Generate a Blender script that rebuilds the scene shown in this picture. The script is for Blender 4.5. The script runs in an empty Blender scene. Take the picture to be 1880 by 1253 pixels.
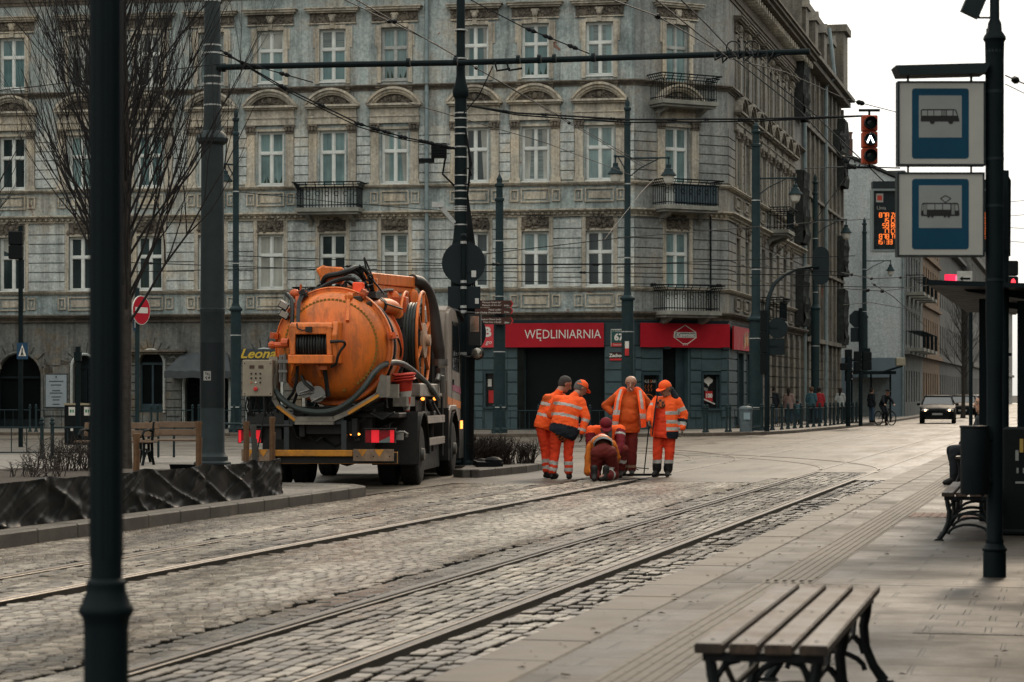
import bpy, bmesh, math, random
from mathutils import Vector, Matrix, noise
R = math.radians
rnd = random.Random(7)
SC = bpy.context.scene
COL = SC.collection
FOC, CX, HV, EYE = 4440.0, 940.0, 724.0, 1.5      # lens in photo pixels, optical column, horizon row, eye height
DV = Vector((0.2301, 0.9732, 0)); NV = Vector((0.9732, -0.2301, 0))   # along the street, to its right
PLAT = 0.14
def P(u, v, Y): return Vector(((u-CX)*Y/FOC, Y, EYE-(v-HV)*Y/FOC))
def G(u, v, z=0.0):
    Y = (EYE-z)*FOC/(v-HV)
    return Vector(((u-CX)*Y/FOC, Y, z))
def ST(s, t, z=0.0): return NV*s + DV*t + Vector((0, 0, z))

# ------------------------------------------------------------------ materials
MATS = {}
def nd(nt, typ, **kw):
    n = nt.nodes.new(typ)
    for k, v in kw.items():
        if k in ('_in',): continue
        setattr(n, k, v)
    return n
def newmat(name):
    m = bpy.data.materials.new(name); m.use_nodes = True
    nt = m.node_tree; b = nt.nodes['Principled BSDF']
    MATS[name] = m
    return m, nt, b
def rampnode(nt, stops):
    r = nt.nodes.new('ShaderNodeValToRGB'); e = r.color_ramp.elements
    while len(e) > 1: e.remove(e[-1])
    e[0].position = stops[0][0]; e[0].color = tuple(stops[0][1])+(1,) if len(stops[0][1]) == 3 else stops[0][1]
    for p, c in stops[1:]:
        x = e.new(p); x.color = tuple(c)+(1,) if len(c) == 3 else c
    return r
def noisen(nt, vec, scale, detail=4, rough=.6, dist=0.0):
    n = nt.nodes.new('ShaderNodeTexNoise'); n.inputs['Scale'].default_value = scale
    n.inputs['Detail'].default_value = detail; n.inputs['Roughness'].default_value = rough; n.inputs['Distortion'].default_value = dist
    if vec is not None: nt.links.new(vec, n.inputs['Vector'])
    return n
def mixc(nt, fac, a, b, mode='MIX'):
    m = nt.nodes.new('ShaderNodeMix'); m.data_type = 'RGBA'; m.blend_type = mode
    if isinstance(fac, (int, float)): m.inputs[0].default_value = fac
    else: nt.links.new(fac, m.inputs[0])
    for i, x in ((6, a), (7, b)):
        if isinstance(x, (tuple, list)): m.inputs[i].default_value = tuple(x)[:3]+(1,)
        else: nt.links.new(x, m.inputs[i])
    return m.outputs[2]
def mathn(nt, op, a, b=None, clamp=False):
    m = nt.nodes.new('ShaderNodeMath'); m.operation = op; m.use_clamp = clamp
    for i, x in ((0, a), (1, b)):
        if x is None: continue
        if isinstance(x, (int, float)): m.inputs[i].default_value = x
        else: nt.links.new(x, m.inputs[i])
    return m.outputs[0]
def mapping(nt, scale=(1, 1, 1), rot=(0, 0, 0), coord='Object'):
    tc = nt.nodes.new('ShaderNodeTexCoord'); mp = nt.nodes.new('ShaderNodeMapping')
    mp.inputs['Scale'].default_value = scale; mp.inputs['Rotation'].default_value = rot
    nt.links.new(tc.outputs[coord], mp.inputs['Vector'])
    return mp.outputs[0]
def bumpn(nt, b, h, strength=.3, dist=.01):
    n = nt.nodes.new('ShaderNodeBump'); n.inputs['Strength'].default_value = strength; n.inputs['Distance'].default_value = dist
    nt.links.new(h, n.inputs['Height']); nt.links.new(n.outputs[0], b.inputs['Normal'])
def M(name, col=(.5, .5, .5), rough=.6, metal=0.0, var=.25, scale=6, bump=0.0, bscale=30, coat=0.0, spec=.22, emit=None, es=0.0, dirt=0.0, dirtcol=(.05, .045, .04)):
    if name in MATS: return MATS[name]
    m, nt, b = newmat(name)
    v = mapping(nt)
    n = noisen(nt, v, scale, 5, .65)
    lo = tuple(c*(1-var) for c in col); hi = tuple(min(1, c*(1+var*.7)) for c in col)
    r = rampnode(nt, [(.3, lo), (.7, hi)]); nt.links.new(n.outputs[0], r.inputs[0])
    c = r.outputs[0]
    if dirt > 0:
        n2 = noisen(nt, v, scale*.45, 8, .75)
        r2 = rampnode(nt, [(.5-.2*dirt, (0, 0, 0)), (.75-.2*dirt, (1, 1, 1))]); nt.links.new(n2.outputs[0], r2.inputs[0])
        c = mixc(nt, mathn(nt, 'MULTIPLY', r2.outputs[0], min(1, dirt)), c, dirtcol)
    nt.links.new(c, b.inputs['Base Color'])
    rr = rampnode(nt, [(.25, (max(0, rough-.12),)*3), (.75, (min(1, rough+.12),)*3)]); nt.links.new(n.outputs[0], rr.inputs[0])
    nt.links.new(rr.outputs[0], b.inputs['Roughness'])
    b.inputs['Metallic'].default_value = metal; b.inputs['Specular IOR Level'].default_value = spec
    b.inputs['Coat Weight'].default_value = coat
    if bump > 0:
        n3 = noisen(nt, v, bscale, 6, .6); bumpn(nt, b, n3.outputs[0], bump, .01)
    if emit: b.inputs['Emission Color'].default_value = tuple(emit)+(1,); b.inputs['Emission Strength'].default_value = es
    return m

# ------------------------------------------------------------------ mesh builder
class MB:
    def __init__(s, M=None): s.v = []; s.f = []; s.m = []; s.M = M or Matrix(); s.mi = 0
    def add(s, vs, fs, mi=None):
        o = len(s.v); Mx = s.M; flip = Mx.to_3x3().determinant() < 0
        s.v += [Mx @ Vector(p) for p in vs]
        for f in fs:
            g = [i+o for i in f]
            s.f.append(g[::-1] if flip else g)
            s.m.append(s.mi if mi is None else mi)
    def bx(s, x0, x1, y0, y1, z0, z1, mi=None):
        s.add([(x0,y0,z0),(x1,y0,z0),(x1,y1,z0),(x0,y1,z0),(x0,y0,z1),(x1,y0,z1),(x1,y1,z1),(x0,y1,z1)],
              [(0,3,2,1),(4,5,6,7),(0,1,5,4),(1,2,6,5),(2,3,7,6),(3,0,4,7)], mi)
    def box(s, c, sz, rot=(0, 0, 0), mi=None):
        from mathutils import Euler
        Rm = Euler(rot).to_matrix(); c = Vector(c)
        vs = []
        for z in (-.5, .5):
            for x, y in ((-.5,-.5),(.5,-.5),(.5,.5),(-.5,.5)):
                vs.append(c + Rm @ Vector((x*sz[0], y*sz[1], z*sz[2])))
        s.add(vs, [(0,3,2,1),(4,5,6,7),(0,1,5,4),(1,2,6,5),(2,3,7,6),(3,0,4,7)], mi)
    def beam(s, p, q, w, h, up=(0, 0, 1), mi=None):
        p, q = Vector(p), Vector(q); d = (q-p).normalized(); up = Vector(up)
        x = d.cross(up)
        if x.length < 1e-4: x = d.cross(Vector((1, 0, 0)))
        x.normalize(); y = x.cross(d)
        vs = [b + x*sx*w/2 + y*sy*h/2 for b in (p, q) for sx, sy in ((-1,-1),(1,-1),(1,1),(-1,1))]
        s.add(vs, [(0,3,2,1),(4,5,6,7),(0,1,5,4),(1,2,6,5),(2,3,7,6),(3,0,4,7)], mi)
    def tube(s, pts, r, n=8, cap=True, closed=False, mi=None):
        pts = [Vector(p) for p in pts]; k = len(pts)
        rs = r if isinstance(r, (list, tuple)) else [r]*k
        vs, fs = [], []
        prev = None
        for i, p in enumerate(pts):
            if closed: d = pts[(i+1) % k]-pts[i-1]
            else: d = pts[min(i+1, k-1)]-pts[max(i-1, 0)]
            d.normalize()
            if prev is None:
                a = Vector((0, 0, 1)) if abs(d.z) < .9 else Vector((1, 0, 0))
                x = d.cross(a).normalized()
            else:
                x = prev - d*prev.dot(d)
                if x.length < 1e-5: x = d.orthogonal()
                x.normalize()
            prev = x; y = d.cross(x)
            for j in range(n):
                t = 2*math.pi*j/n
                vs.append(p + (x*math.cos(t)+y*math.sin(t))*rs[i])
        m = k if closed else k-1
        for i in range(m):
            for j in range(n):
                a = i*n+j; b_ = i*n+(j+1) % n; i2 = ((i+1) % k)*n
                fs.append((a, b_, i2+(j+1) % n, i2+j))
        if cap and not closed:
            fs.append(tuple(range(n))[::-1]); fs.append(tuple((k-1)*n+j for j in range(n)))
        s.add(vs, fs, mi)
    def lathe(s, prof, c=(0, 0, 0), n=20, ax=(0, 0, 1), mi=None, a0=0, a1=None):
        c = Vector(c); ax = Vector(ax).normalized(); x = ax.orthogonal().normalized(); y = ax.cross(x)
        vs, fs = [], []
        full = a1 is None; nn = n if full else n+1; a1 = a1 or 2*math.pi
        for (r, h) in prof:
            for j in range(nn):
                t = a0+(a1-a0)*j/n
                vs.append(c + ax*h + (x*math.cos(t)+y*math.sin(t))*max(r, 1e-4))
        for i in range(len(prof)-1):
            for j in range(n):
                j2 = (j+1) % nn
                fs.append((i*nn+j, i*nn+j2, (i+1)*nn+j2, (i+1)*nn+j))
        if full:
            if prof[0][0] > 1e-3: fs.append(tuple(range(nn))[::-1])
            if prof[-1][0] > 1e-3: fs.append(tuple((len(prof)-1)*nn+j for j in range(nn)))
        s.add(vs, fs, mi)
    def ball(s, c, r, n=10, mi=None):
        rx, ry, rz = (r, r, r) if isinstance(r, (int, float)) else r
        vs, fs = [], []; m = max(4, n//2+1)
        for i in range(m+1):
            ph = math.pi*i/m
            for j in range(n):
                t = 2*math.pi*j/n
                vs.append((c[0]+rx*math.sin(ph)*math.cos(t), c[1]+ry*math.sin(ph)*math.sin(t), c[2]-rz*math.cos(ph)))
        for i in range(m):
            for j in range(n): fs.append((i*n+j, i*n+(j+1) % n, (i+1)*n+(j+1) % n, (i+1)*n+j))
        s.add(vs, fs, mi)
    def extr(s, poly, O, U, V, W, mi=None):
        O, U, V, W = Vector(O), Vector(U), Vector(V), Vector(W); k = len(poly)
        a = [O+U*x+V*y for x, y in poly]; b = [p+W for p in a]
        s.add(a+b, [tuple(range(k))[::-1], tuple(range(k, 2*k))]+[(i, (i+1) % k, k+(i+1) % k, k+i) for i in range(k)], mi)
    def disc(s, c, r, nrm, th=.01, n=24, mi=None):
        s.lathe([(r, -th/2), (r, th/2)], c, n, nrm, mi)
    def quad(s, a, b, c, d, mi=None): s.add([a, b, c, d], [(0, 1, 2, 3)], mi)
    def build(s, name, mats, parent=None, smooth=32, bevel=0, world=False, seg=1):
        me = bpy.data.meshes.new(name)
        me.from_pydata([tuple(p) for p in s.v], [], s.f)
        if not isinstance(mats, (list, tuple)): mats = [mats]
        for mm in mats: me.materials.append(mm)
        if len(mats) > 1: me.polygons.foreach_set('material_index', s.m)
        if bevel > 0:
            bm = bmesh.new(); bm.from_mesh(me)
            bmesh.ops.remove_doubles(bm, verts=bm.verts, dist=1e-5)
            es = [e for e in bm.edges if len(e.link_faces) == 2 and e.calc_face_angle(0) > R(30)]
            bmesh.ops.bevel(bm, geom=es, offset=bevel, segments=seg, affect='EDGES', clamp_overlap=True)
            bm.to_mesh(me); bm.free()
        if smooth:
            me.polygons.foreach_set('use_smooth', [True]*len(me.polygons))
            me.set_sharp_from_angle(angle=R(smooth))
        me.update()
        o = bpy.data.objects.new(name, me); COL.objects.link(o)
        if parent is not None:
            o.parent = parent
            if world:
                r = parent
                while r.parent: r = r.parent
                if parent is r: o.matrix_parent_inverse = Matrix.Translation(-r.location)
        return o
def thing(name, label, cat, loc=(0, 0, 0), rz=0.0, group=None, kind=None):
    o = bpy.data.objects.new(name, None); COL.objects.link(o); o.empty_display_size = .3
    o.location = loc; o.rotation_euler = (0, 0, rz)
    return tag(o, label, cat, group, kind)
def tag(o, label=None, cat=None, group=None, kind=None):
    if label: o['label'] = label
    if cat: o['category'] = cat
    if group: o['group'] = group
    if kind: o['kind'] = kind
    return o
def dup(o, parent=None):
    c = o.copy(); COL.objects.link(c)
    if parent is not None: c.parent = parent
    for ch in [x for x in bpy.data.objects if x.parent == o]: dup(ch, c)
    return c
def text_mb(mb, txt, size, O, U, V, W, mi=None, align='CENTER', bold=0.0, shear=0.0, width=None):
    """lettering as real thin geometry: O is the middle of the text"""
    cu = bpy.data.curves.new('lettering', 'FONT'); cu.body = txt; cu.size = size; cu.align_x = align; cu.align_y = 'CENTER'
    cu.offset = bold; cu.shear = shear; cu.resolution_u = 3
    ob = bpy.data.objects.new('lettering', cu); COL.objects.link(ob)
    dg = bpy.context.evaluated_depsgraph_get(); dg.update()
    me = bpy.data.meshes.new_from_object(ob.evaluated_get(dg))
    O, U, V, W = Vector(O), Vector(U), Vector(V), Vector(W)
    xs = [v.co.x for v in me.vertices]
    k = 1.0
    if width and xs: k = width/(max(xs)-min(xs))
    vs = [O+U*v.co.x*k+V*v.co.y+W for v in me.vertices]
    fs = [tuple(p.vertices) for p in me.polygons]
    mb.add(vs, fs, mi)
    bpy.data.objects.remove(ob); bpy.data.curves.remove(cu); bpy.data.meshes.remove(me)
# ------------------------------------------------------------------ camera, sky, sun
cam = bpy.data.cameras.new('camera'); camo = bpy.data.objects.new('camera', cam); COL.objects.link(camo)
camo.location = (0, 0, EYE); camo.rotation_euler = (R(90), 0, 0)
cam.sensor_width = 36; cam.lens = 36*FOC/1880; cam.shift_y = (HV-626.5)/1880
cam.clip_start = .5; cam.clip_end = 3000
cam.dof.use_dof = True; cam.dof.focus_distance = 46; cam.dof.aperture_fstop = 5.6
SC.camera = camo
SUN_AZ, SUN_EL = 17.0, 30.0          # degrees right of the view axis, above the horizon
w = bpy.data.worlds.new('World'); SC.world = w; w.use_nodes = True
wt = w.node_tree; bg = wt.nodes['Background']
sky = wt.nodes.new('ShaderNodeTexSky'); sky.sky_type = 'NISHITA'; sky.sun_disc = False
sky.sun_elevation = R(SUN_EL); sky.sun_rotation = R(SUN_AZ); sky.air_density = 1.0; sky.dust_density = 4.0; sky.ozone_density = 1.0
hs = wt.nodes.new('ShaderNodeHueSaturation'); hs.inputs['Saturation'].default_value = .35
wt.links.new(sky.outputs[0], hs.inputs['Color'])
tcw = wt.nodes.new('ShaderNodeTexCoord'); sxyz = wt.nodes.new('ShaderNodeSeparateXYZ'); wt.links.new(tcw.outputs['Generated'], sxyz.inputs[0])
gz = mathn(wt, 'ADD', mathn(wt, 'MULTIPLY', mathn(wt, 'MAXIMUM', sxyz.outputs[2], 0.0), 1.7), 1.0)     # an overcast sky is brightest overhead
cn = noisen(wt, tcw.outputs['Generated'], 3.0, 5, .6); cr_ = rampnode(wt, [(.3, (.94, .95, .96)), (.7, (1.03, 1.02, 1.0))]); wt.links.new(cn.outputs[0], cr_.inputs[0])
cl_ = mixc(wt, 1.0, cr_.outputs[0], (7.9, 7.78, 7.25), 'MULTIPLY')
vm = wt.nodes.new('ShaderNodeVectorMath'); vm.operation = 'SCALE'; wt.links.new(cl_, vm.inputs[0]); wt.links.new(gz, vm.inputs['Scale'])
ov = mixc(wt, .82, hs.outputs[0], vm.outputs[0])      # a layer of thin white cloud over the clear sky
wt.links.new(ov, bg.inputs['Color']); bg.inputs['Strength'].default_value = .115
sd = Vector((math.sin(R(SUN_AZ))*math.cos(R(SUN_EL)), math.cos(R(SUN_AZ))*math.cos(R(SUN_EL)), math.sin(R(SUN_EL))))
sl = bpy.data.lights.new('sun', 'SUN'); sl.energy = 1.25; sl.angle = R(12); sl.color = (1, .80, .58)
so = bpy.data.objects.new('sun', sl); COL.objects.link(so); so.location = (0, 20, 60)
so.rotation_euler = (-sd).to_track_quat('-Z', 'Y').to_euler()
SC.view_settings.view_transform = 'Standard'; SC.view_settings.look = 'None'
SC.view_settings.exposure = 0.0; SC.view_settings.gamma = 1
SC.cycles.max_bounces = 5; SC.cycles.diffuse_bounces = 3; SC.cycles.glossy_bounces = 3; SC.cycles.transmission_bounces = 4
SC.cycles.transparent_max_bounces = 6; SC.cycles.caustics_reflective = False; SC.cycles.caustics_refractive = False
SC.cycles.sample_clamp_indirect = 4; SC.cycles.use_denoising = True

# ------------------------------------------------------------------ ground materials (street coordinates: x across, y along)
STREET = math.atan2(-0.2301, 0.9732)     # rotation that turns local x,y into NV,DV
def road_mat():
    m, nt, b = newmat('road_asphalt')
    v = mapping(nt)
    vs = mapping(nt, (1, .13, 1))
    n1 = noisen(nt, vs, 1.1, 7, .7, .6); n2 = noisen(nt, v, .35, 6, .7); n3 = noisen(nt, v, 45, 3, .6)
    r1 = rampnode(nt, [(.3, (.022, .018, .0145)), (.5, (.055, .046, .036)), (.68, (.11, .093, .073))]); nt.links.new(n1.outputs[0], r1.inputs[0])
    r2 = rampnode(nt, [(.42, (0, 0, 0)), (.66, (1, 1, 1))]); nt.links.new(n2.outputs[0], r2.inputs[0])
    c = mixc(nt, mathn(nt, 'MULTIPLY', r2.outputs[0], .7), r1.outputs[0], (.17, .142, .108))
    vo = nt.nodes.new('ShaderNodeTexVoronoi'); vo.feature = 'DISTANCE_TO_EDGE'; vo.inputs['Scale'].default_value = .22
    nw = noisen(nt, v, 1.6, 4, .6); wv = nt.nodes.new('ShaderNodeMix'); wv.data_type = 'VECTOR'; wv.inputs[0].default_value = .75
    nt.links.new(v, wv.inputs[4]); nt.links.new(nw.outputs['Color'], wv.inputs[5]); nt.links.new(wv.outputs[1], vo.inputs['Vector'])
    cr = rampnode(nt, [(.003, (1, 1, 1)), (.012, (0, 0, 0))]); nt.links.new(vo.outputs['Distance'], cr.inputs[0])
    c = mixc(nt, mathn(nt, 'MULTIPLY', cr.outputs[0], .4), c, (.05, .045, .04))
    sp = rampnode(nt, [(.35, (.75,)*3), (.65, (1.15,)*3)]); nt.links.new(n3.outputs[0], sp.inputs[0])
    c = mixc(nt, 1.0, c, sp.outputs[0], 'MULTIPLY')
    nt.links.new(c, b.inputs['Base Color'])
    b.inputs['Specular IOR Level'].default_value = .3; rr = rampnode(nt, [(.36, (.34,)*3), (.62, (.62,)*3)]); nt.links.new(n1.outputs[0], rr.inputs[0]); nt.links.new(rr.outputs[0], b.inputs['Roughness'])
    bumpn(nt, b, n3.outputs[0], .35, .008)
    return m
def sett_mat(name, k=1.0):
    m, nt, b = newmat(name)
    v = mapping(nt); vs = mapping(nt, (1, .16, 1))
    ge = nt.nodes.new('ShaderNodeNewGeometry')
    r0 = rampnode(nt, [(0, (.07*k, .059*k, .046*k)), (.5, (.13*k, .112*k, .089*k)), (1, (.21*k, .183*k, .149*k))]); nt.links.new(ge.outputs['Random Per Island'], r0.inputs[0])
    n1 = noisen(nt, vs, 1.0, 6, .7, .5); n2 = noisen(nt, v, 55, 4, .6)
    r1 = rampnode(nt, [(.36, (.20, .18, .165)), (.46, (.62, .58, .54)), (.56, (1, 1, 1)), (.7, (1.35, 1.3, 1.22))]); nt.links.new(n1.outputs[0], r1.inputs[0])  # dark repaired patches; the bright ones paint road sheen into the colour
    c = mixc(nt, 1.0, r0.outputs[0], r1.outputs[0], 'MULTIPLY')
    r2 = rampnode(nt, [(.3, (.75,)*3), (.7, (1.15,)*3)]); nt.links.new(n2.outputs[0], r2.inputs[0])
    c = mixc(nt, 1.0, c, r2.outputs[0], 'MULTIPLY')
    nt.links.new(c, b.inputs['Base Color'])
    n4 = noisen(nt, vs, .7, 5, .7)
    b.inputs['Specular IOR Level'].default_value = .5; rr = rampnode(nt, [(.40, (.20,)*3), (.58, (.40,)*3)]); nt.links.new(n4.outputs[0], rr.inputs[0]); nt.links.new(rr.outputs[0], b.inputs['Roughness'])
    bumpn(nt, b, n2.outputs[0], .18, .005)
    return m
def paver_mat(name, bw, bh, cols, mortar=.008, rough=.6, off=.5, dirt=True, bump=.5):
    m, nt, b = newmat(name)
    v = mapping(nt)
    br = nt.nodes.new('ShaderNodeTexBrick'); br.offset = off
    br.inputs['Scale'].default_value = 1; br.inputs['Brick Width'].default_value = bw; br.inputs['Row Height'].default_value = bh
    br.inputs['Mortar Size'].default_value = mortar; br.inputs['Mortar Smooth'].default_value = .3; br.inputs['Bias'].default_value = 0
    br.inputs['Color1'].default_value = cols[0]+(1,); br.inputs['Color2'].default_value = cols[1]+(1,); br.inputs['Mortar'].default_value = (.03, .027, .024, 1)
    nw = noisen(nt, v, 2.2, 3, .5); wv = nt.nodes.new('ShaderNodeMix'); wv.data_type = 'VECTOR'; wv.inputs[0].default_value = .022
    nt.links.new(v, wv.inputs[4]); nt.links.new(nw.outputs['Color'], wv.inputs[5]); nt.links.new(wv.outputs[1], br.inputs['Vector'])
    n1 = noisen(nt, v, 1.0, 7, .7); n2 = noisen(nt, v, 60, 4, .65); n3 = noisen(nt, v, 7, 6, .7)
    r1 = rampnode(nt, [(.32, (.40, .39, .38)), (.5, (.95, .95, .95)), (.72, (1.25, 1.22, 1.18))]); nt.links.new(n1.outputs[0], r1.inputs[0])
    c = mixc(nt, 1.0, br.outputs['Color'], r1.outputs[0], 'MULTIPLY')
    r2 = rampnode(nt, [(.3, (.72,)*3), (.7, (1.2,)*3)]); nt.links.new(n2.outputs[0], r2.inputs[0])
    c = mixc(nt, 1.0, c, r2.outputs[0], 'MULTIPLY')
    r3 = rampnode(nt, [(.62, (0, 0, 0)), (.74, (1, 1, 1))]); nt.links.new(n3.outputs[0], r3.inputs[0])
    c = mixc(nt, mathn(nt, 'MULTIPLY', r3.outputs[0], .45), c, (.06, .053, .046))
    nt.links.new(c, b.inputs['Base Color']); b.inputs['Specular IOR Level'].default_value = .28
    rr = rampnode(nt, [(.35, (rough-.14,)*3), (.65, (rough+.12,)*3)]); nt.links.new(n1.outputs[0], rr.inputs[0]); nt.links.new(rr.outputs[0], b.inputs['Roughness'])
    h = mathn(nt, 'ADD', mathn(nt, 'MULTIPLY', br.outputs['Fac'], -1.0), mathn(nt, 'MULTIPLY', n2.outputs[0], .35))
    bumpn(nt, b, h, bump, .012)
    return m
m_road = road_mat()
m_sett = sett_mat('granite_setts', 1.6); m_sett2 = sett_mat('worn_small_setts', 2.1)
m_slab = paver_mat('platform_slabs', .8, .4, ((.036, .030, .0235), (.066, .055, .043)), .012, bump=.9)
m_block = paver_mat('platform_blocks', .34, .36, ((.022, .019, .016), (.048, .042, .035)), .02, bump=.9)  # darker base tone carries the shade of the platform's right side
m_walk = paver_mat('far_pavement_slabs', .5, .5, ((.125, .112, .095), (.165, .15, .128)), .008)
m_kerb = M('kerb_granite', (.115, .095, .073), .6, var=.3, scale=3, bump=.3, bscale=60, dirt=.5)
m_kerbd = M('kerb_concrete', (.105, .094, .08), .7, var=.35, scale=4, bump=.35, bscale=50, dirt=.7)
m_dirt = M('joint_dirt', (.022, .019, .016), .9, var=.4, scale=8, bump=.5, bscale=80)
m_rail = M('rail_steel', (.11, .094, .076), .42, metal=.8, var=.35, scale=9)
m_groove = M('rail_groove', (.02, .018, .016), .7)
m_tact = M('tactile_concrete', (.11, .092, .070), .65, var=.3, scale=9, bump=.3, bscale=60, dirt=.5)
m_tactr = M('tactile_red', (.20, .105, .075), .7, var=.3, scale=9, dirt=.6)

def street_obj(mb, name, mat, kind='structure', label=None, smooth=0, bevel=0, cat=None):
    o = mb.build(name, mat, smooth=smooth, bevel=bevel)
    o.rotation_euler = (0, 0, STREET)
    return tag(o, label, cat, None, kind)
def sheet(name, poly, z, mat, th=.0):
    mb = MB(); k = len(poly)
    if th: mb.extr([(0, 0)]*0 or [(x, y) for x, y in poly], (0, 0, z-th), (1, 0, 0), (0, 1, 0), (0, 0, th))
    else: mb.add([(x, y, z) for x, y in poly], [tuple(range(k))])
    return street_obj(mb, name, mat)
def toST(p): return (p.x*NV.x+p.y*NV.y, p.x*DV.x+p.y*DV.y)

# ground to the horizon, road slab of the junction, tram bed
gmb = MB(); gmb.add([(-1500, -300, -.045), (1500, -300, -.045), (1500, 2500, -.045), (-1500, 2500, -.045)], [(0, 1, 2, 3)])
street_obj(gmb, 'ground', m_dirt)
T_END = 43.0
rd = MB()
rd.bx(-130, 60, 46.5, 420, -.04, 0.0)
for a_, b_, c_ in ((-10.36, -8.78, 39.5), (-8.78, -7.52, 42), (-7.52, -5.42, 41), (-5.42, -5.0, 43), (-3.98, 14, T_END-.5)): rd.bx(a_, b_, c_, 46.5, -.04, -.0003)
rd.bx(-130, -10.36, 30, 46.5, -.04, -.0005)
street_obj(rd, 'road', m_road)

def stones(mb, s0, s1, t0, t1, ds, dt, rows_along, gap, cut, jz=.006, jx=.008, sink=.03):
    """granite setts one by one; rows run along the street (rows_along) or across it"""
    n = 0
    if rows_along: A0, A1, B0, B1, da, db = s0, s1, t0, t1, ds, dt
    else: A0, A1, B0, B1, da, db = t0, t1, s0, s1, dt, ds
    na = max(1, round((A1-A0)/da)); da = (A1-A0)/na
    for i in range(na):
        a = A0+i*da; b = B0-rnd.random()*db
        wob = rnd.uniform(-.004, .004)
        while b < B1:
            L = db*rnd.uniform(.78, 1.25); b2 = b+L
            if b >= B0-1e-3 and b2 <= B1+1e-3:
                x0, x1, y0, y1 = (a, a+da, b, b2) if rows_along else (b, b2, a, a+da)
                cs, ct = (x0+x1)/2, (y0+y1)/2
                p = NV*cs+DV*ct
                u = CX+p.x*FOC/max(p.y, 1)
                if -500 < u < 2200 and p.y > 9:
                    bulge = .009*noise.noise(Vector((cs*.9, ct*.5, 0)))+(.009 if rows_along else .004)*noise.noise(Vector((cs*2.1, ct*1.3, 3)))
                    z = bulge-.004+rnd.uniform(-jz, jz)
                    gx, gy = (gap/2, gap*.32) if rows_along else (gap*.32, gap/2)
                    j = lambda: rnd.uniform(-jx, jx)
                    X0, X1, Y0, Y1 = x0+gx+j()*.3, x1-gx+j()*.3, y0+gy+j()*.6, y1-gy+j()*.6
                    tk = .02 if rows_along else .010; tx, ty = rnd.uniform(-tk, tk), rnd.uniform(-tk, tk)
                    c = cut*min(X1-X0, Y1-Y0)
                    ring = [(X0+c,Y0),(X1-c,Y0),(X1,Y0+c),(X1,Y1-c),(X1-c,Y1),(X0+c,Y1),(X0,Y1-c),(X0,Y0+c)]
                    ins = .93
                    top = [(cs+(x-cs)*ins, ct+(y-ct)*ins, z+(x-cs)*tx+(y-ct)*ty) for x, y in ring]
                    mid = [(x, y, z-.007+(x-cs)*tx+(y-ct)*ty) for x, y in ring]
                    o = len(mb.v)
                    mb.v += top; mb.v += mid; mb.v += [(x, y, z-sink-.01) for x, y, _ in mid]
                    mb.f.append(tuple(range(o, o+8))); mb.m.append(0)
                    for k in range(8):
                        k2 = (k+1) % 8
                        mb.f.append((o+8+k, o+8+k2, o+k2, o+k)); mb.f.append((o+16+k, o+16+k2, o+8+k2, o+8+k)); mb.m += [0, 1]
                    n += 1
            b = b2
    return n
st = MB()
stones(st, -4.93, -4.02, 8, 46.5, .115, .17, True, .027, .10, sink=.05)
stones(st, -3.80, -3.06, 8, T_END-.5, .12, .16, True, .028, .12, .012, .011, sink=.05)
stones(st, -5.42, -5.15, 8, T_END, .13, .16, True, .014, .12)
street_obj(st, 'tram_lane_setts', [m_sett, m_dirt], kind='stuff', smooth=0)
st = MB()
stones(st, -7.50, -5.42, 10, 41, .108, .112, False, .006, .34, .0015, .002, sink=.05)
stones(st, -8.55, -7.75, 12, 42, .115, .17, True, .018, .14)
stones(st, -10.36, -8.78, 14, 39.5, .108, .112, False, .006, .34, .0015, .002, sink=.05)
street_obj(st, 'carriageway_setts', [m_sett2, m_dirt], kind='stuff', smooth=0)
# a few gaps where setts are gone are left by the random rows; loose mortar patches
# rails: head, groove, lip as one profile swept straight along the street
def rail_profile(path, side, name):
    mb = MB(); prof_head = [(-.03, -.05), (-.03, .004), (-.024, .010), (.026, .010), (.032, .002), (.032, -.05)]
    prof_lip = [(.072, -.05), (.072, .001), (.076, .004), (.092, .004), (.096, .0), (.096, -.05)]
    for prof in (prof_head, prof_lip):
        vs = []; k = len(prof)
        for i, (p, nrm) in enumerate(path):
            for (x, z) in prof: vs.append((p[0]+nrm[0]*x*side, p[1]+nrm[1]*x*side, z))
        fs = []
        for i in range(len(path)-1):
            for j in range(k-1): fs.append((i*k+j, i*k+j+1, (i+1)*k+j+1, (i+1)*k+j))
        mb.add(vs, fs, 0)
    vs = []
    for p, nrm in path:
        for x in (.028, .076): vs.append((p[0]+nrm[0]*x*side, p[1]+nrm[1]*x*side, -.014))
    mb.add(vs, [(2*i, 2*i+1, 2*i+3, 2*i+2) for i in range(len(path)-1)], 1)
    mb.v = [Vector(q) for q in mb.v]
    o = mb.build(name, [m_rail, m_groove], smooth=20)
    o.rotation_euler = (0, 0, STREET); tag(o, None, None, None, 'structure')
    return o
for s, side in ((-5.06, 1), (-3.92, -1), (-8.67, 1), (-7.63, -1)):
    rail_profile([((s, t), (1, 0)) for t in (2, 60, 120, 240)], side, 'tram_rail')
def curve_rail(s, r, side, t0=46.5):
    cx = s-r
    path = []
    for i in range(28):
        a = R(100)*i/27
        path.append(((cx+r*math.cos(a), t0+r*math.sin(a)), (math.cos(a), math.sin(a))))
    rail_profile(path, side, 'tram_rail')
curve_rail(-5.0, 19.0, 1); curve_rail(-3.86, 20.14, -1)
curve_rail(-8.6, 24.0, 1, 52); curve_rail(-7.56, 25.04, -1, 52)

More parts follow.
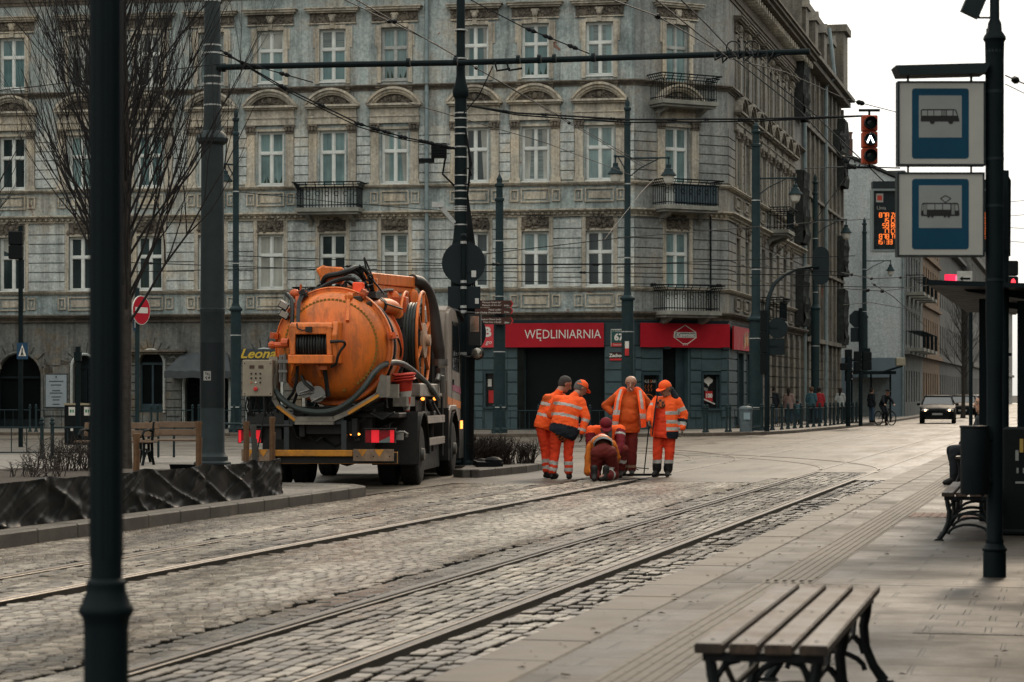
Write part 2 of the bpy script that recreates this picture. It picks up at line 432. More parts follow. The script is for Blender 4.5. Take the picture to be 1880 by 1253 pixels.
# platform on the right: kerb blocks along the edge, slabs, tactile strip, block paving
plat = MB(); plat.bx(-2.62, 14, -6, 17.35, -.04, PLAT)
plat.bx(-2.62, 14, 17.38, 90, -.04, PLAT)
street_obj(plat, 'platform', m_slab)
blk = MB(); blk.add([(-.95, 13.9, PLAT+.004), (10, 13.9, PLAT+.004), (10, 17.2, PLAT+.004), (-.95, 17.2, PLAT+.004)], [(0, 1, 2, 3)])
street_obj(blk, 'block_paving', m_block)
ke = MB()
t = -4.0
while t < 88:
    ke.bx(-3.04+rnd.uniform(-.008, .008), -2.63, t+.004, t+.996, -.04, PLAT+.004+rnd.uniform(-.003, .003)); t += 1.0
street_obj(ke, 'platform_kerb', m_kerb, smooth=0, bevel=.012)
tm = MB()
def ridges(s0, s1, t0, t1, n, along=True, mi=0):
    for i in range(n):
        if along:
            c = s0+(s1-s0)*(i+.5)/n; L = t0
            while L < t1:
                tm.extr([(-.017, 0), (-.010, .006), (.010, .006), (.017, 0)], (c, L+.006, PLAT+.002), (1, 0, 0), (0, 0, 1), (0, .388, 0), mi); L += .4
        else:
            c = t0+(t1-t0)*(i+.5)/n
            tm.extr([(-.017, 0), (-.010, .006), (.010, .006), (.017, 0)], (s0, c, PLAT+.002), (0, 1, 0), (0, 0, 1), (s1-s0, 0, 0), mi)
tm.bx(-2.27, -1.90, 4, 17.3, PLAT-.02, PLAT+.003, 0); ridges(-2.27, -1.90, 4, 17.25, 6)
tm.bx(-2.27, -1.90, 17.42, 44, PLAT-.02, PLAT+.003, 0); ridges(-2.27, -1.90, 17.45, 44, 6)
tm.bx(-1.895, .8, 27.0, 28.0, PLAT-.02, PLAT+.003, 1)
for i in range(26):
    x = -1.88+i*.1
    tm.extr([(-.02, 0), (-.012, .006), (.012, .006), (.02, 0)], (x, 27.02, PLAT+.002), (1, 0, 0), (0, 0, 1), (0, .96, 0), 1)
street_obj(tm, 'tactile_paving', [m_tact, m_tactr])
# dead leaves and grit on the platform
lv = MB()
for i in range(260):
    s, tt = rnd.uniform(-3.0, 3), rnd.uniform(9, 34)
    if rnd.random() < .5: s = -2.62+rnd.gauss(0, .12)
    a = rnd.random()*6.3; r = rnd.uniform(.008, .03)
    z = PLAT+.011
    lv.add([(s+math.cos(a)*r, tt+math.sin(a)*r, z), (s-math.sin(a)*r*.5, tt+math.cos(a)*r*.5, z+r*.35), (s-math.cos(a)*r, tt-math.sin(a)*r, z), (s+math.sin(a)*r*.5, tt-math.cos(a)*r*.5, z+r*.2)], [(0, 1, 2, 3)])
street_obj(lv, 'fallen_leaves', M('dry_leaf', (.07, .045, .028), .8), kind='stuff')

# traffic island on the left (where planter, mast and benches stand) and the far pavement
def slab_world(name, pts, z, mat, kerbmat=None, kw=.16, closed_kerb=None, th=.2):
    mb = MB(); k = len(pts)
    mb.extr(pts, (0, 0, z-th), (1, 0, 0), (0, 1, 0), (0, 0, th))
    o = mb.build(name, mat, smooth=0); tag(o, kind='structure')
    if kerbmat:
        kb = MB()
        rng = range(len(closed_kerb)-1)
        for i in rng:
            a, b = Vector(closed_kerb[i]+(0,)), Vector(closed_kerb[i+1]+(0,))
            d = (b-a); L = d.length; d.normalize(); nn = Vector((d.y, -d.x, 0))
            m = max(1, round(L/1.0))
            for j in range(m):
                p, q = a+d*(L*j/m+.006), a+d*(L*(j+1)/m-.006)
                kb.add([tuple(p+Vector((0,0,z-th))), tuple(q+Vector((0,0,z-th))), tuple(q+nn*kw+Vector((0,0,z-th))), tuple(p+nn*kw+Vector((0,0,z-th))),
                        tuple(p+Vector((0,0,z+.006))), tuple(q+Vector((0,0,z+.006))), tuple(q+nn*kw+Vector((0,0,z+.004))), tuple(p+nn*kw+Vector((0,0,z+.004)))],
                       [(0,3,2,1),(4,5,6,7),(0,1,5,4),(1,2,6,5),(2,3,7,6),(3,0,4,7)])
        o2 = kb.build(name+'_kerb', kerbmat, smooth=0, bevel=.015); tag(o2, kind='structure')
    return o
s_k = -10.42
def s2(s, t): p = ST(s, t); return (p.x, p.y)
isl = [s2(s_k, -10), s2(s_k, 31.5), s2(s_k-.05, 34.2), s2(s_k-.45, 34.9), s2(s_k-1.2, 35.2), (-4.6, 37.2), (-4.75, 52.5), (-9, 54), (-70, 62), (-70, -10)]
ik = isl[:8]
slab_world('island_pavement', isl, PLAT, m_walk, m_kerbd, .17, ik)
i2 = [(-.74, 43.5), (.12, 46.2), (.60, 48.5), (.35, 49.5), (-.6, 49.8), (-2.3, 49.8), (-2.3, 46.9), (-1.5, 46.1), (-.88, 46.0), (-.93, 43.9)]
slab_world('small_island', i2, PLAT, m_kerbd, m_kerbd, .16, [i2[9]]+i2[:5])
KERB_FAR = [(-70, 96), (-22, 89), (-8, 85.6), (-1.3, 84.4), (3.2, 84.8), (7.0, 86.4), (9.2, 89.2), (10.7, 93.0), (14.2, 105), (17.2, 117), (21.9, 137), (29.5, 170), (45, 240), (70, 350)]
slab_world('far_pavement', KERB_FAR+[(70, 520), (-70, 520)], .12, m_walk, m_kerb, .2, KERB_FAR[::-1][::-1])

# ------------------------------------------------------------------ the corner tenement
class Face:
    def __init__(s, o, dx):
        s.o = Vector((o[0], o[1], 0)); s.dx = Vector((dx[0], dx[1], 0)).normalized(); s.n = Vector((s.dx.y, -s.dx.x, 0))
        s.M = Matrix(((s.dx.x, s.n.x, 0, s.o.x), (s.dx.y, s.n.y, 0, s.o.y), (0, 0, 1, 0), (0, 0, 0, 1)))
    def a(s, u):
        k = (u-CX)/FOC
        return (k*s.o.y-s.o.x)/(s.dx.x-k*s.dx.y)
    def p(s, a, d=0, z=0): return s.o+s.dx*a+s.n*d+Vector((0, 0, z))
    def mb(s): return MB(s.M)
A_, B_ = Vector((4.81, 95.0, 0)), Vector((8.65, 97.2, 0))
FF = Face(A_, (.984, -.1786)); FCH = Face(A_, (B_.x-A_.x, B_.y-A_.y)); FS = Face(B_, (DV.x, DV.y))
CHW = (B_-A_).length

def facade_mat(name, base, light, soot, amount=.5, brick=.0, warm=(.30, .255, .19)):
    m, nt, b = newmat(name)
    v = mapping(nt); vz = mapping(nt, (2.4, 2.4, .16)); vl = mapping(nt, (.16, .16, .16))
    n1 = noisen(nt, v, .55, 7, .7, .3); n2 = noisen(nt, vz, 1.3, 7, .75, .4); n3 = noisen(nt, v, 9, 6, .65); n4 = noisen(nt, vl, 1, 4, .6)
    r1 = rampnode(nt, [(.36, base), (.5, light), (.62, warm)]); nt.links.new(n1.outputs[0], r1.inputs[0])
    r2 = rampnode(nt, [(.42, (0, 0, 0)), (.68, (1, 1, 1))]); nt.links.new(n2.outputs[0], r2.inputs[0])
    c = mixc(nt, mathn(nt, 'MULTIPLY', r2.outputs[0], amount), r1.outputs[0], soot)
    r3 = rampnode(nt, [(.3, (.64,)*3), (.68, (1.16,)*3)]); nt.links.new(n3.outputs[0], r3.inputs[0])
    c = mixc(nt, 1.0, c, r3.outputs[0], 'MULTIPLY')
    if brick > 0:
        bt = nt.nodes.new('ShaderNodeTexBrick'); bt.inputs['Scale'].default_value = 1; bt.inputs['Brick Width'].default_value = .27; bt.inputs['Row Height'].default_value = .08; bt.inputs['Mortar Size'].default_value = .01
        bt.inputs['Color1'].default_value = (.17, .075, .05, 1); bt.inputs['Color2'].default_value = (.23, .12, .085, 1); bt.inputs['Mortar'].default_value = (.14, .125, .11, 1)
        vr = mapping(nt, (1, 1, 1), (R(90), 0, 0)); nt.links.new(vr, bt.inputs['Vector'])
        n5 = noisen(nt, v, .8, 8, .68, .5)
        r5 = rampnode(nt, [(.70-brick*.12, (0, 0, 0)), (.715-brick*.12, (1, 1, 1))]); nt.links.new(n5.outputs[0], r5.inputs[0])
        c = mixc(nt, r5.outputs[0], c, bt.outputs['Color'])
    nt.links.new(c, b.inputs['Base Color']); b.inputs['Roughness'].default_value = .82; b.inputs['Specular IOR Level'].default_value = .25
    h = mathn(nt, 'ADD', n3.outputs[0], mathn(nt, 'MULTIPLY', n1.outputs[0], 2)); bumpn(nt, b, h, .5, .02)
    return m
m_plast = facade_mat('plaster_grey_green', (.23, .285, .285), (.38, .435, .425), (.055, .056, .053), .68, .4, (.42, .41, .36))
m_rust = facade_mat('rusticated_plaster', (.33, .37, .36), (.50, .54, .52), (.07, .067, .06), .66, .0, (.52, .49, .415))
m_trim = facade_mat('stucco_trim', (.33, .30, .24), (.48, .445, .37), (.055, .05, .042), .66, .0, (.53, .46, .35))
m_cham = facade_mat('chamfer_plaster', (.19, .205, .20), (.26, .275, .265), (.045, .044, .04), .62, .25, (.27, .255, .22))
m_soot = facade_mat('sooty_ornament', (.085, .075, .062), (.15, .13, .105), (.03, .027, .023), .6, .0, (.17, .145, .11))
m_low = facade_mat('ground_floor_stone', (.10, .108, .104), (.155, .16, .15), (.03, .03, .028), .7, .0, (.17, .135, .09))
m_teal = M('teal_shop_paint', (.048, .078, .086), .5, var=.22, scale=1.4, bump=.2, bscale=20, dirt=.25, dirtcol=(.09, .10, .10))
m_teald = M('teal_shop_fascia', (.026, .045, .052), .5, var=.25, scale=2)
m_wfr = M('white_window_paint', (.60, .63, .60), .45, var=.18, scale=2, dirt=.2, dirtcol=(.3, .3, .27))
m_wfro = M('old_window_paint', (.36, .38, .36), .6, var=.3, scale=3, dirt=.4, dirtcol=(.12, .11, .1))
m_iron = M('black_iron', (.007, .011, .012), .6, var=.3, scale=6, spec=.07)
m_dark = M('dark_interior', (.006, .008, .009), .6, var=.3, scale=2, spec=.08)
m_slabc = M('balcony_concrete', (.26, .26, .23), .8, var=.35, scale=2.5, bump=.3, dirt=.6, dirtcol=(.08, .075, .065))
m_zinc = M('zinc_pipe', (.20, .255, .265), .45, metal=.2, var=.25, scale=3, dirt=.3)
m_net = M('dark_net', (.030, .034, .032), .9, var=.6, scale=5, bump=.6, bscale=12)
def pane_mat(name, dark, lightc, k, stripes=14.0, blinds=False):
    m, nt, b = newmat(name)
    v = mapping(nt, (1, 1, .05) if not blinds else (.02, .02, 1))
    wv = noisen(nt, v, stripes, 3, .6); n = noisen(nt, mapping(nt), .9, 3, .5)
    r = rampnode(nt, [(.3, dark), (.7, lightc)]); nt.links.new(wv.outputs[0], r.inputs[0])
    r2 = rampnode(nt, [(.35, (.6,)*3), (.65, (1.15,)*3)]); nt.links.new(n.outputs[0], r2.inputs[0])
    nt.links.new(mixc(nt, 1.0, r.outputs[0], r2.outputs[0], 'MULTIPLY'), b.inputs['Base Color'])
    b.inputs['Roughness'].default_value = .08; b.inputs['Specular IOR Level'].default_value = .38
    nb = noisen(nt, mapping(nt), 1.3, 2, .5); bumpn(nt, b, nb.outputs[0], .06, .05)
    return m
PANES = [pane_mat('net_curtain_pane', (.12, .195, .198), (.205, .29, .285), 1), pane_mat('teal_pane', (.065, .13, .135), (.115, .195, .198), 1, 6),
         pane_mat('dark_pane', (.012, .022, .024), (.04, .06, .062), 1, 3), pane_mat('blind_pane', (.06, .09, .09), (.20, .24, .23), 1, 26, True),
         pane_mat('pale_curtain_pane', (.27, .285, .26), (.38, .38, .34), 1, 9)]
b_front = FF.p(-15, 0, 0)
TEN = thing('tenement_building', 'weathered grey corner tenement with arched window hoods and red shop signs', 'building', (A_.x-8, 98, .12))
def part(mb, name, mat, parent=None, **kw):
    return mb.build(name, mat, parent or TEN, world=(parent is None), **kw)

def wallgrid(mb, a0, a1, z0, z1, ops, dep=.28):
    """wall sheet with real openings and reveals (ops: a0,a1,z0,z1)"""
    xs = sorted(set([a0, a1]+[q for o in ops for q in o[:2]])); zs = sorted(set([z0, z1]+[q for o in ops for q in o[2:4]]))
    for i in range(len(xs)-1):
        for j in range(len(zs)-1):
            cx, cz = (xs[i]+xs[i+1])/2, (zs[j]+zs[j+1])/2
            if any(o[0] < cx < o[1] and o[2] < cz < o[3] for o in ops): continue
            mb.quad((xs[i], 0, zs[j]), (xs[i+1], 0, zs[j]), (xs[i+1], 0, zs[j+1]), (xs[i], 0, zs[j+1]))
    for o in ops:
        x0, x1, q0, q1 = o[:4]
        mb.quad((x0,0,q0),(x0,-dep,q0),(x0,-dep,q1),(x0,0,q1)); mb.quad((x1,0,q0),(x1,0,q1),(x1,-dep,q1),(x1,-dep,q0))
        mb.quad((x0,0,q1),(x0,-dep,q1),(x1,-dep,q1),(x1,0,q1)); mb.quad((x0,0,q0),(x1,0,q0),(x1,-dep,q0),(x0,-dep,q0))

wrnd = random.Random(11)
def window(face, a, w, z0, z1, pane, frame=None, tr=.62, door=False, open_=False):
    f = face.mb(); d0, d1 = -.22, -.13; t = .075
    x0, x1 = a-w/2, a+w/2; zt = z0+(z1-z0)*tr
    f.bx(x0, x0+t, d0, d1, z0, z1); f.bx(x1-t, x1, d0, d1, z0, z1)
    f.bx(x0+t, x1-t, d0, d1, z0, z0+t); f.bx(x0+t, x1-t, d0, d1, z1-t, z1)
    f.bx(x0+t, x1-t, d0, d1+.015, zt-.05, zt+.05)
    f.bx(a-.05, a+.05, d0, d1+.01, z0+t, zt-.05); f.bx(a-.045, a+.045, d0, d1+.008, zt+.05, z1-t)
    for (p0, p1) in ((x0+t, a-.05), (a+.05, x1-t)):           # casement rails
        for (q0, q1) in ((z0+t, zt-.05), (zt+.05, z1-t)):
            b = .028
            f.bx(p0, p0+b, d0, d1-.02, q0, q1); f.bx(p1-b, p1, d0, d1-.02, q0, q1); f.bx(p0+b, p1-b, d0, d1-.02, q0, q0+b); f.bx(p0+b, p1-b, d0, d1-.02, q1-b, q1)
    if door: f.bx(x0+t, x1-t, d0, d1-.02, z0+t, z0+(z1-z0)*.27)
    if not door: f.bx(x0-.03, x1+.03, -.14, .05, z0-.05, z0)
    wo = part(f, 'window', frame or m_wfr, smooth=0)
    g = face.mb(); dd = -.185
    g.quad((x0+t, dd, z0+t), (x1-t, dd, z0+t), (x1-t, dd, z1-t), (x0+t, dd, z1-t))
    part(g, 'pane', pane, wo, smooth=0)
    q = wrnd.random()
    if q < .5 and not door:
        c = face.mb(); dd = -.1835
        if q < .16: c.quad((x0+t, dd, z1-t-(z1-z0)*wrnd.uniform(.2, .5)), (x1-t, dd, z1-t-(z1-z0)*.4), (x1-t, dd, z1-t), (x0+t, dd, z1-t))
        elif q < .34:
            for sx in (-1, 1): c.quad((a+sx*(w/2-t), dd, z0+t), (a+sx*(w/2-t-wrnd.uniform(.12, .22)), dd, z0+t), (a+sx*(w/2-t-wrnd.uniform(.16, .34)), dd, z1-t), (a+sx*(w/2-t), dd, z1-t))
        elif q < .42: c.quad((x0+t, dd, z0+t), (a, dd, z0+t), (a-.05, dd, z1-t), (x0+t, dd, z1-t))
        else:
            for k in range(5): xx = x0+.18+.17*k; c.add([(xx, dd, z0+t), (xx+.12, dd, z0+t), (xx+.14*wrnd.random(), dd, z0+t+.15+.3*wrnd.random())], [(0, 1, 2)])
        part(c, 'curtain', PANES[wrnd.choice([4, 4, 0, 3])] if q < .42 else M('window_plant', (.02, .035, .02), .6), wo, smooth=0)
    return wo
def bumps(mb, a0, a1, z0, z1, d, dens, rmin, rmax, shape=None):
    """carved stucco relief: scrolls, leaves and rosettes as small lumps"""
    n = int((a1-a0)*(z1-z0)*dens)
    for i in range(n):
        x, z = rnd.uniform(a0, a1), rnd.uniform(z0, z1)
        if shape and not shape(x, z): continue
        r = rnd.uniform(rmin, rmax)
        mb.ball((x, d, z), (r*rnd.uniform(.7, 1.5), r*.8, r*rnd.uniform(.7, 1.5)), 6)
def surround4(face, a, w, z0, z1):
    s = face.mb(); x0, x1 = a-w/2, a+w/2; k = .17
    s.bx(x0-k, x0, -.02, .07, z0-.1, z1+.1); s.bx(x1, x1+k, -.02, .07, z0-.1, z1+.1); s.bx(x0, x1, -.02, .068, z1, z1+.16)
    s.bx(x0-k-.09, x0-k, -.02, .04, z1-.75, z1+.1); s.bx(x1+k, x1+k+.09, -.02, .04, z1-.75, z1+.1)
    zf = z1+.16
    s.bx(x0-.42, x1+.42, -.02, .10, zf+.03, zf+.08); s.bx(x0-.46, x1+.46, -.02, .22, zf+.47, zf+.54); s.bx(x0-.54, x1+.54, -.02, .32, zf+.54, zf+.63); s.bx(x0-.6, x1+.6, -.02, .38, zf+.63, zf+.67)
    o = part(s, 'window_surround', m_trim, smooth=0)
    f = face.mb(); f.bx(x0-.40, x1+.40, -.02, .05, zf+.08, zf+.47)
    bumps(f, x0-.38, x1+.38, zf+.1, zf+.45, .07, 85, .03, .075)
    part(f, 'carved_frieze', m_soot, o)
    h = face.mb(); h.ball((a, .12, zf+.26), (.13, .12, .17), 8); h.ball((a, .2, zf+.2), (.06, .07, .09), 7); h.ball((a-.1, .1, zf+.36), (.09, .08, .08), 6); h.ball((a+.1, .1, zf+.36), (.09, .08, .08), 6)
    h.bx(a-.09, a+.09, .02, .12, zf-.14, zf+.1)
    part(h, 'mask_keystone', m_trim, o)
    for sx in (-1, 1):
        b = face.mb(); xx = a+sx*(w/2+.1)
        b.bx(xx-.1, xx+.1, -.02, .2, z0-.33, z0-.20); b.bx(xx-.085, xx+.085, -.02, .13, z0-.48, z0-.33); b.ball((xx, .06, z0-.52), (.07, .08, .07), 6)
        part(b, 'sill_bracket', m_soot, o)
def surround3(face, a, w, z0, z1, panel=True):
    s = face.mb(); x0, x1 = a-w/2, a+w/2; g = .10; k = .33
    for sx in (-1, 1):
        c = a+sx*(w/2+g+k/2)
        s.bx(c-k/2, c+k/2, -.02, .10, z0-.02, z1-.1); s.bx(c-k/2-.05, c+k/2+.05, -.02, .14, z0-.14, z0+.12)
    xl, xr = x0-g-k, x1+g+k
    s.bx(x0-g, x1+g, -.02, .05, z1, z1+.10)
    s.bx(xl-.03, xr+.03, -.02, .13, z1+.24, z1+.50); s.bx(xl-.06, xr+.06, -.02, .17, z1+.50, z1+.56); s.bx(xl, xr, -.02, .10, z1+.56, z1+.86)
    s.bx(xl-.07, xr+.07, -.02, .24, z1+.86, z1+.93); s.bx(xl-.15, xr+.15, -.02, .34, z1+.93, z1+1.01)
    # segmental arch moulding
    hw = (xr-xl)/2+.15; rise = .66; zb = z1+1.01
    Rr = (hw*hw+rise*rise)/(2*rise); cz = zb+rise-Rr; th = math.asin(hw/Rr)
    for (ro, ri, d) in ((0, .09, .36), (.09, .2, .27), (.2, .27, .19)):
        n = 18
        for i in range(n):
            t0, t1 = -th+2*th*i/n, -th+2*th*(i+1)/n
            q = []
            for tt, rr in ((t0, Rr-ro), (t1, Rr-ro), (t1, Rr-ri), (t0, Rr-ri)): q.append((a+rr*math.sin(tt), max(zb, cz+rr*math.cos(tt))))
            s.add([(x, -.02, z) for x, z in q]+[(x, d, z) for x, z in q], [(4,5,6,7),(0,1,5,4),(2,3,7,6),(1,2,6,5),(3,0,4,7)])
    o = part(s, 'window_surround', m_trim, smooth=0)
    ty = face.mb(); n = 14; ri = Rr-.27
    pts = [(a+ri*math.sin(-th+2*th*i/n), max(zb, cz+ri*math.cos(-th+2*th*i/n))) for i in range(n+1)]
    ty.add([(x, .05, z) for x, z in pts], [tuple(range(n+1))])
    def ins(x, z): return (x-a)**2+(z-cz)**2 < (ri-.03)**2 and z > zb+.02
    bumps(ty, a-.62, a+.62, zb+.02, zb+.38, .08, 90, .03, .07, ins); ty.ball((a, .12, zb+.2), (.11, .09, .13), 8)
    for sx in (-1, 1):
        ty.tube([(a+sx*(.15+.07*q), .1, zb+.12+.09*math.sin(q*1.1)) for q in range(6)], .025, 5)
    part(ty, 'carved_tympanum', m_soot, o)
    for sx in (-1, 1):
        c = a+sx*(w/2+g+k/2); h = face.mb()
        h.bx(c-.19, c+.19, -.02, .15, z1-.1, z1-.04); h.bx(c-.21, c+.21, -.02, .2, z1+.16, z1+.24); h.bx(c-.17, c+.17, -.02, .13, z1-.04, z1+.16)
        for dx in (-.13, 0, .13): h.ball((c+dx, .16, z1+.05), (.07, .06, .1), 6)
        for dx in (-.17, .17): h.ball((c+dx, .17, z1+.13), .06, 6)
        part(h, 'pilaster_capital', m_soot, o)
def surround2(face, a, w, z0, z1):
    s = face.mb(); x0, x1 = a-w/2, a+w/2
    s.bx(x0-.16, x0, -.02, .055, z0-.02, z1+.72); s.bx(x1, x1+.16, -.02, .055, z0-.02, z1+.72); s.bx(x0, x1, -.02, .05, z1, z1+.09)
    s.bx(x0-.16, x1+.16, -.02, .06, z1+.72, z1+.78)
    o = part(s, 'window_surround', m_trim, smooth=0)
    f = face.mb(); f.bx(x0, x1, -.02, .03, z1+.09, z1+.72)
    def ins(x, z): return ((x-a)/.56)**2+((z-(z1+.14))/.56)**2 < 1
    bumps(f, a-.56, a+.56, z1+.12, z1+.68, .07, 100, .035, .08, ins); f.ball((a, .13, z1+.34), (.1, .1, .12), 8)
    part(f, 'shell_ornament', m_soot, o)
def rows(mb, a0, a1, z0, z1, pitch=.365, gap=.045, d=.06):
    n = max(1, round((z1-z0)/pitch)); p = (z1-z0)/n
    for i in range(n):
        mb.bx(a0, a1, -.02, d, z0+i*p+gap/2, z0+(i+1)*p-gap/2)
def panelzone(mb, a, w, z0, z1, half):
    def fr(x0, x1, q0, q1):
        b = .055
        mb.bx(x0, x1, -.01, .07, q0, q0+b); mb.bx(x0, x1, -.01, .07, q1-b, q1); mb.bx(x0, x0+b, -.01, .07, q0+b, q1-b); mb.bx(x1-b, x1, -.01, .07, q0+b, q1-b)
        mb.bx(x0+.14, x1-.14, -.01, .045, q0+.14, q1-.14)
    fr(a-w/2-.03, a+w/2+.03, z0+.1, z1-.1)
    for sx in (-1, 1): fr(a+sx*(w/2+.29)-.17, a+sx*(w/2+.29)+.17, z0+.14, z1-.14)

Z = dict(g=.12, f1=4.66, w2=(5.74, 7.95), c3=8.72, w3=(9.93, 12.1), c4=13.86, w4=(14.06, 16.17), top=17.4, eave=19.2)
colsF = [FF.a(u) for u in (-100, 23, 150, 275, 388, 497, 611, 725, 872, 983, 1101)]
colsC = [CHW*.455]
colsS = [2.9+2.65*i for i in range(8)]
W_ = 1.1
def build_face(face, cols, a0, a1, doors3=(), doors2=(), doors4=(), pl=None, panes=None, seed=1, gops=(), shop=None):
    rr = random.Random(seed); pl = pl or m_plast
    ops = []
    for i, a in enumerate(cols):
        ops += [(a-W_/2, a+W_/2, Z['w2'][0] if i not in doors2 else 4.78, Z['w2'][1]), (a-W_/2, a+W_/2, Z['w3'][0] if i not in doors3 else 8.98, Z['w3'][1]),
                (a-W_/2, a+W_/2, Z['w4'][0] if i not in doors4 else 13.12, Z['w4'][1])]
    w_ = face.mb(); wallgrid(w_, a0, a1, Z['f1'], Z['eave'], ops)
    part(w_, 'wall', pl, smooth=0)
    edges = [a0]+[q for a in cols for q in (a-W_/2, a+W_/2)]+[a1]
    for i in range(0, len(edges), 2):
        e0, e1 = edges[i], edges[i+1]
        for zr, in2, pit in (((5.72, 8.42), .17, .365), ((9.95, 12.2), .45, .378)):
            l2 = e0+(in2 if i > 0 else .0); r2 = e1-(in2 if i+2 < len(edges) else .0)
            if r2-l2 > .1:
                rb = face.mb(); rows(rb, l2, r2, zr[0], zr[1], pit); part(rb, 'rusticated_pier', m_rust if pl is not m_cham else pl, smooth=0)
    for i, a in enumerate(cols):
        for nod, q0, q1 in ((doors3, 8.98, 9.74), (doors2, 4.82, 5.58)):
            if i not in nod: pz = face.mb(); panelzone(pz, a, W_, q0, q1, 1); part(pz, 'sill_panel', m_trim, smooth=0)
    for i, a in enumerate(cols):
        pk = lambda: PANES[rr.choices([0, 1, 2, 3, 4], [3, 3, 2.6, 1.6, .9])[0]]
        p4, p3, p2 = pk(), pk(), PANES[rr.choices([0, 1, 2, 3, 4], [1, 1, 4, .3, 2.5])[0]]
        if panes and i in panes: p4, p3, p2 = [PANES[q] for q in panes[i]]
        fr4 = m_wfro if rr.random() < .3 else m_wfr
        window(face, a, W_, Z['w4'][0] if i not in doors4 else 13.12, Z['w4'][1], p4, fr4, door=i in doors4, tr=.62 if i not in doors4 else .7)
        window(face, a, W_, Z['w3'][0] if i not in doors3 else 8.98, Z['w3'][1], p3, door=i in doors3, tr=.6 if i not in doors3 else .72)
        window(face, a, W_, Z['w2'][0] if i not in doors2 else 4.78, Z['w2'][1], p2, door=i in doors2, tr=.62 if i not in doors2 else .72)
        surround4(face, a, W_, *Z['w4']); surround3(face, a, W_, *Z['w3']); surround2(face, a, W_, *Z['w2'])
AL = FF.a(-330)
build_face(FF, colsF, AL, 0, doors3=(6,), doors2=(6,), seed=4,
           panes={1: (1, 2, 2), 3: (2, 1, 2), 5: (0, 0, 4), 6: (1, 0, 2), 7: (0, 0, 4), 8: (1, 2, 2), 9: (1, 3, 2), 10: (3, 0, 2)})
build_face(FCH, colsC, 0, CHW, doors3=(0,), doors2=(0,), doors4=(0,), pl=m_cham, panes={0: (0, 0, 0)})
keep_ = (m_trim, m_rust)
m_trim = facade_mat('dark_side_trim', (.17, .155, .13), (.26, .24, .20), (.035, .032, .028), .78, .0, (.28, .25, .195)); m_rust = facade_mat('dark_side_blocks', (.15, .15, .14), (.24, .24, .22), (.035, .033, .03), .78, .0, (.25, .225, .18))  # darker copies of trim and blocks, soot-streaked, for the side front
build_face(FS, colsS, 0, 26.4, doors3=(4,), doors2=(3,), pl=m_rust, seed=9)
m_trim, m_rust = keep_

# cornices: one profile swept round the three faces with mitred corners
path = [FF.p(AL), A_.copy(), B_.copy(), FS.p(26.4)]
def sweep(profile, name, mat, path=path, ends=True, parent=None):
    mb = MB(); k = len(profile); n = len(path)
    dirs = []
    for i in range(n):
        if i == 0: d = (path[1]-path[0]).normalized(); m = Vector((d.y, -d.x, 0))
        elif i == n-1: d = (path[-1]-path[-2]).normalized(); m = Vector((d.y, -d.x, 0))
        else:
            d1 = (path[i]-path[i-1]).normalized(); d2 = (path[i+1]-path[i]).normalized()
            n1 = Vector((d1.y, -d1.x, 0)); n2 = Vector((d2.y, -d2.x, 0)); m = (n1+n2).normalized(); m /= m.dot(n1)
        dirs.append(m)
    vs = [path[i]+dirs[i]*d+Vector((0, 0, z)) for i in range(n) for d, z in profile]
    fs = [(i*k+j, i*k+(j+1) % k, (i+1)*k+(j+1) % k, (i+1)*k+j) for i in range(n-1) for j in range(k)]
    fs += [tuple(range(k))[::-1], tuple((n-1)*k+j for j in range(k))]
    mb.add(vs, fs)
    return part(mb, name, mat, parent, smooth=0)
def steps(z0, lst, back=-.05):
    pr = [(back, z0)]
    z = z0
    for d, h in lst: pr += [(d, z), (d, z+h)]; z += h
    pr.append((back, z))
    return pr
sweep(steps(13.66, [(.06, .06), (.11, .05), (.19, .05), (.25, .05)]), 'cornice', m_soot)
sweep(steps(9.74, [(.08, .05), (.16, .05), (.2, .04)]), 'cornice', m_trim)
sweep(steps(8.50, [(.07, .12), (.13, .08), (.24, .05), (.32, .06)]), 'cornice', m_trim)
sweep(steps(5.58, [(.08, .05), (.14, .05), (.18, .03)]), 'cornice', m_trim)
sweep(steps(4.44, [(.10, .12), (.17, .07), (.30, .06), (.36, .06)]), 'cornice', m_soot)
sweep(steps(17.45, [(.06, .14), (.12, .5), (.2, .12), (.42, .16), (.75, .16), (.9, .14), (1.0, .1)]), 'main_cornice', m_soot)
dn = MB()                                              # dentils under the floor cornice and modillions under the main one
for face, a0, a1 in ((FF, AL, 0), (FCH, 0, CHW), (FS, 0, 26.4)):
    f = face.mb(); a = a0+.12
    while a < a1-.1:
        f.bx(a, a+.10, .06, .19, 8.60, 8.69); a += .24
    a = a0+.2
    while a < a1-.2:
        f.bx(a, a+.2, .1, .62, 17.95, 18.2); a += .75
    dn.v += f.v; dn.f += [tuple(i+len(dn.v)-len(f.v) for i in q) for q in f.f]; dn.m += f.m
part(dn, 'dentils', m_trim, smooth=0)
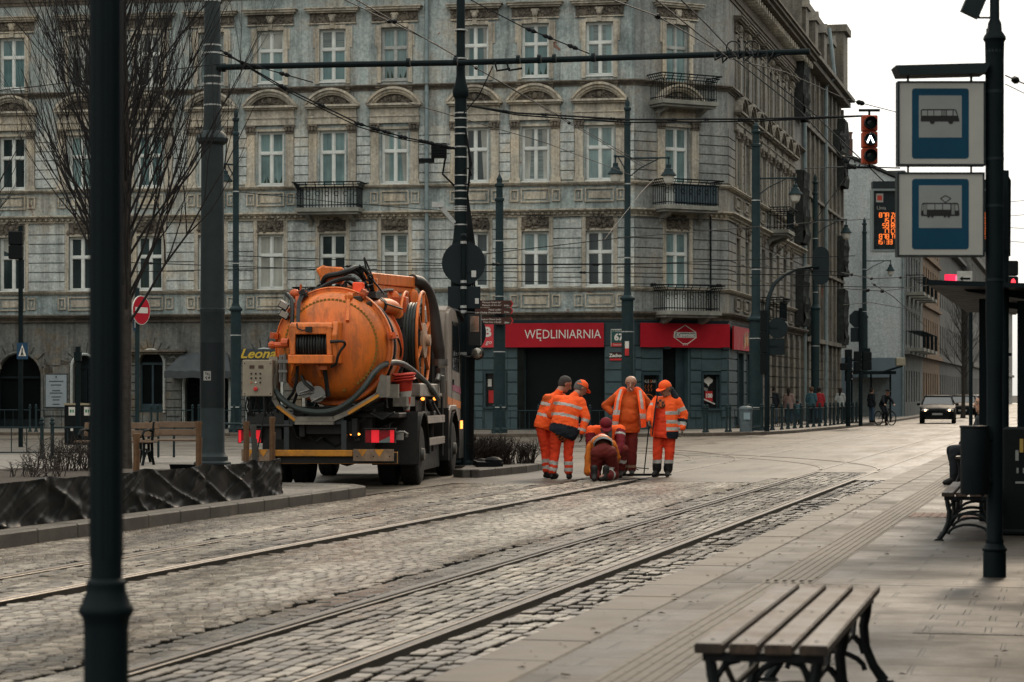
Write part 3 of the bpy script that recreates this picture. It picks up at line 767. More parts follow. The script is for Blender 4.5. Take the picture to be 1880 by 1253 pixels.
# roof and solid back of the block
rf = MB()
bk = [FF.p(AL, -.3), FF.p(-.15, -.3), FS.p(.15, -.3), FS.p(26.4, -.3), FS.p(26.4, -14), FF.p(AL, -16)]
k = len(bk)
rf.add([p+Vector((0, 0, 0.0)) for p in bk]+[p+Vector((0, 0, 19.25)) for p in bk], [tuple(range(k, 2*k))]+[(i, (i+1) % k, k+(i+1) % k, k+i) for i in range(k)])
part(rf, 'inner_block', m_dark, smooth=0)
rt = MB(); pr = [FF.p(AL, .2), A_+(FF.n+FCH.n)*.1, B_+(FCH.n+FS.n)*.1, FS.p(26.4, .2), FS.p(26.4, -7), FF.p(-5, -9), FF.p(AL, -8)]
rt.add([p+Vector((0, 0, 19.0)) for p in pr[:4]]+[p+Vector((0, 0, 21.5)) for p in pr[4:]]+[p+Vector((0, 0, 18.9)) for p in pr[:4]], [(0,1,2,3,4,5,6)]+[(i, i+1, 7+i+1, 7+i) for i in range(3)])
part(rt, 'roof', M('dark_roof_sheet', (.05, .05, .05), .6), smooth=0)
# pipes
for face, a, nm in ((FF, FF.a(785), 0), (FS, 26.25, 1)):
    f = face.mb(); f.tube([(a, .16, 4.9 if nm == 0 else .2), (a, .16, 18.0), (a, .5, 18.5)], .085 if nm == 0 else .11, 10)
    for z in (6.5, 9.2, 11.3, 13.5, 16): f.tube([(a, .16, z), (a, .16, z+.07)], .105, 10)
    part(f, 'drainpipe', m_zinc)
f = FCH.mb(); f.tube([(CHW*.80, .12, 4.8), (CHW*.80, .12, 9.6)], .035, 6); part(f, 'cable_conduit', m_iron)

def balcony(face, a, w, z, dep=.95, h=1.0, cover=None, splay=.16, slabm=None, iron=None):
    s = face.mb(); s.bx(a-w/2-.08, a+w/2+.08, 0.02, dep+.06, z-.16, z); s.bx(a-w/2, a+w/2, .02, dep-.05, z-.26, z-.16)
    for sx in (-1, 1): s.extr([(0, 0), (.75, 0), (.6, -.12), (.2, -.25), (0, -.5)], (a+sx*w*.36-.09, .02, z-.26), (0, 1, 0), (0, 0, 1), (.18, 0, 0))
    o = part(s, 'balcony', slabm or m_slabc, smooth=0)
    g = face.mb()
    def ring(off, zz, r): g.tube([(a-w/2-off, .02, zz), (a-w/2-off, dep+off, zz), (a+w/2+off, dep+off, zz), (a+w/2+off, .02, zz)], r, 5, cap=False)
    ring(0, z+.10, .022); ring(0, z+h*.80, .022); ring(splay*.6, z+h*.90, .018); ring(splay, z+h, .028)
    n = max(3, int(w/.125))
    for i in range(n+1):
        x = a-w/2+w*i/n
        q = splay if i % 3 == 0 else 0
        pts = [(x, dep, z), (x, dep, z+h*.74)]
        if q: pts += [(x, dep+splay*.35, z+h*.84), (x, dep+splay, z+h)]
        else: pts += [(x, dep, z+h*.8)]
        g.tube(pts, .017, 4, cap=False)
    for sx in (-1, 1):
        for i in range(7):
            y = .05+(dep-.05)*i/6
            g.tube([(a+sx*w/2, y, z), (a+sx*w/2, y, z+h*.74), (a+sx*(w/2+splay), y, z+h)], .016, 4, cap=False)
    for i in range(0, n, 3):
        x = a-w/2+w*(i+.5)/n
        g.tube([(x+.09*math.cos(t*.7), dep, z+  .55+.09*math.sin(t*.7)) for t in range(9)], .014, 4)
    part(g, 'railing', iron or m_iron, o, smooth=40)
    if cover:
        c = face.mb(); c.bx(a-w*.32, a+w/2-.02, dep-.05, dep-.03, z+.04, z+h*.84); c.bx(a+w/2-.05, a+w/2-.03, .1, dep-.05, z+.04, z+h*.84)
        part(c, 'balcony_screen', cover, o, smooth=0)
    return o
m_screen = M('blue_grey_screen', (.06, .085, .10), .7, var=.3, scale=4)
balcony(FF, colsF[6], 2.45, 8.93)
balcony(FF, colsF[6], 2.45, 4.75)
balcony(FCH, colsC[0]-.02, 2.5, 13.06)
balcony(FCH, colsC[0]+.08, 2.5, 8.93, cover=m_screen)
balcony(FCH, colsC[0]+.12, 2.5, 4.78)
balcony(FS, colsS[4], 2.3, 8.93); balcony(FS, colsS[3], 2.3, 4.75)
# windows boxes with dark safety netting hung before the last bays of the side front
for (a, z0, z1) in ((24.3, 15.2, 18.0), (24.3, 9.0, 12.6), (24.4, 4.9, 7.8)):
    f = FS.mb(); n = 10
    for i in range(n):
        for j in range(8):
            def q(i, j): return (a-1.2+2.4*i/n, .45+.10*math.sin(i*1.9+j)+.05*math.sin(j*2.3), z0+(z1-z0)*j/8)
            f.add([q(i, j), q(i+1, j), q(i+1, j+1), q(i, j+1)], [(0, 1, 2, 3)])
    f.bx(a-1.25, a-1.2,   .02, .45, z0, z1); f.bx(a+1.2, a+1.25, .02, .45, z0, z1)
    part(f, 'safety_net', m_net)
# ------------------------------------------------------------------ ground floor, shops and their signs
def gwall(face, a0, a1, ops, mat, z1=4.66, name='ground_floor_wall'):
    w_ = face.mb(); wallgrid(w_, a0, a1, .12, z1, ops, .35); return part(w_, name, mat, smooth=0)
aS = FF.a(868)
door_u = (FF.a(963), FF.a(1110)); win_u = (FF.a(892), FF.a(927))
gwall(FF, aS, 0, [(door_u[0], door_u[1], .12, 3.38), (win_u[0], win_u[1], 1.0, 2.32)], m_teal)
cu = lambda u: FCH.a(u)
cd = (cu(1217), cu(1263)); c1 = (cu(1180), cu(1208)); c2 = (cu(1290), cu(1319))
gwall(FCH, 0, CHW, [(cd[0], cd[1], .12, 3.38), (c1[0], c1[1], .5, 2.25), (c2[0], c2[1], .95, 2.28)], m_teal)
sw = [(2.6, 4.2, .3, 3.2), (5.4, 6.8, .3, 3.2)]
gwall(FS, 0, 7.6, sw, m_teal)
def pier(face, x0, x1, z0=.55, z1=3.4, mat=None, plinth=None, name='shop_pier', pitch=.44, gap=.05, d=.06, owner=None):
    if x1-x0 < .08: return
    rb = face.mb(); rows(rb, x0, x1, z0, z1, pitch, gap, d)
    if plinth: rb.bx(x0, x1, 0, plinth, .12, .53)
    (owner or part)(rb, name, mat or m_teal, smooth=0)
for x0, x1 in ((aS, win_u[0]-.12), (win_u[1]+.12, door_u[0]-.28), (door_u[1]+.02, -.02)): pier(FF, x0, x1, plinth=.1)
pier(FF, win_u[0]-.11, win_u[1]+.11, 2.45)
for x0, x1 in ((.02, c1[0]-.1), (c1[1]+.1, cd[0]-.05), (cd[1]+.1, c2[0]-.1), (c2[1]+.1, CHW-.02)): pier(FCH, x0, x1)
for c in (c1, c2): pier(FCH, c[0]-.09, c[1]+.09, 2.4)
for x0, x1 in ((.05, 2.5), (4.3, 5.3), (6.9, 7.55)): pier(FS, x0, x1)
# doorways and shop windows: black sheets standing in for unlit rooms, door leaves, frames, posters
f = FF.mb(); f.bx(door_u[0], door_u[1], -.4, -.36, .12, 3.38); f.bx(door_u[0]-.26, door_u[0], -.02, .07, .12, 3.38); part(f, 'shop_entrance', M('unlit_opening_black', (.008, .010, .009), .6, var=.4, scale=3, spec=.06), smooth=0)
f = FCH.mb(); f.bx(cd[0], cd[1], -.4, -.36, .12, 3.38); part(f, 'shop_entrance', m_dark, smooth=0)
f = FCH.mb(); f.bx(cd[1]-.42, cd[1], -.3, -.25, .12, 3.38); part(f, 'door_leaf', m_teald, smooth=0)
m_poster = M('black_poster', (.012, .013, .013), .25, var=.2); m_white = M('white_print', (.62, .60, .55), .5, var=.08); m_red = M('red_sign', (.33, .011, .02), .45, var=.14, scale=1.2, spec=.12)
m_orangep = M('orange_print', (.5, .12, .02), .5); m_redp = M('red_print', (.45, .03, .03), .5)
def grille(face, x0, x1, z0, z1):
    g = face.mb(); t = .05
    g.bx(x0-.08, x0, -.05, .09, z0-.08, z1+.08); g.bx(x1, x1+.08, -.05, .09, z0-.08, z1+.08); g.bx(x0, x1, -.05, .09, z1, z1+.08); g.bx(x0-.04, x1+.04, -.05, .12, z0-.08, z0)
    return g
SG = []
f = grille(FF, win_u[0], win_u[1], 1.0, 2.32); wo = part(f, 'window', m_teald, smooth=0)
f = FF.mb(); f.bx(win_u[0], win_u[1], -.2, -.16, 1.0, 2.32); f.bx(win_u[0]+.08, win_u[0]+.28, -.155, -.15, 1.15, 1.65, 2)
f.bx(win_u[0]+.05, win_u[0]+.2, -.155, -.15, 1.8, 2.1, 1); part(f, 'pane', [m_poster, m_white, m_redp], wo, smooth=0)
f = grille(FCH, c1[0], c1[1], .5, 2.25); wo = part(f, 'window', m_teald, smooth=0)
f = FCH.mb(); f.bx(c1[0], c1[1], -.2, -.16, .5, 2.25)
cc = (c1[0]+c1[1])/2
text_mb(f, 'CHLE', .17, (cc-.16, -.155, 2.0), (1, 0, 0), (0, 0, 1), (0, .005, 0), 1); text_mb(f, 'B', .17, (cc+.12, -.155, 2.0), (1, 0, 0), (0, 0, 1), (0, .005, 0), 2); text_mb(f, 'AK', .17, (cc+.27, -.155, 2.0), (1, 0, 0), (0, 0, 1), (0, .005, 0), 1)
for i in (-1, 0, 1): f.tube([(cc+i*.14+.03*math.sin(q*1.6), -.15, 1.62+q*.05) for q in range(6)], .012, 4, mi=2)
f.tube([(cc+.24*math.cos(q*.42)*(1+.15*math.cos(q*1.2)), -.15, 1.34+.15*math.sin(q*.42)) for q in range(15)], .016, 4, closed=True, mi=2)
part(f, 'poster', [m_poster, m_white, m_orangep], wo)
f = grille(FCH, c2[0], c2[1], .95, 2.28); wo = part(f, 'window', m_teald, smooth=0)
f = FCH.mb(); f.bx(c2[0], c2[1], -.2, -.16, .95, 2.28); cc = (c2[0]+c2[1])/2
f.extr([(-.22, .08), (0, .2), (.22, .08), (.2, -.02), (.06, -.1), (0, -.2), (-.06, -.1), (-.2, -.02)], (cc, -.155, 2.0), (1, 0, 0), (0, 0, 1), (0, .004, 0), 1)
f.bx(cc-.16, cc+.2, -.155, -.15, 1.2, 1.62, 2); text_mb(f, '100', .22, (cc+.02, -.148, 1.43), (1, 0, 0), (0, 0, 1), (0, .004, 0), 1, bold=.012)
f.beam((cc-.3, -.13, 1.32), (cc+.3, -.13, 1.1), .02, .05, mi=1); f.beam((cc-.3, -.15, 1.75), (cc-.05, -.15, 1.66), .01, .12, mi=3)
part(f, 'poster', [m_poster, m_white, m_redp, M('grey_print', (.2, .19, .18), .6)], wo)
for x0, x1, q0, q1 in sw:
    f = grille(FS, x0, x1, q0, q1); wo = part(f, 'window', m_teald, smooth=0)
    f = FS.mb(); f.bx(x0, x1, -.2, -.16, q0, q1); part(f, 'pane', PANES[2], wo, smooth=0)
# fascia above the shops
sweep(steps(3.42, [(.05, .95), (.09, .06)], -.02), 'shop_fascia', m_teald, [FF.p(aS), A_.copy(), B_.copy(), FS.p(7.6)])

# older stone ground floor to the left with round-arched openings
def arched(face, lst, a0, a1, z1=4.66):
    """lst: (a0,a1,springing z,sill z)"""
    w_ = face.mb(); ops = []
    for x0, x1, zs, zl in lst: ops.append((x0, x1, zl, zs+(x1-x0)/2))
    wallgrid(w_, a0, a1, .12, z1, ops, .3)
    for x0, x1, zs, zl in lst:
        r = (x1-x0)/2; c = (x0+x1)/2; n = 10
        arc = [(c-r*math.cos(math.pi*i/n), zs+r*math.sin(math.pi*i/n)) for i in range(n+1)]
        h = n//2
        w_.add([(x, 0, z) for x, z in arc[:h+1]]+[(x0, 0, zs+r)], [tuple(range(h+2))])
        w_.add([(x, 0, z) for x, z in arc[h:]]+[(x1, 0, zs+r)], [tuple(range(n-h+2))])
        for i in range(n):
            (xa, za), (xb, zb) = arc[i], arc[i+1]
            w_.quad((xa, 0, za), (xb, 0, zb), (xb, -.3, zb), (xa, -.3, za))
    part(w_, 'ground_floor_wall', m_low, smooth=0)
U = FF.a
ar = [(U(-80), U(-20), 2.5, .12), (U(-6), U(76), 2.2, .12), (U(134), U(176), 2.6, .12), (U(255), U(300), 2.75, .75), (U(340), U(420), 1.9, .12), (U(456), U(516), 2.6, .12), (U(560), U(620), 2.5, .12), (U(660), U(720), 2.5, .12), (U(760), U(830), 2.4, .12)]
arched(FF, ar, AL, aS)
edges = [AL]+[q for x in ar for q in (x[0], x[1])]+[aS]
for i in range(0, len(edges), 2):
    if edges[i+1]-edges[i] > .35: pier(FF, edges[i]+(.14 if i else 0), edges[i+1]-.14, .6, 3.0, m_low, .12, 'stone_pier', .33, .045, .07)
for x0, x1, zs, zl in ar:
    r = (x1-x0)/2; c = (x0+x1)/2
    if zs+r+.5 > 4.4: continue
    rb = FF.mb()
    for i in range(9):
        t0, t1 = math.pi*i/9+.03, math.pi*(i+1)/9-.03
        L = .55 if i % 2 == 0 else .42
        q = [(c-rr*math.cos(t), min(4.3, zs+rr*math.sin(t))) for t, rr in ((t0, r+.12), (t1, r+.12), (t1, r+L), (t0, r+L))]
        rb.add([(x, -.01, z) for x, z in q]+[(x, .07, z) for x, z in q], [(4,5,6,7),(0,1,5,4),(1,2,6,5),(2,3,7,6),(3,0,4,7)])
    part(rb, 'arch_stones', m_low, smooth=0)
for j, (x0, x1, zs, zl) in enumerate(ar):
    r = (x1-x0)/2; c = (x0+x1)/2; n = 14
    s = FF.mb()
    for ri, ro, d in ((0, .1, .1),):
        pts = [(x0-.05, zl)]+[(c-(r+.05)*math.cos(math.pi*i/n), zs+(r+.05)*math.sin(math.pi*i/n)) for i in range(n+1)]+[(x1+.05, zl)]
        s.tube([(x, .04, z) for x, z in pts], .06, 6)
    arch = part(s, 'arched_opening', m_rust if j != 1 else m_low)
    g = FF.mb(); g.bx(x0, x1, -.36, -.3, zl, zs+r)
    part(g, 'pane', PANES[2] if j not in (1,) else m_dark, arch, smooth=0)
    b = FF.mb()
    b.bx(x0, x1, -.28, -.2, zs-.06, zs+.04); b.bx(c-.04, c+.04, -.28, -.2, zl, zs-.06); b.bx(x0, x0+.07, -.28, -.2, zl, zs); b.bx(x1-.07, x1, -.28, -.2, zl, zs); b.bx(x0, x1, -.28, -.21, zl, zl+.35)
    if j == 2:
        for q in range(7): b.tube([(c+.05, -.22, .5+q*.3), (x1-.1, -.22, .65+q*.3), (c+.05, -.22, .8+q*.3)], .02, 4)
    part(b, 'door_frame' if zl < .5 else 'window_frame', m_iron if j != 3 else m_teald, arch, smooth=0)
f = FF.mb(); f.bx(U(232), U(345), 0, .35, 3.22, 3.3); f.bx(U(236), U(340), 0, .22, 3.12, 3.22); part(f, 'ledge_hood', m_soot, smooth=0)

# ---- signs (each a thing of its own, fixed to the wall)
def wsign(name, label, face, x0, x1, z0, z1, mats, extra=None, d=.16, th=.07, cat='sign', group=None):
    f = face.mb(); f.bx(x0, x1, d, d+th, z0, z1, 0)
    if extra: extra(f, (x0+x1)/2, (z0+z1)/2, d+th+.002)
    o = f.build(name, mats, smooth=30); return tag(o, label, cat, group)
sz0, sz1 = 3.35, 4.30
def t_wed(f, c, z, d): text_mb(f, 'WĘDLINIARNIA', .50, ((U(965)+U(1105))/2, d, z+.02), (1, 0, 0), (0, 0, 1), (0, .01, 0), 1, bold=-.002, width=U(1105)-U(965))
wsign('shop_sign', 'long red shop sign with thin white capital lettering above the dark entrance', FF, U(922), U(1110), sz0, sz1, [m_red, m_white], t_wed)
def t_b2(f, c, z, d):
    text_mb(f, 'B', .52, (U(897), d, z+.12), (1, 0, 0), (0, 0, 1), (0, .01, 0), 1, bold=.022); text_mb(f, 'go', .24, (U(899), d, z-.27), (1, 0, 0), (0, 0, 1), (0, .01, 0), 1, shear=.3)
wsign('shop_sign', 'short red shop sign with white letter B, partly behind round traffic sign', FF, U(871), U(908), sz0, sz1, [M('pale_red_sign', (.50, .045, .055), .4, var=.12), m_white], t_b2)
cK = cu(1252)
def t_k(f, c, z, d):
    hexa = [(-.55, -.1), (-.52, .1), (0, .38), (.52, .1), (.55, -.1), (.12, -.36), (-.12, -.36)]
    hh = [(cK+x*.98, d, z+.03+y) for x, y in hexa]
    f.tube(hh, .018, 4, closed=True, mi=1)
    f.extr([(-.52, -.12), (-.5, .1), (.52, .1), (.5, -.12)], (cK, d, z+.03), (1, 0, 0), (0, 0, 1), (0, .006, 0), 1)
    f.extr([(-.49, -.1), (-.47, .08), (.49, .08), (.47, -.1)], (cK, d+.007, z+.03), (1, 0, 0), (0, 0, 1), (0, .003, 0), 2)
    text_mb(f, 'Kawniec', .22, (cK, d+.012, z+.02), (1, 0, 0), (0, 0, 1), (0, .005, 0), 1, bold=.008, shear=.25, width=.9)
    for i in (-1, 0, 1): f.tube([(cK+i*.08, d, z-.32), (cK+i*.1, d, z-.40)], .014, 4, mi=1)
wsign('shop_sign', 'red shop sign with white diamond shaped emblem on the cut corner of the tenement', FCH, cu(1171), cu(1334), sz0, sz1, [m_red, m_white, M('grey_green_print', (.16, .2, .19), .5)], t_k)
def t_food(f, c, z, d):
    for i in range(16):
        x = c-.6+rnd.random()*2.4; f.ball((x, d, z+rnd.uniform(-.22, .22)), (.22, .015, rnd.uniform(.15, .3)), 7, mi=1+(i % 3))
wsign('shop_sign', 'narrow red shop sign with food picture on the side street front', FS, .3, 7.3, sz0-.05, sz1-.05, [m_red, M('sausage_brown', (.30, .10, .03), .4), M('sausage_gold', (.50, .24, .06), .4), M('sausage_dark', (.12, .05, .03), .4)], t_food)
m_plg = M('green_plate', (.02, .07, .06), .35)
def t_67(f, c, z, d):
    f.bx(c-.24, c+.24, d, d+.004, z+.31, z+.325, 1); text_mb(f, '67', .36, (c+.02, d, z+.02), (1, 0, 0), (0, 0, 1), (0, .006, 0), 1, bold=.015)
    text_mb(f, 'ul. Zachodnia', .085, (c, d, z+.27), (1, 0, 0), (0, 0, 1), (0, .006, 0), 1)
    f.bx(c-.28, c+.28, d, d+.005, z-.34, z-.20, 2); text_mb(f, 'Śródmieście', .08, (c, d+.006, z-.27), (1, 0, 0), (0, 0, 1), (0, .004, 0), 1)
    for s_ in (-.285, .285): f.bx(c+s_-.008, c+s_+.008, d, d+.005, z-.34, z+.34, 1)
    f.bx(c-.28, c+.28, d, d+.006, z+.33, z+.345, 1)
wsign('house_number_plate', 'dark green house number plate reading 67 with red lower band', FF, U(1121.5), U(1150), 3.36, 4.06, [m_plg, m_white, m_redp], t_67, d=.07, th=.03)
def t_z(f, c, z, d):
    text_mb(f, 'Zachodnia', .18, (c, d, z+.03), (1, 0, 0), (0, 0, 1), (0, .006, 0), 1, bold=.006); f.bx(c-.36, c+.36, d, d+.004, z-.16, z-.085, 2)
wsign('street_name_plate', 'small dark street name plate reading Zachodnia with red bottom edge', FF, U(1120), U(1154), 2.82, 3.15, [M('dark_brown_plate', (.035, .012, .012), .35), m_white, m_redp], t_z, d=.07, th=.03)
for face, a in ((FCH, cu(1209)), (FCH, cu(1316)), (FS, 6.9)):
    f = face.mb(); f.beam((a, .2, 3.35), (a, .55, 3.3), .03, .03); f.box((a, .6, 3.3), (.3, .12, .1), (.4, 0, 0))
    nm = {0: 'small black floodlight under the red corner sign, left one', 1: 'small black floodlight under the right end of the red corner sign', 2: 'small black floodlight at the far end of the food picture sign'}[0 if a == cu(1209) else 1 if face is FCH else 2]
    tag(f.build('floodlight', m_iron), nm, 'floodlight', 'floodlights below the shop signs')
f = FF.mb(); f.bx(U(85), U(125), .08, .11, .95, 2.32, 0); f.bx(U(86), U(124), .112, .118, .98, 2.29, 1)
for i, (wd, z) in enumerate(((.06, 2.15), (.62, 2.0), (.45, 1.85), (.35, 1.62), (.55, 1.52), (.4, 1.36), (.3, 1.24), (.3, 1.06))):
    c = (U(85)+U(125))/2; f.bx(c-wd/2, c+wd/2, .119, .122, z, z+(.10 if i == 0 else .045), 0)
tag(f.build('notice_board', [M('board_dark', (.05, .06, .07), .5), M('board_pale', (.23, .27, .29), .4, var=.1)], smooth=0), 'white notice board with lines of print on the stone wall', 'notice board')
f = FF.mb(); f.bx(U(440), U(580), .09, .16, 2.92, 3.32, 0)
text_mb(f, 'Leonardo', .52, (U(494), .162, 3.12), (1, 0, 0), (0, 0, 1), (0, .01, 0), 1, shear=.35, bold=.012, width=U(548)-U(443))
tag(f.build('shop_sign', [M('dark_grey_board', (.045, .055, .06), .5), M('yellow_letters', (.55, .38, .05), .5)], smooth=0), 'grey shop board with yellow slanted lettering behind the orange truck', 'sign')
# awning over the next shop door
aw = thing('shop_awning', 'dark grey fabric awning over a shop door behind the tram mast', 'awning', FF.p(U(378), .1, 2.4))
x0, x1 = U(318), U(438); n = 18
f = FF.mb()
for i in range(n):
    p0, p1 = i/n, (i+1)/n
    def pt(p, b):
        ins = (.55*(.5-abs(p-.5))/.5*0)
        xa = x0+(x1-x0)*p
        xt = x0+.45+(x1-x0-.9)*p
        sag = .03*math.sin(p*math.pi*6)
        return {0: (xt, .06, 3.18), 1: (xa, 1.15, 2.42+sag), 2: (xa, 1.15, 2.15+sag*.6)}[b]
    f.add([pt(p0, 0), pt(p1, 0), pt(p1, 1), pt(p0, 1)], [(0, 1, 2, 3)]); f.add([pt(p0, 1), pt(p1, 1), pt(p1, 2), pt(p0, 2)], [(0, 1, 2, 3)])
for xx, xi in ((x0, x0+.45), (x1, x1-.45)): f.add([(xi, .06, 3.18), (xx, 1.15, 2.42), (xx, 1.15, 2.15), (xx, .06, 2.3)], [(0, 1, 2, 3)])
f.build('fabric', M('awning_cloth', (.05, .058, .062), .8, var=.25, scale=3, bump=.3), aw, smooth=20).matrix_parent_inverse = Matrix.Translation(-aw.location)
f = FF.mb(); f.tube([(x0+.05, .06, 2.4), (x0+.05, 1.12, 2.4), (x1-.05, 1.12, 2.4), (x1-.05, .06, 2.4)], .025, 6)
f.build('frame', m_iron, aw).matrix_parent_inverse = Matrix.Translation(-aw.location)

# ------------------------------------------------------------------ second building of the side street, beyond the drainpipe
T2, T3 = 26.45, 47.0
B2 = thing('tenement_building', 'taller dark tenement further along the side street with netted bays', 'building', FS.p(36, -3, .12))
def part2(mb, name, mat, parent=None, **kw):
    o = mb.build(name, mat, parent or B2, **kw)
    if parent is None: o.matrix_parent_inverse = Matrix.Translation(-B2.location)
    return o
m_b2 = facade_mat('sooty_side_plaster', (.10, .093, .08), (.16, .148, .125), (.03, .028, .024), .75, .2, (.18, .158, .12))
cols2 = [T2+1.6+2.25*i for i in range(9)]
fl = [(.3, 3.3), (4.9, 7.1), (8.6, 10.8), (12.2, 14.4), (15.7, 17.7)]
ops = [(a-.55, a+.55, z0, z1) for a in cols2 for z0, z1 in fl]
f = FS.mb(); wallgrid(f, T2, T3, .12, 18.6, ops, .3); f.bx(T2, T3, -12, -.31, .12, 22.4)
f.quad((T3, 0, .12), (T3, -.31, .12), (T3, -.31, 22), (T3, 0, 22)); f.quad((T2, 0, .12), (T2, -.31, .12), (T2, -.31, 22), (T2, 0, 22))
part2(f, 'wall', m_b2, smooth=0)
f = FS.mb()
for z, d, h in ((4.2, .3, .22), (8.0, .2, .16), (11.7, .2, .15), (15.2, .22, .18), (18.4, .55, .25), (18.7, .8, .2)): f.bx(T2, T3+.1, -.02, d, z, z+h)
for a in [T2+.5+2.25*i for i in range(10)]: f.bx(a-.22, a+.22, -.02, .12, 4.5, 18.3)
part2(f, 'cornices', m_b2, smooth=0)
for j, a in enumerate(cols2):
    for q, (z0, z1) in enumerate(fl):
        g = FS.mb(); g.bx(a-.55, a+.55, -.24, -.2, z0, z1); g.bx(a-.04, a+.04, -.2, -.15, z0, z1); g.bx(a-.55, a+.55, -.2, -.15, z0+(z1-z0)*.6, z0+(z1-z0)*.6+.08)
        wo = part2(g, 'window', m_wfro if (j+q) % 3 else m_iron, smooth=0)
        g = FS.mb(); g.quad((a-.5, -.19, z0+.05), (a+.5, -.19, z0+.05), (a+.5, -.19, z1-.05), (a-.5, -.19, z1-.05)); part2(g, 'pane', PANES[(j*3+q) % 3], wo, smooth=0)
f = FS.mb()                                # mansard storey with dormers and a stone balustrade on top
f.add([(T2, .1, 18.9), (T3, .1, 18.9), (T3, -1.2, 22.2), (T2, -1.2, 22.2)], [(0, 1, 2, 3)]); f.bx(T2, T3+.2, -1.4, -.9, 22.2, 22.5)
for a in cols2[::2]: f.bx(a-.7, a+.7, -1.2, .1, 18.9, 21.3); f.extr([(-.85, 0), (.85, 0), (0, .6)], (a, -1.2, 21.3), (1, 0, 0), (0, 0, 1), (0, 1.4, 0))
f.bx(T3-2.2, T3+.25, -1.5, .35, 18.9, 22.6); f.bx(T3-2.4, T3+.4, -1.6, .55, 22.6, 23.0)
part2(f, 'mansard_roof', m_b2, smooth=0)
f = FS.mb()
for i in range(26): f.tube([(T2+2+i*.35, -.8, 22.5), (T2+2+i*.35, -.8, 23.2)], .025, 4)
f.tube([(T2+2, -.8, 23.2), (T2+10.8, -.8, 23.2)], .03, 5); part2(f, 'roof_railing', m_iron)
f = FS.mb(); f.tube([(T2+9.6, .22, .3), (T2+9.6, .22, 18.3), (T2+9.6, .7, 18.8), (T2+9.6, .4, 21.5)], .11, 8); part2(f, 'drainpipe', m_zinc)
for (a, z0, z1) in ((T3-1.3, 13.6, 17.5), (T3-1.3, 8.4, 10.7), (T3-1.4, 4.4, 7.6), (T3-3.8, 15.3, 16.6), (T2+2, 4.6, 5.8)):
    f = FS.mb(); n = 8
    for i in range(n):
        for j in range(8):
            def q(i, j): return (a-1.2+2.4*i/n, .4+.10*math.sin(i*1.9+j)+.05*math.sin(j*2.3), z0+(z1-z0)*j/8)
            f.add([q(i, j), q(i+1, j), q(i+1, j+1), q(i, j+1)], [(0, 1, 2, 3)])
    f.bx(a-1.25, a-1.2, .02, .42, z0, z1); f.bx(a+1.2, a+1.25, .02, .42, z0, z1)
    part2(f, 'safety_net', m_net)
# ground floor shops of the side street
for a in [7.7+2.3*i for i in range(17)]:
    f = FS.mb(); f.bx(a, a+.75, -.02, .12, .12, 4.4); rows(f, a-.05, a+.8, .4, 4.2, .5, .05, .16)
    (part if a < 26 else part2)(f, 'shop_pier', m_b2, smooth=0)
g_ = [(a, a+1.5, .12, 3.6) for a in [8.5+2.3*i for i in range(7)]]
gwall(FS, 7.6, 26.4, g_, m_low)
for j, o in enumerate(g_):
    f = FS.mb(); f.bx(o[0], o[1], -.3, -.25, .12, 3.6); f.bx(o[0], o[1], -.25, -.2, 2.5, 2.6); f.bx((o[0]+o[1])/2-.04, (o[0]+o[1])/2+.04, -.25, -.2, .12, 2.5)
    part(f, 'shop_door', PANES[2] if j % 2 else M('brown_door', (.07, .04, .03), .5), smooth=0)
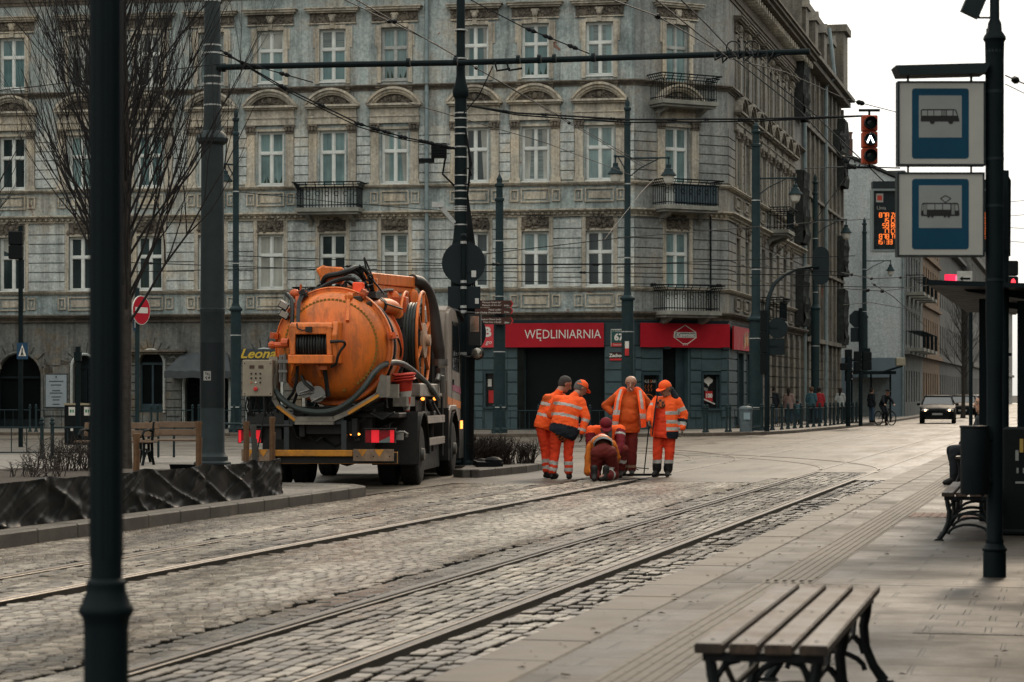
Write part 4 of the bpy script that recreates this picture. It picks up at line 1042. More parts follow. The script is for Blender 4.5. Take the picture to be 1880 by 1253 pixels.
# ------------------------------------------------------------------ masts, lamp posts, railings
m_pole = M('dark_green_post', (.007, .0125, .014), .6, var=.2, scale=4, spec=.06, dirt=.2, dirtcol=(.03, .04, .04))
m_polem = M('blue_green_mast', (.016, .030, .034), .6, var=.22, scale=3, spec=.08, dirt=.3, dirtcol=(.05, .06, .06))
m_black = M('black_plastic', (.008, .010, .011), .6, var=.2, spec=.08)
m_band = M('cable_tie_band', (.42, .44, .43), .45, metal=.4)
m_lampglass = M('lamp_glass', (.48, .47, .42), .2, var=.1)
def wparent(root, o): o.matrix_parent_inverse = Matrix(); return o
def lamp_post(u, Y, ztop, arms, label, sleeve=4.6, r0=.19, r1=.115, bands=4):
    z0 = .12; x = (u-CX)*Y/FOC
    t = thing('lamp_post', label, 'lamp post', (x, Y, z0), group='lamp posts along the far pavement')
    h = ztop-z0; s = sleeve-z0
    m = MB(); m.lathe([(r0*1.35, 0), (r0*1.35, .12), (r0*1.1, .2), (r0*1.05, .5), (r0, .6), (r0, s-.12), (r0*1.25, s-.1), (r0*1.28, s-.03), (r1*1.3, s+.06), (r1, s+.2), (r1*.92, h-1.0), (r1*1.15, h-.98), (r1*1.15, h-.9), (r1*.8, h-.86), (r1*.75, h-.5), (r1*1.1, h-.46), (r1*1.1, h-.38), (r1*.6, h-.34), (r1*.7, h-.2), (r1*.35, h-.1), (.01, h)], n=16)
    m.build('column', m_polem, t, smooth=30)
    b = MB()
    for i in range(bands):
        zz = s*.2+(h-s*.3)*i/max(1, bands); rr = r0 if zz < s else r1
        b.tube([(0, 0, zz), (0, 0, zz+.035)], rr*1.04, 14)
    b.build('clamp_band', m_band, t)
    for dx, za in arms:
        a = MB(); sg = 1 if dx > 0 else -1; q = za-z0
        a.tube([(0, 0, q), (dx, 0, q+.02)], .035, 6); a.tube([(0, 0, q-.7), (dx*.3, 0, q-.35), (dx*.75, 0, q-.02)], .022, 5); a.ball((dx, 0, q+.02), .06, 6)
        a.tube([(dx, 0, q+.02), (dx, 0, q-.22)], .03, 6)
        ao = a.build('arm', m_polem, t)
        l = MB(); l.lathe([(.03, 0), (.09, -.02), (.1, -.14), (.15, -.18), (.17, -.26), (.26, -.36), (.28, -.40), (.26, -.41)], (dx, 0, q-.2), 14)
        lo = l.build('lantern_hood', m_polem, ao)
        g = MB(); g.lathe([(.19, 0), (.19, -.12), (.14, -.26), (.05, -.33), (.005, -.34)], (dx, 0, q-.6), 12); g.build('lantern_glass', m_lampglass, ao)
    return t
lamp_post(433, 87, 11.8, [(-.38, 9.75)], 'blue green lamp post behind the left bench with one short lantern arm')
lamp_post(917, 86, 9.35, [], 'blue green post without lantern, standing before the small barred shop window', r0=.21, r1=.15)
lamp_post(1152, 84.6, 11.9, [(-.42, 9.8), (1.44, 9.75)], 'blue green lamp post with two lanterns standing beside the house number plate', sleeve=4.9, r0=.21)
lamp_post(1388, 92, 11.9, [(1.5, 9.7)], 'dark lamp post at the street corner beside the food picture sign', sleeve=4.4, r0=.26, r1=.17)
lamp_post(1497, 114, 11.9, [(1.45, 9.7)], 'dark lamp post on the side street pavement between walking people', sleeve=5.6, r0=.2, r1=.13)
lamp_post(1587, 149, 12.4, [(1.6, 9.7)], 'thin far lamp post in front of the blank grey gable wall', sleeve=6.3, r0=.2, r1=.14)

# left tram mast with ring collar
X1, Y1 = (390-CX)*46.5/FOC, 46.5
t = thing('tram_mast', 'thick dark tapered tram mast rising behind the black planter foil', 'mast', (X1, Y1, PLAT))
m = MB(); m.lathe([(.36, 0), (.36, .05), (.30, .08), (.30, .16), (.26, .2), (.235, .26), (.235, 2.9), (.24, 2.91), (.242, 3.0), (.235, 3.01), (.215, 6.15), (.29, 6.2), (.31, 6.27), (.28, 6.33), (.19, 6.42), (.165, 6.6), (.15, 13.5)], n=24)
m.build('column', M('mast_grey_green', (.030, .042, .045), .6, var=.2, scale=3, spec=.1, dirt=.3, dirtcol=(.05, .058, .058)), t)
b = MB()
for z in (7.9, 8.05, 7.45, 7.3, 8.9, 6.9): b.tube([(0, 0, z), (0, 0, z+.03)], .168, 16)
b.build('clamp_band', m_band, t)
b = MB(); b.lathe([(.239, 0), (.239, 1.25)], (0, 0, 1.1), 20); b.build('dark_wrap', M('dark_wrap', (.010, .016, .018), .6, var=.2), t)
b = MB(); b.bx(-.14, .0, -.243, -.236, 1.62, 1.80, 0)
for i in range(14): x0, z0 = -.13+rnd.random()*.1, 1.64+rnd.random()*.13; b.bx(x0, x0+.02, -.245, -.243, z0, z0+.018, 1)
b.build('sticker', [M('sticker_grey', (.3, .3, .28), .6), m_black], t, smooth=0)
# middle tram mast
X2, Y2 = (846-CX)*46.6/FOC, 46.6
t = thing('tram_mast', 'slim banded tram mast behind the cab of the orange truck', 'mast', (X2, Y2, PLAT))
m = MB(); m.lathe([(.3, 0), (.3, .05), (.21, .1), (.19, 4.0), (.2, 4.1), (.15, 4.35), (.125, 4.6), (.115, 7.05), (.15, 7.1), (.16, 7.2), (.11, 7.36), (.085, 7.5), (.075, 13.2)], n=18)
m.build('column', m_pole, t)
b = MB()
for z in (6.7, 6.6, 6.42, 6.3, 6.05, 5.85, 5.5, 5.3, 5.2, 5.05, 4.9, 4.86, 4.82, 4.55, 4.05, 3.9, 7.75, 8.3): b.tube([(0, 0, z-PLAT+.2), (0, 0, z+.025-PLAT+.2)], .13 if z > 4.4 else .2, 12)
b.build('clamp_band', m_band, t)
c = MB()
for k in range(4):
    c.tube([(.14+.03*k, -.1-.02*k, .0), (.17+.03*k, -.12, 2.2), (.15+.04*k, -.1, 4.2), (.13, -.1, 5.2), (.18+.03*math.sin(k), -.05, 5.8), (.10, -.1, 6.4)], .018, 5)
c.tube([(.12+.09*math.cos(a*.5), -.1, 5.55+.16*math.sin(a*.5)) for a in range(12)], .016, 5)
c.build('cable_bundle', m_black, t)
c = MB(); c.box((-.42, 0, 6.05), (.3, .2, .28)); c.box((-.66, 0, 5.86), (.3, .1, .08)); c.tube([(-.3, 0, 5.9), (-.35, 0, 5.6), (-.05, 0, 5.3)], .02, 5); c.beam((-.1, 0, 6.1), (-.3, 0, 6.1), .05, .05)
for i in range(5): c.bx(-.56, -.28, -.12, .12, 5.95+i*.05, 5.97+i*.05)
c.build('switch_box', m_black, t, smooth=0)
c = MB(); c.beam((-.12, -.05, 4.65), (-.4, -.1, 4.98), .06, .08); c.box((-.45, -.12, 5.0), (.2, .12, .1)); c.build('camera_bracket', m_band, t, smooth=0)
# the beam across both masts
t = thing('cross_beam', 'long dark overhead beam carried by the two tram masts', 'beam', (X1, Y1, 7.77))
m = MB(); e = P(1487, 95, 45.0)-Vector((X1, Y1, 7.77))
e2 = P(846, 115.5, 46.35)-Vector((X1, Y1, 7.77)); m.tube([(.1, -.1, 0), tuple(e2*.5+Vector((0, -.1, 0))), tuple(e2), tuple((e+e2)*.5), tuple(e)], .058, 10); m.build('tube', m_pole, t)
c = MB(); dn_ = e.normalized()
for q in (.012, .02, .335, .415, .52, .555, .58, .645, .87): p = e*q; c.tube([tuple(p-dn_*.035), tuple(p+dn_*.035)], .085, 10)
c.build('clamp', m_pole, t)
c = MB()                                          # insulator and wire fittings at the right half
for i in range(9):
    p = e*(.845+.012*i); c.tube([tuple(p+Vector((0, 0, .02))), tuple(p+Vector((.05*math.sin(i*3), -.1, -.12-.06*math.sin(i*2)))), tuple(p+Vector((.12, -.05, -.05)))], .025, 5)
for q in (.875, .905): p = e*q; c.tube([tuple(p+Vector((.13*math.cos(a*.6), -.05, .1+.13*math.sin(a*.6)))) for a in range(11)], .014, 5)
for q in (.48, .5): p = e*q; c.tube([tuple(p), tuple(p+Vector((.05, 0, -.2))), tuple(p+Vector((.3, 0, -.16)))], .022, 5)
c.build('wire_fitting', m_black, t)

# ---- overhead wires: every run is a thing
WN = 0
def wire(pts, label, r=.011, knots=(), kr=.045, sag=.0, twin=0):
    """knots: (fraction, size)"""
    P3 = [P(*p) for p in pts]
    fine = []
    for i in range(len(P3)-1):
        for j in range(8):
            f = j/8; q = P3[i].lerp(P3[i+1], f); q.z -= sag*4*f*(1-f); fine.append(q)
    fine.append(P3[-1])
    o0 = fine[0].copy(); m = MB(Matrix.Translation(-o0)); m.tube(fine, r, 5)
    if twin: m.tube([p+Vector((0, 0, -twin*math.sin(math.pi*i/(len(fine)-1)))) for i, p in enumerate(fine)], r*.8, 5)
    for kf in knots:
        i = min(len(fine)-2, int(kf*(len(fine)-1))); p = fine[i]; d = (fine[i+1]-p).normalized()
        m.lathe([(.01, -kr*2.6), (kr*.7, -kr*1.8), (kr, -kr*.8), (kr*.6, 0), (kr, kr*.8), (kr*.7, kr*1.8), (.01, kr*2.6)], p, 7, d)
    o = m.build('overhead_wire', m_black); o.location = o0
    return tag(o, label, 'wire', 'overhead tram wires')
wire([(600, -16, 39), (800, 81, 52), (1196, 316, 84)], 'long overhead wire sloping down right to the lanterns beside the house number plate', knots=(.3, .62, .8))
wire([(640, -8, 39), (838, 104, 48), (1188, 306, 83)], 'second sloping overhead wire just above its twin, passing the middle mast', knots=(.2, .5))
wire([(404, 92, 45.4), (520, 160, 45.2), (660, 228, 45), (740, 252, 44.9), (838, 273, 44.6)], 'span wire with many insulators from left mast down to middle mast', r=.014, knots=(.06, .12, .26, .38, .5, .6, .68, .75, .85, .9, .95), kr=.04, twin=.06)
wire([(404, 100, 45.4), (470, 122, 45.2), (575, 152, 45)], 'short stay wire beside the left mast just below its beam joint', knots=(.5, .8))
wire([(1080, -16, 30), (1207, 30, 36), (1322, 96, 43.4)], 'upper overhead wire running to the beam end from the top centre', knots=(.5,))
wire([(1192, -10, 30), (1262, 46, 36), (1336, 106, 43.4)], 'middle one of three steep wires meeting at the beam end')
wire([(1240, -10, 30), (1296, 44, 36), (1352, 104, 43.4)], 'rightmost of three steep wires meeting at the beam end')
wire([(852, -6, 44.6), (960, 50, 44.2), (1082, 99, 43.9)], 'stay wire with insulators from middle mast top to the beam', knots=(.6, .72, .9))
wire([(858, 194, 44.6), (950, 208, 44), (1150, 220, 43), (1390, 219, 41), (1598, 213, 39)], 'thick level wire from middle mast to the hanging tram signal', r=.017, knots=(.2, .34, .47, .6, .66, .72, .9), kr=.03, twin=.05)
wire([(846, 215, 44.6), (880, 175, 44.5), (905, 122, 44.4)], 'short diagonal stay between middle mast and beam clamp', r=.012)
wire([(735, 185, 50), (1000, 262, 55), (1180, 330, 83)], 'faint wire crossing the middle windows down to the corner balcony', r=.010)
wire([(1212, 318, 83), (1180, 350, 70), (1110, 440, 62)], 'stay wire descending left from the corner balcony lantern', r=.010)
wire([(1345, 106, 43.2), (1470, 205, 42), (1563, 306, 41)], 'wire from the beam end to the looped wire joint', knots=(.97,))
wire([(1362, 104, 43.2), (1490, 205, 42), (1652, 362, 40)], 'wire from the beam end past the looped joint to the timetable display')
wire([(1340, 108, 43.2), (1440, 132, 50), (1552, 182, 60), (1660, 210, 62)], 'thin wire with insulator crossing the white sky beside the hanging signal', knots=(.77,), kr=.07)
wire([(1470, 310, 60), (1563, 306, 41), (1652, 309, 39)], 'level wire on both sides of the looped joint', knots=(.5,))
wire([(1556, 322, 41), (1500, 400, 60), (1420, 470, 80)], 'stay wire descending left from the looped joint', r=.010)
wire([(225, 482, 70), (620, 496, 70), (1000, 500, 70), (1560, 506, 70)], 'long level wire low across the second floor windows', r=.013, knots=(.08, .55, .72))
wire([(225, 500, 72), (700, 488, 72), (1150, 486, 72), (1570, 470, 76)], 'long wire rising slightly to the right across the second floor', r=.012, knots=(.3, .66))
wire([(430, 470, 60), (860, 486, 61), (1250, 484, 62), (1545, 500, 64)], 'middle level wire across the tenement between the lamp posts', r=.011, knots=(.4,))
wire([(865, 515, 66), (1200, 522, 66), (1660, 528, 70)], 'lowest level wire from middle mast to the side street', r=.011, knots=(.5, .64))
wire([(860, 470, 55), (1150, 436, 60), (1500, 408, 72), (1640, 400, 80)], 'wire rising from middle mast to the far lantern in the side street', r=.011)
wire([(430, 352, 87), (620, 372, 88), (900, 394, 90), (1330, 404, 92)], 'thin wire slanting across the balcony slab level of the tenement', r=.012)
wire([(0, 166, 50), (60, 160, 50), (400, 118, 46)], 'faint wire behind the bare tree at the far left', r=.010)
wire([(1540, 500, 75), (1600, 512, 80), (1700, 508, 90)], 'wire with fittings before the grey gable wall, upper run', r=.016, knots=(.2, .5, .8), kr=.05)
wire([(1545, 530, 80), (1620, 535, 85), (1720, 522, 95)], 'wire before the grey gable wall, middle run', r=.014, knots=(.35, .5), kr=.07)
wire([(1548, 560, 80), (1600, 556, 85), (1690, 572, 95)], 'wire before the grey gable wall, lowest run', r=.012)
wire([(1600, 520, 80), (1640, 545, 85), (1700, 600, 100)], 'contact wire dropping diagonally across the grey gable wall', r=.014, knots=(.1,))
wire([(1846, 139, 18), (1870, 150, 18.5), (1910, 166, 19)], 'upper short wire with insulator beyond the bus stop post', r=.006, knots=(.4,), kr=.03)
wire([(1846, 155, 18), (1910, 186, 19)], 'lower short wire beyond the bus stop post', r=.004)
for v0, v1, nm in ((372, 366, 'highest'), (398, 392, 'second'), (418, 421, 'third'), (443, 447, 'lowest')):
    wire([(1842, v0, 90), (1910, v1, 95)], '%s of four faint wires against the sky behind the bus stop post' % nm, r=.012)
# looped wire joint
lp = MB(); c0 = P(1563, 306, 41); 
for dx in (-.035, .05): lp.tube([(dx+.1*math.cos(a*.6), 0, .06+.1*math.sin(a*.6)) for a in range(11)], .012, 5)
lp.box((0, 0, 0), (.16, .06, .06)); o = lp.build('wire_joint', m_black); o.location = c0; tag(o, 'dark looped wire joint hanging left of the timetable display', 'wire fitting')

# hanging tram signal with three lenses
m_sigor = M('signal_orange', (.33, .050, .018), .5, var=.2, dirt=.2)
c0 = P(1596, 258, 39); px = 39/FOC
t = thing('tram_signal', 'orange hanging tram signal with a lit white arrow in its middle lens', 'traffic light', (c0.x, c0.y, c0.z-44*px))
m = MB()
for i in range(3): m.bx(-14*px, 14*px, -.09, .1, (i*30)*px+.003, (i*30+29)*px)
m.build('housing', m_sigor, t, smooth=0, bevel=.012)
for i in range(3):
    zc = (i*30+14.5)*px
    v = MB(); v.lathe([(11.5*px, .0), (11.5*px, .13), (10.5*px, .13), (10.5*px, 0)], (0, -.09, zc), 18, (0, -1, 0)); vo = v.build('visor', m_black, t)
    l = MB(); l.ball((0, -.085, zc), (10.4*px, .03, 10.4*px), 14); lo = l.build('lens', M('dark_lens', (.012, .02, .02), .15), t)
    if i == 1:
        a = MB(); w_ = .022
        for sx in (-1, 1): a.beam((sx*6*px, -.122, zc-6.5*px), (0, -.122, zc+6.5*px), .01, w_*1.25, (1, 0, 0))
        a.build('lit_arrow', M('arrow_light', (1, 1, 1), .5, var=0, emit=(.92, .98, 1), es=3.5), lo, smooth=0)
b = MB(); b.tube([(0, 0, 89*px), (0, 0, 99*px)], .02, 6); b.beam((-.17, 0, 99*px), (.17, 0, 99*px), .03, .04); b.tube([(0, 0, 0), (0, 0, -8*px)], .02, 6); b.beam((-.2, 0, -6*px), (.1, 0, -6*px), .03, .03); b.build('hanger', m_black, t, smooth=0)

# signs seen from behind on a thin pole in front of the middle mast
m_back = M('sign_back', (.012, .019, .022), .55, var=.2, scale=3, spec=.12)
t = thing('traffic_sign', 'post with round and square traffic signs seen from behind', 'traffic sign', (P(851, 600, 46.15).x, 46.15, PLAT))
k = 46.15/FOC
zz = lambda v: EYE-(v-HV)*k-PLAT
m = MB(); m.tube([(0, 0, 0), (0, 0, zz(436))], .047, 12); m.ball((0, 0, zz(434)), .06, 8); m.build('post', m_pole, t)
m = MB(); m.disc((0, -.06+.12, zz(483)), 40*k, (0, 1, 0), .02, 36); m.bx(.06, .16, .035, .045, zz(500)-.0, zz(489)); o_ = m.build('round_plate', m_back, t)
m = MB(); m.bx(-29*k, 31*k, .055, .075, zz(567), zz(526)); m.build('square_plate', m_back, t, smooth=0, bevel=.01)
m = MB(); m.disc((1.5*k, .07, zz(611)), 40*k, (0, 1, 0), .02, 36); m.build('round_plate', m_back, t)
m = MB()
for v in (448, 520, 531, 566, 575, 652): m.tube([(0, 0, zz(v)), (0, 0, zz(v)+.05)], .062, 10); m.bx(-.05, .05, .04, .06, zz(v), zz(v)+.04)
m.build('clamp', m_band, t, smooth=0)
m = MB(); m.bx(.15, .24, .03, .05, zz(509), zz(497)); m.bx(.22, .29, .03, .05, zz(558), zz(548)); m.build('sticker', M('pale_sticker', (.5, .52, .5), .6), t, smooth=0)
# brown direction arrows on the post beside the barred shop window
m_brown = M('brown_sign', (.055, .022, .016), .4)
t = thing('direction_signs', 'three brown arrow shaped direction signs pointing right', 'sign', P(905, 597, 85.6))
k = 85.6/FOC
for i, (v0, v1, tx, d_) in enumerate(((552, 564.5, ('Muzeum Sztuki ms²', 'Museum of Art ms²'), '640m'), (565.5, 577, ('Pasaż Łódzki', 'Centrum Obsługi Mieszkańców'), '310m'), (583, 596, ('Muzeum Miasta Łodzi', 'Museum of the City of Łódź'), '280m'))):
    a, b = -42*k, 37*k; z0, z1 = (597-v1)*k, (597-v0)*k
    m = MB(); m.extr([(a, z0), (b-.07, z0), (b, (z0+z1)/2), (b-.07, z1), (a, z1)], (0, -.02, 0), (1, 0, 0), (0, 0, 1), (0, .04, 0), 0)
    m.extr([(b-.10, z0), (b-.06, z0), (b+.012, (z0+z1)/2), (b-.06, z1), (b-.10, z1), (b-.03, (z0+z1)/2)], (0, -.028, 0), (1, 0, 0), (0, 0, 1), (0, .05, 0), 2)
    for j, s_ in enumerate(tx): text_mb(m, s_, .085, (b-.42, -.025, z1-.07-j*.1), (1, 0, 0), (0, 0, 1), (0, -.003, 0), 1, align='RIGHT')
    text_mb(m, d_, .085, (b-.13, -.025, z0+.06), (1, 0, 0), (0, 0, 1), (0, -.003, 0), 1, align='RIGHT')
    m.build('arrow_plate', [m_brown, m_white, m_redp], t, smooth=0)
m = MB()
for q in (.1, .3, .6, .85): m.bx(-.12, .35, .02, .05, q, q+.03)
m.build('bracket', m_iron, t, smooth=0)
# stickers on the lamp post
for (u, v, w_, h_, nm) in ((1151, 640, 7, 26, 'white and red sticker wrapped on the lamp post beside the street name plate'),):
    c = P(u, v, 84.36); m = MB(); m.bx(-.07, .07, 0, .012, .0, .25, 0); m.bx(-.07, .07, -.001, .012, -.25, 0, 1)
    o = m.build('sticker', [m_white, m_redp], smooth=0); o.location = c; tag(o, nm, 'sticker')

# kerb railings of the far pavement: one panel, then copies
def make_rail(L=1.34, h=.86):
    t = thing('kerb_railing', 'dark green kerb railing panel on the far pavement edge', 'railing', (0, 0, 0), group='kerb railings of the far pavement')
    for x in (0, L):
        m = MB(); m.lathe([(.075, 0), (.075, .03), (.05, .08), (.04, .12), (.038, h), (.055, h+.01), (.055, h+.05), (.03, h+.07), (.05, h+.10), (.03, h+.14), (.005, h+.16)], (x, 0, 0), 10); m.build('post', m_polem, t)
    m = MB(); m.tube([(0, 0, h-.06), (L, 0, h-.06)], .02, 6); m.tube([(0, 0, .14), (L, 0, .14)], .016, 6)
    for i in range(1, 4): m.tube([(L*i/4, 0, .14), (L*i/4, 0, h-.06)], .012, 5)
    m.build('bars', m_polem, t)
    return t
rail0 = make_rail()
def along(path, step):
    out = []; acc = 0
    for i in range(len(path)-1):
        a, b = Vector(path[i]+(0,)), Vector(path[i+1]+(0,)); L = (b-a).length; d = (b-a)/L
        while acc < L: out.append((a+d*acc, d)); acc += step
        acc -= L
    return out
fp = [(x+ox, y+oy) for (x, y), (ox, oy) in zip(KERB_FAR[1:10], [(0, .5)]*4+[(-.15, .5), (-.35, .4), (-.45, .3), (-.5, .15), (-.5, .12)])]
first = True
for p, d in along(fp, 1.58):
    o = rail0 if first else dup(rail0); first = False
    o.location = (p.x, p.y, .12); o.rotation_euler = (0, 0, math.atan2(d.y, d.x))

# corner mast with curved arm, sign backs and signals
def boxsignal(t, x, z, n=3, w=.28, h=.29, name='signal_head', y=0.0, dots=False):
    m = MB()
    for i in range(n): m.bx(x-w/2, x+w/2, y-.1, y+.1, z+i*h, z+i*h+h-.01)
    o = m.build(name, m_black, t, smooth=0, bevel=.02)
    v = MB()
    for i in range(n): v.lathe([(.12, 0), (.12, .18), (.11, .18)], (x, y+.1, z+i*h+h/2), 10, (0, 1, 0))
    v.build('visor', m_black, o)
    if dots:
        b = MB()
        for i in range(n*2): b.ball((x+w/2+.01, y-.06, z+.08+i*h/2), .025, 5)
        b.build('bolt', m_band, o)
    return o
Yc = 89.5; xc = (1408-CX)*Yc/FOC; k = Yc/FOC; zq = lambda v: EYE-(v-HV)*k-.12
t = thing('signal_mast', 'dark curved arm signal mast at the corner with sign backs and black signals', 'traffic light', (xc, Yc, .12))
m = MB(); m.tube([(0, 0, 0), (0, 0, zq(570)), (.1, .3, zq(545)), (.35, .8, zq(520)), (.8, 1.5, zq(502)), (1.35, 2.2, zq(489)), (2.0, 3, zq(483)), (2.4, 3.4, zq(482))], [.1, .09, .08, .075, .07, .06, .05, .05], 10); m.build('curved_pole', m_pole, t)
boxsignal(t, -.12, zq(688), 3, .24, .8, dots=True)
m = MB(); m.disc((.40, .0, zq(603)), 18.5*k, (0, 1, 0), .03, 28); m.build('round_plate', m_back, t)
m = MB(); m.bx(.08, .66, 0, .03, zq(652), zq(622)); m.build('square_plate', m_back, t, smooth=0)
m = MB(); m.beam((0, 0, zq(603)), (.4, 0, zq(603)), .05, .05); m.beam((0, 0, zq(636)), (.4, 0, zq(636)), .05, .05); m.build('bracket', m_pole, t, smooth=0)
m = MB(); xs_ = 2.42; m.extr([(.32*math.cos(a), (.32 if math.sin(a) > 0 else .3)*math.sin(a)+(.42 if math.sin(a) >= 0 else -.42)) for a in [2*math.pi*i/24 for i in range(24)]], (xs_, 3.3, zq(480)), (1, 0, 0), (0, 0, 1), (0, .03, 0)); m.build('backing_board', m_back, t, smooth=0)
boxsignal(t, xs_, zq(480)-.5, 3, .26, .32, y=3.42)
# second signal cluster further along the pavement
Yc = 105; xc = (1580-CX)*Yc/FOC; k = Yc/FOC; zq = lambda v: EYE-(v-HV)*k-.12
t = thing('signal_mast', 'dark signal post with octagonal sign back near the cyclist', 'traffic light', (xc, Yc, .12))
m = MB(); m.tube([(0, 0, 0), (0, 0, zq(566))], .085, 10); m.build('post', m_pole, t)
m = MB(); m.extr([(17*k*math.cos(R(22.5+45*i)), 17*k*math.sin(R(22.5+45*i))) for i in range(8)], (-.1, .1, zq(586)), (1, 0, 0), (0, 0, 1), (0, .03, 0)); m.build('octagonal_plate', m_back, t, smooth=0)
m = MB(); m.bx(-.42, .22, .1, .13, zq(628), zq(602)); m.build('square_plate', m_back, t, smooth=0)
boxsignal(t, -.53, zq(700), 3, .3, .46, dots=True); boxsignal(t, -.14, zq(683), 2, .3, .45, dots=True); boxsignal(t, .28, zq(680), 2, .38, .40)
m = MB(); m.beam((-.6, 0, zq(662)), (.4, 0, zq(662)), .06, .06); m.bx(.1, .42, 0, .05, zq(652), zq(640)); m.build('bracket', m_pole, t, smooth=0)
Yc = 103; t = thing('signal_post', 'short dark post with a push button box between the signals', 'post', ((1557-CX)*Yc/FOC, Yc, .12))
m = MB(); m.tube([(0, 0, 0), (0, 0, 3.0)], .1, 10); m.build('post', m_pole, t)
m = MB(); m.box((-.18, 0, 2.55), (.3, .25, .3)); m.build('button_box', m_black, t, smooth=0, bevel=.02)

# ------------------------------------------------------------------ left island: planter with black foil, stakes, benches, tree
m_foil = None
def foil_mat():
    m, nt, b = newmat('black_foil'); v = mapping(nt)
    n = noisen(nt, v, 2.5, 6, .65, 1.0); r = rampnode(nt, [(.3, (.004, .005, .005)), (.7, (.009, .010, .010))]); nt.links.new(n.outputs[0], r.inputs[0]); nt.links.new(r.outputs[0], b.inputs['Base Color'])
    b.inputs['Roughness'].default_value = .44; b.inputs['Specular IOR Level'].default_value = .09
    return m
m_foil = foil_mat()
m_wood = M('raw_timber', (.115, .06, .028), .75, var=.4, scale=10, bump=.3, bscale=40, dirt=.3)
t = thing('planter', 'long planter bed wrapped in creased black plastic foil beside the kerb', 'planter', ST(-10.6, 26, PLAT))
m = MB(Matrix.Translation(-Vector(t.location)))
t0, t1 = 12.0, 31.35; nx, nz = 700, 18; H = .47
grid = []
stk = [t1-.03, t1-1.15, t1-2.9, t1-4.9, t1-6.0, t1-7.6, t1-9.3, t1-11, t1-13, t1-15.5]
for i in range(nx+1):
    tt = t0+(t1-t0)*i/nx; row = []
    sd_ = min(abs(tt-q) for q in stk); nz_ = sorted(stk, key=lambda q: abs(q-tt))[:2]
    top = H+.018*math.exp(-(sd_/.18)**2)-.015*min(1, sd_/.5)+.008*noise.noise(Vector((tt*2.5, 0, 5)))
    for j in range(nz+1):
        f = j/nz; z = top*f
        fold = .034*max(0, 1-abs(noise.noise(Vector((tt*1.1+z*3.2, z*1.6, 1))))*3)**3+.024*max(0, 1-abs(noise.noise(Vector((tt*2.4-z*6, z*2.2, 7))))*3)**3+.004*noise.noise(Vector((tt*6+z*8, z*5, 3)))
        bul = .022*math.sin(math.pi*min(1, sd_/.8))*math.sin(math.pi*min(1, f*1.05))
        off = .02+bul+fold*(1-.5*math.exp(-(sd_/.1)**2))+(.04*(1-f)**3)
        p = ST(-10.68+off, tt, PLAT+z+.004); row.append(tuple(p))
    p = ST(-10.76, tt, PLAT+top-.02); row.append(tuple(p)); p = ST(-10.85, tt, PLAT+top-.12); row.append(tuple(p))
    grid.append(row)
kk = nz+3; vs = [p for r_ in grid for p in r_]
m.add(vs, [(i*kk+j, (i+1)*kk+j, (i+1)*kk+j+1, i*kk+j+1) for i in range(nx) for j in range(kk-1)])
row = []
for j in range(nz+1):                              # the short end towards the truck
    pass
ne = 30; vs = []
for i in range(ne+1):
    s_ = -10.66-1.6*i/ne
    for j in range(nz+1):
        f = j/nz; off = .04*abs(noise.noise(Vector((s_*4+f*2, f*3, 2))))+.05*math.sin(math.pi*f)
        vs.append(tuple(ST(s_, t1+off-.02, PLAT+.004+(H-.08)*f)))
m.add(vs, [(i*(nz+1)+j, (i+1)*(nz+1)+j, (i+1)*(nz+1)+j+1, i*(nz+1)+j+1) for i in range(ne) for j in range(nz)])
m.build('foil', m_foil, t, smooth=60)
m = MB(Matrix.Translation(-Vector(t.location)))
m.extr([(-10.8, t0), (-10.8, t1-.1), (-14.5, t1-.1), (-14.5, t0)], (0, 0, PLAT), NV, DV, (0, 0, .33)); m.build('soil', M('dark_soil', (.035, .028, .022), .95, var=.5, scale=12, bump=.8), t, smooth=0)
sk = [(t1-.1, -10.72, 1.05), (t1-.65, -10.74, .95), (t1-1.15, -10.72, 1.0), (t1-2.9, -10.72, 1.02), (t1-4.95, -10.72, .9), (t1-5.95, -10.74, .92), (t1-9.4, -10.72, .8), (t1-12, -10.8, .75)]
for i, (tt, s_, h) in enumerate(sk):
    m = MB(); m.lathe([(.034, -.05), (.034, h-.12), (.045, h-.02), (.042, h)], n=8); m.tube([(0, 0, .2), (.01, 0, h*.8)], .04, 6)
    o = m.build('wooden_stake', m_wood if i not in (1,) else M('grey_timber', (.05, .05, .045), .8)); p = ST(s_-.03, tt, PLAT); o.location = p; o.rotation_euler = (R(rnd.uniform(-3, 3)), R(rnd.uniform(-4, 4)), 0)
    lab = ['short timber stake at the right corner of the black foil', 'grey stake between two timber stakes near the truck tail lamp', 'timber stake below the left tail lamp of the truck', 'timber stake in front of the thick tram mast', 'timber stake left of the tram mast by the bench legs', 'timber stake near the tree trunk by the bench', 'timber stake behind the dark foreground post', 'dark stake poking out of the planter at the far left'][i]
    tag(o, lab, 'stake', 'stakes of the planter')
def twigs(mb, c, n, spread, h, r=.006):
    for i in range(n):
        a = rnd.random()*6.28; q = rnd.random()**.5*spread
        x, y = c[0]+math.cos(a)*q, c[1]+math.sin(a)*q*.6
        lx, ly = rnd.gauss(0, .12), rnd.gauss(0, .12); hh = h*rnd.uniform(.6, 1.1)
        p0 = Vector((x, y, c[2])); p1 = p0+Vector((lx*.4, ly*.4, hh*.5)); p2 = p0+Vector((lx, ly, hh))
        mb.tube([p0, p1, p2], [r, r*.8, r*.4], 4, cap=False)
        for k in range(4):
            f = rnd.uniform(.35, .9); b = p0.lerp(p2, f); mb.tube([b, b+Vector((rnd.gauss(0, .09), rnd.gauss(0, .09), hh*.18))], [r*.6, r*.3], 3, cap=False)
m_twig = M('dark_twig', (.030, .022, .018), .8, var=.4)
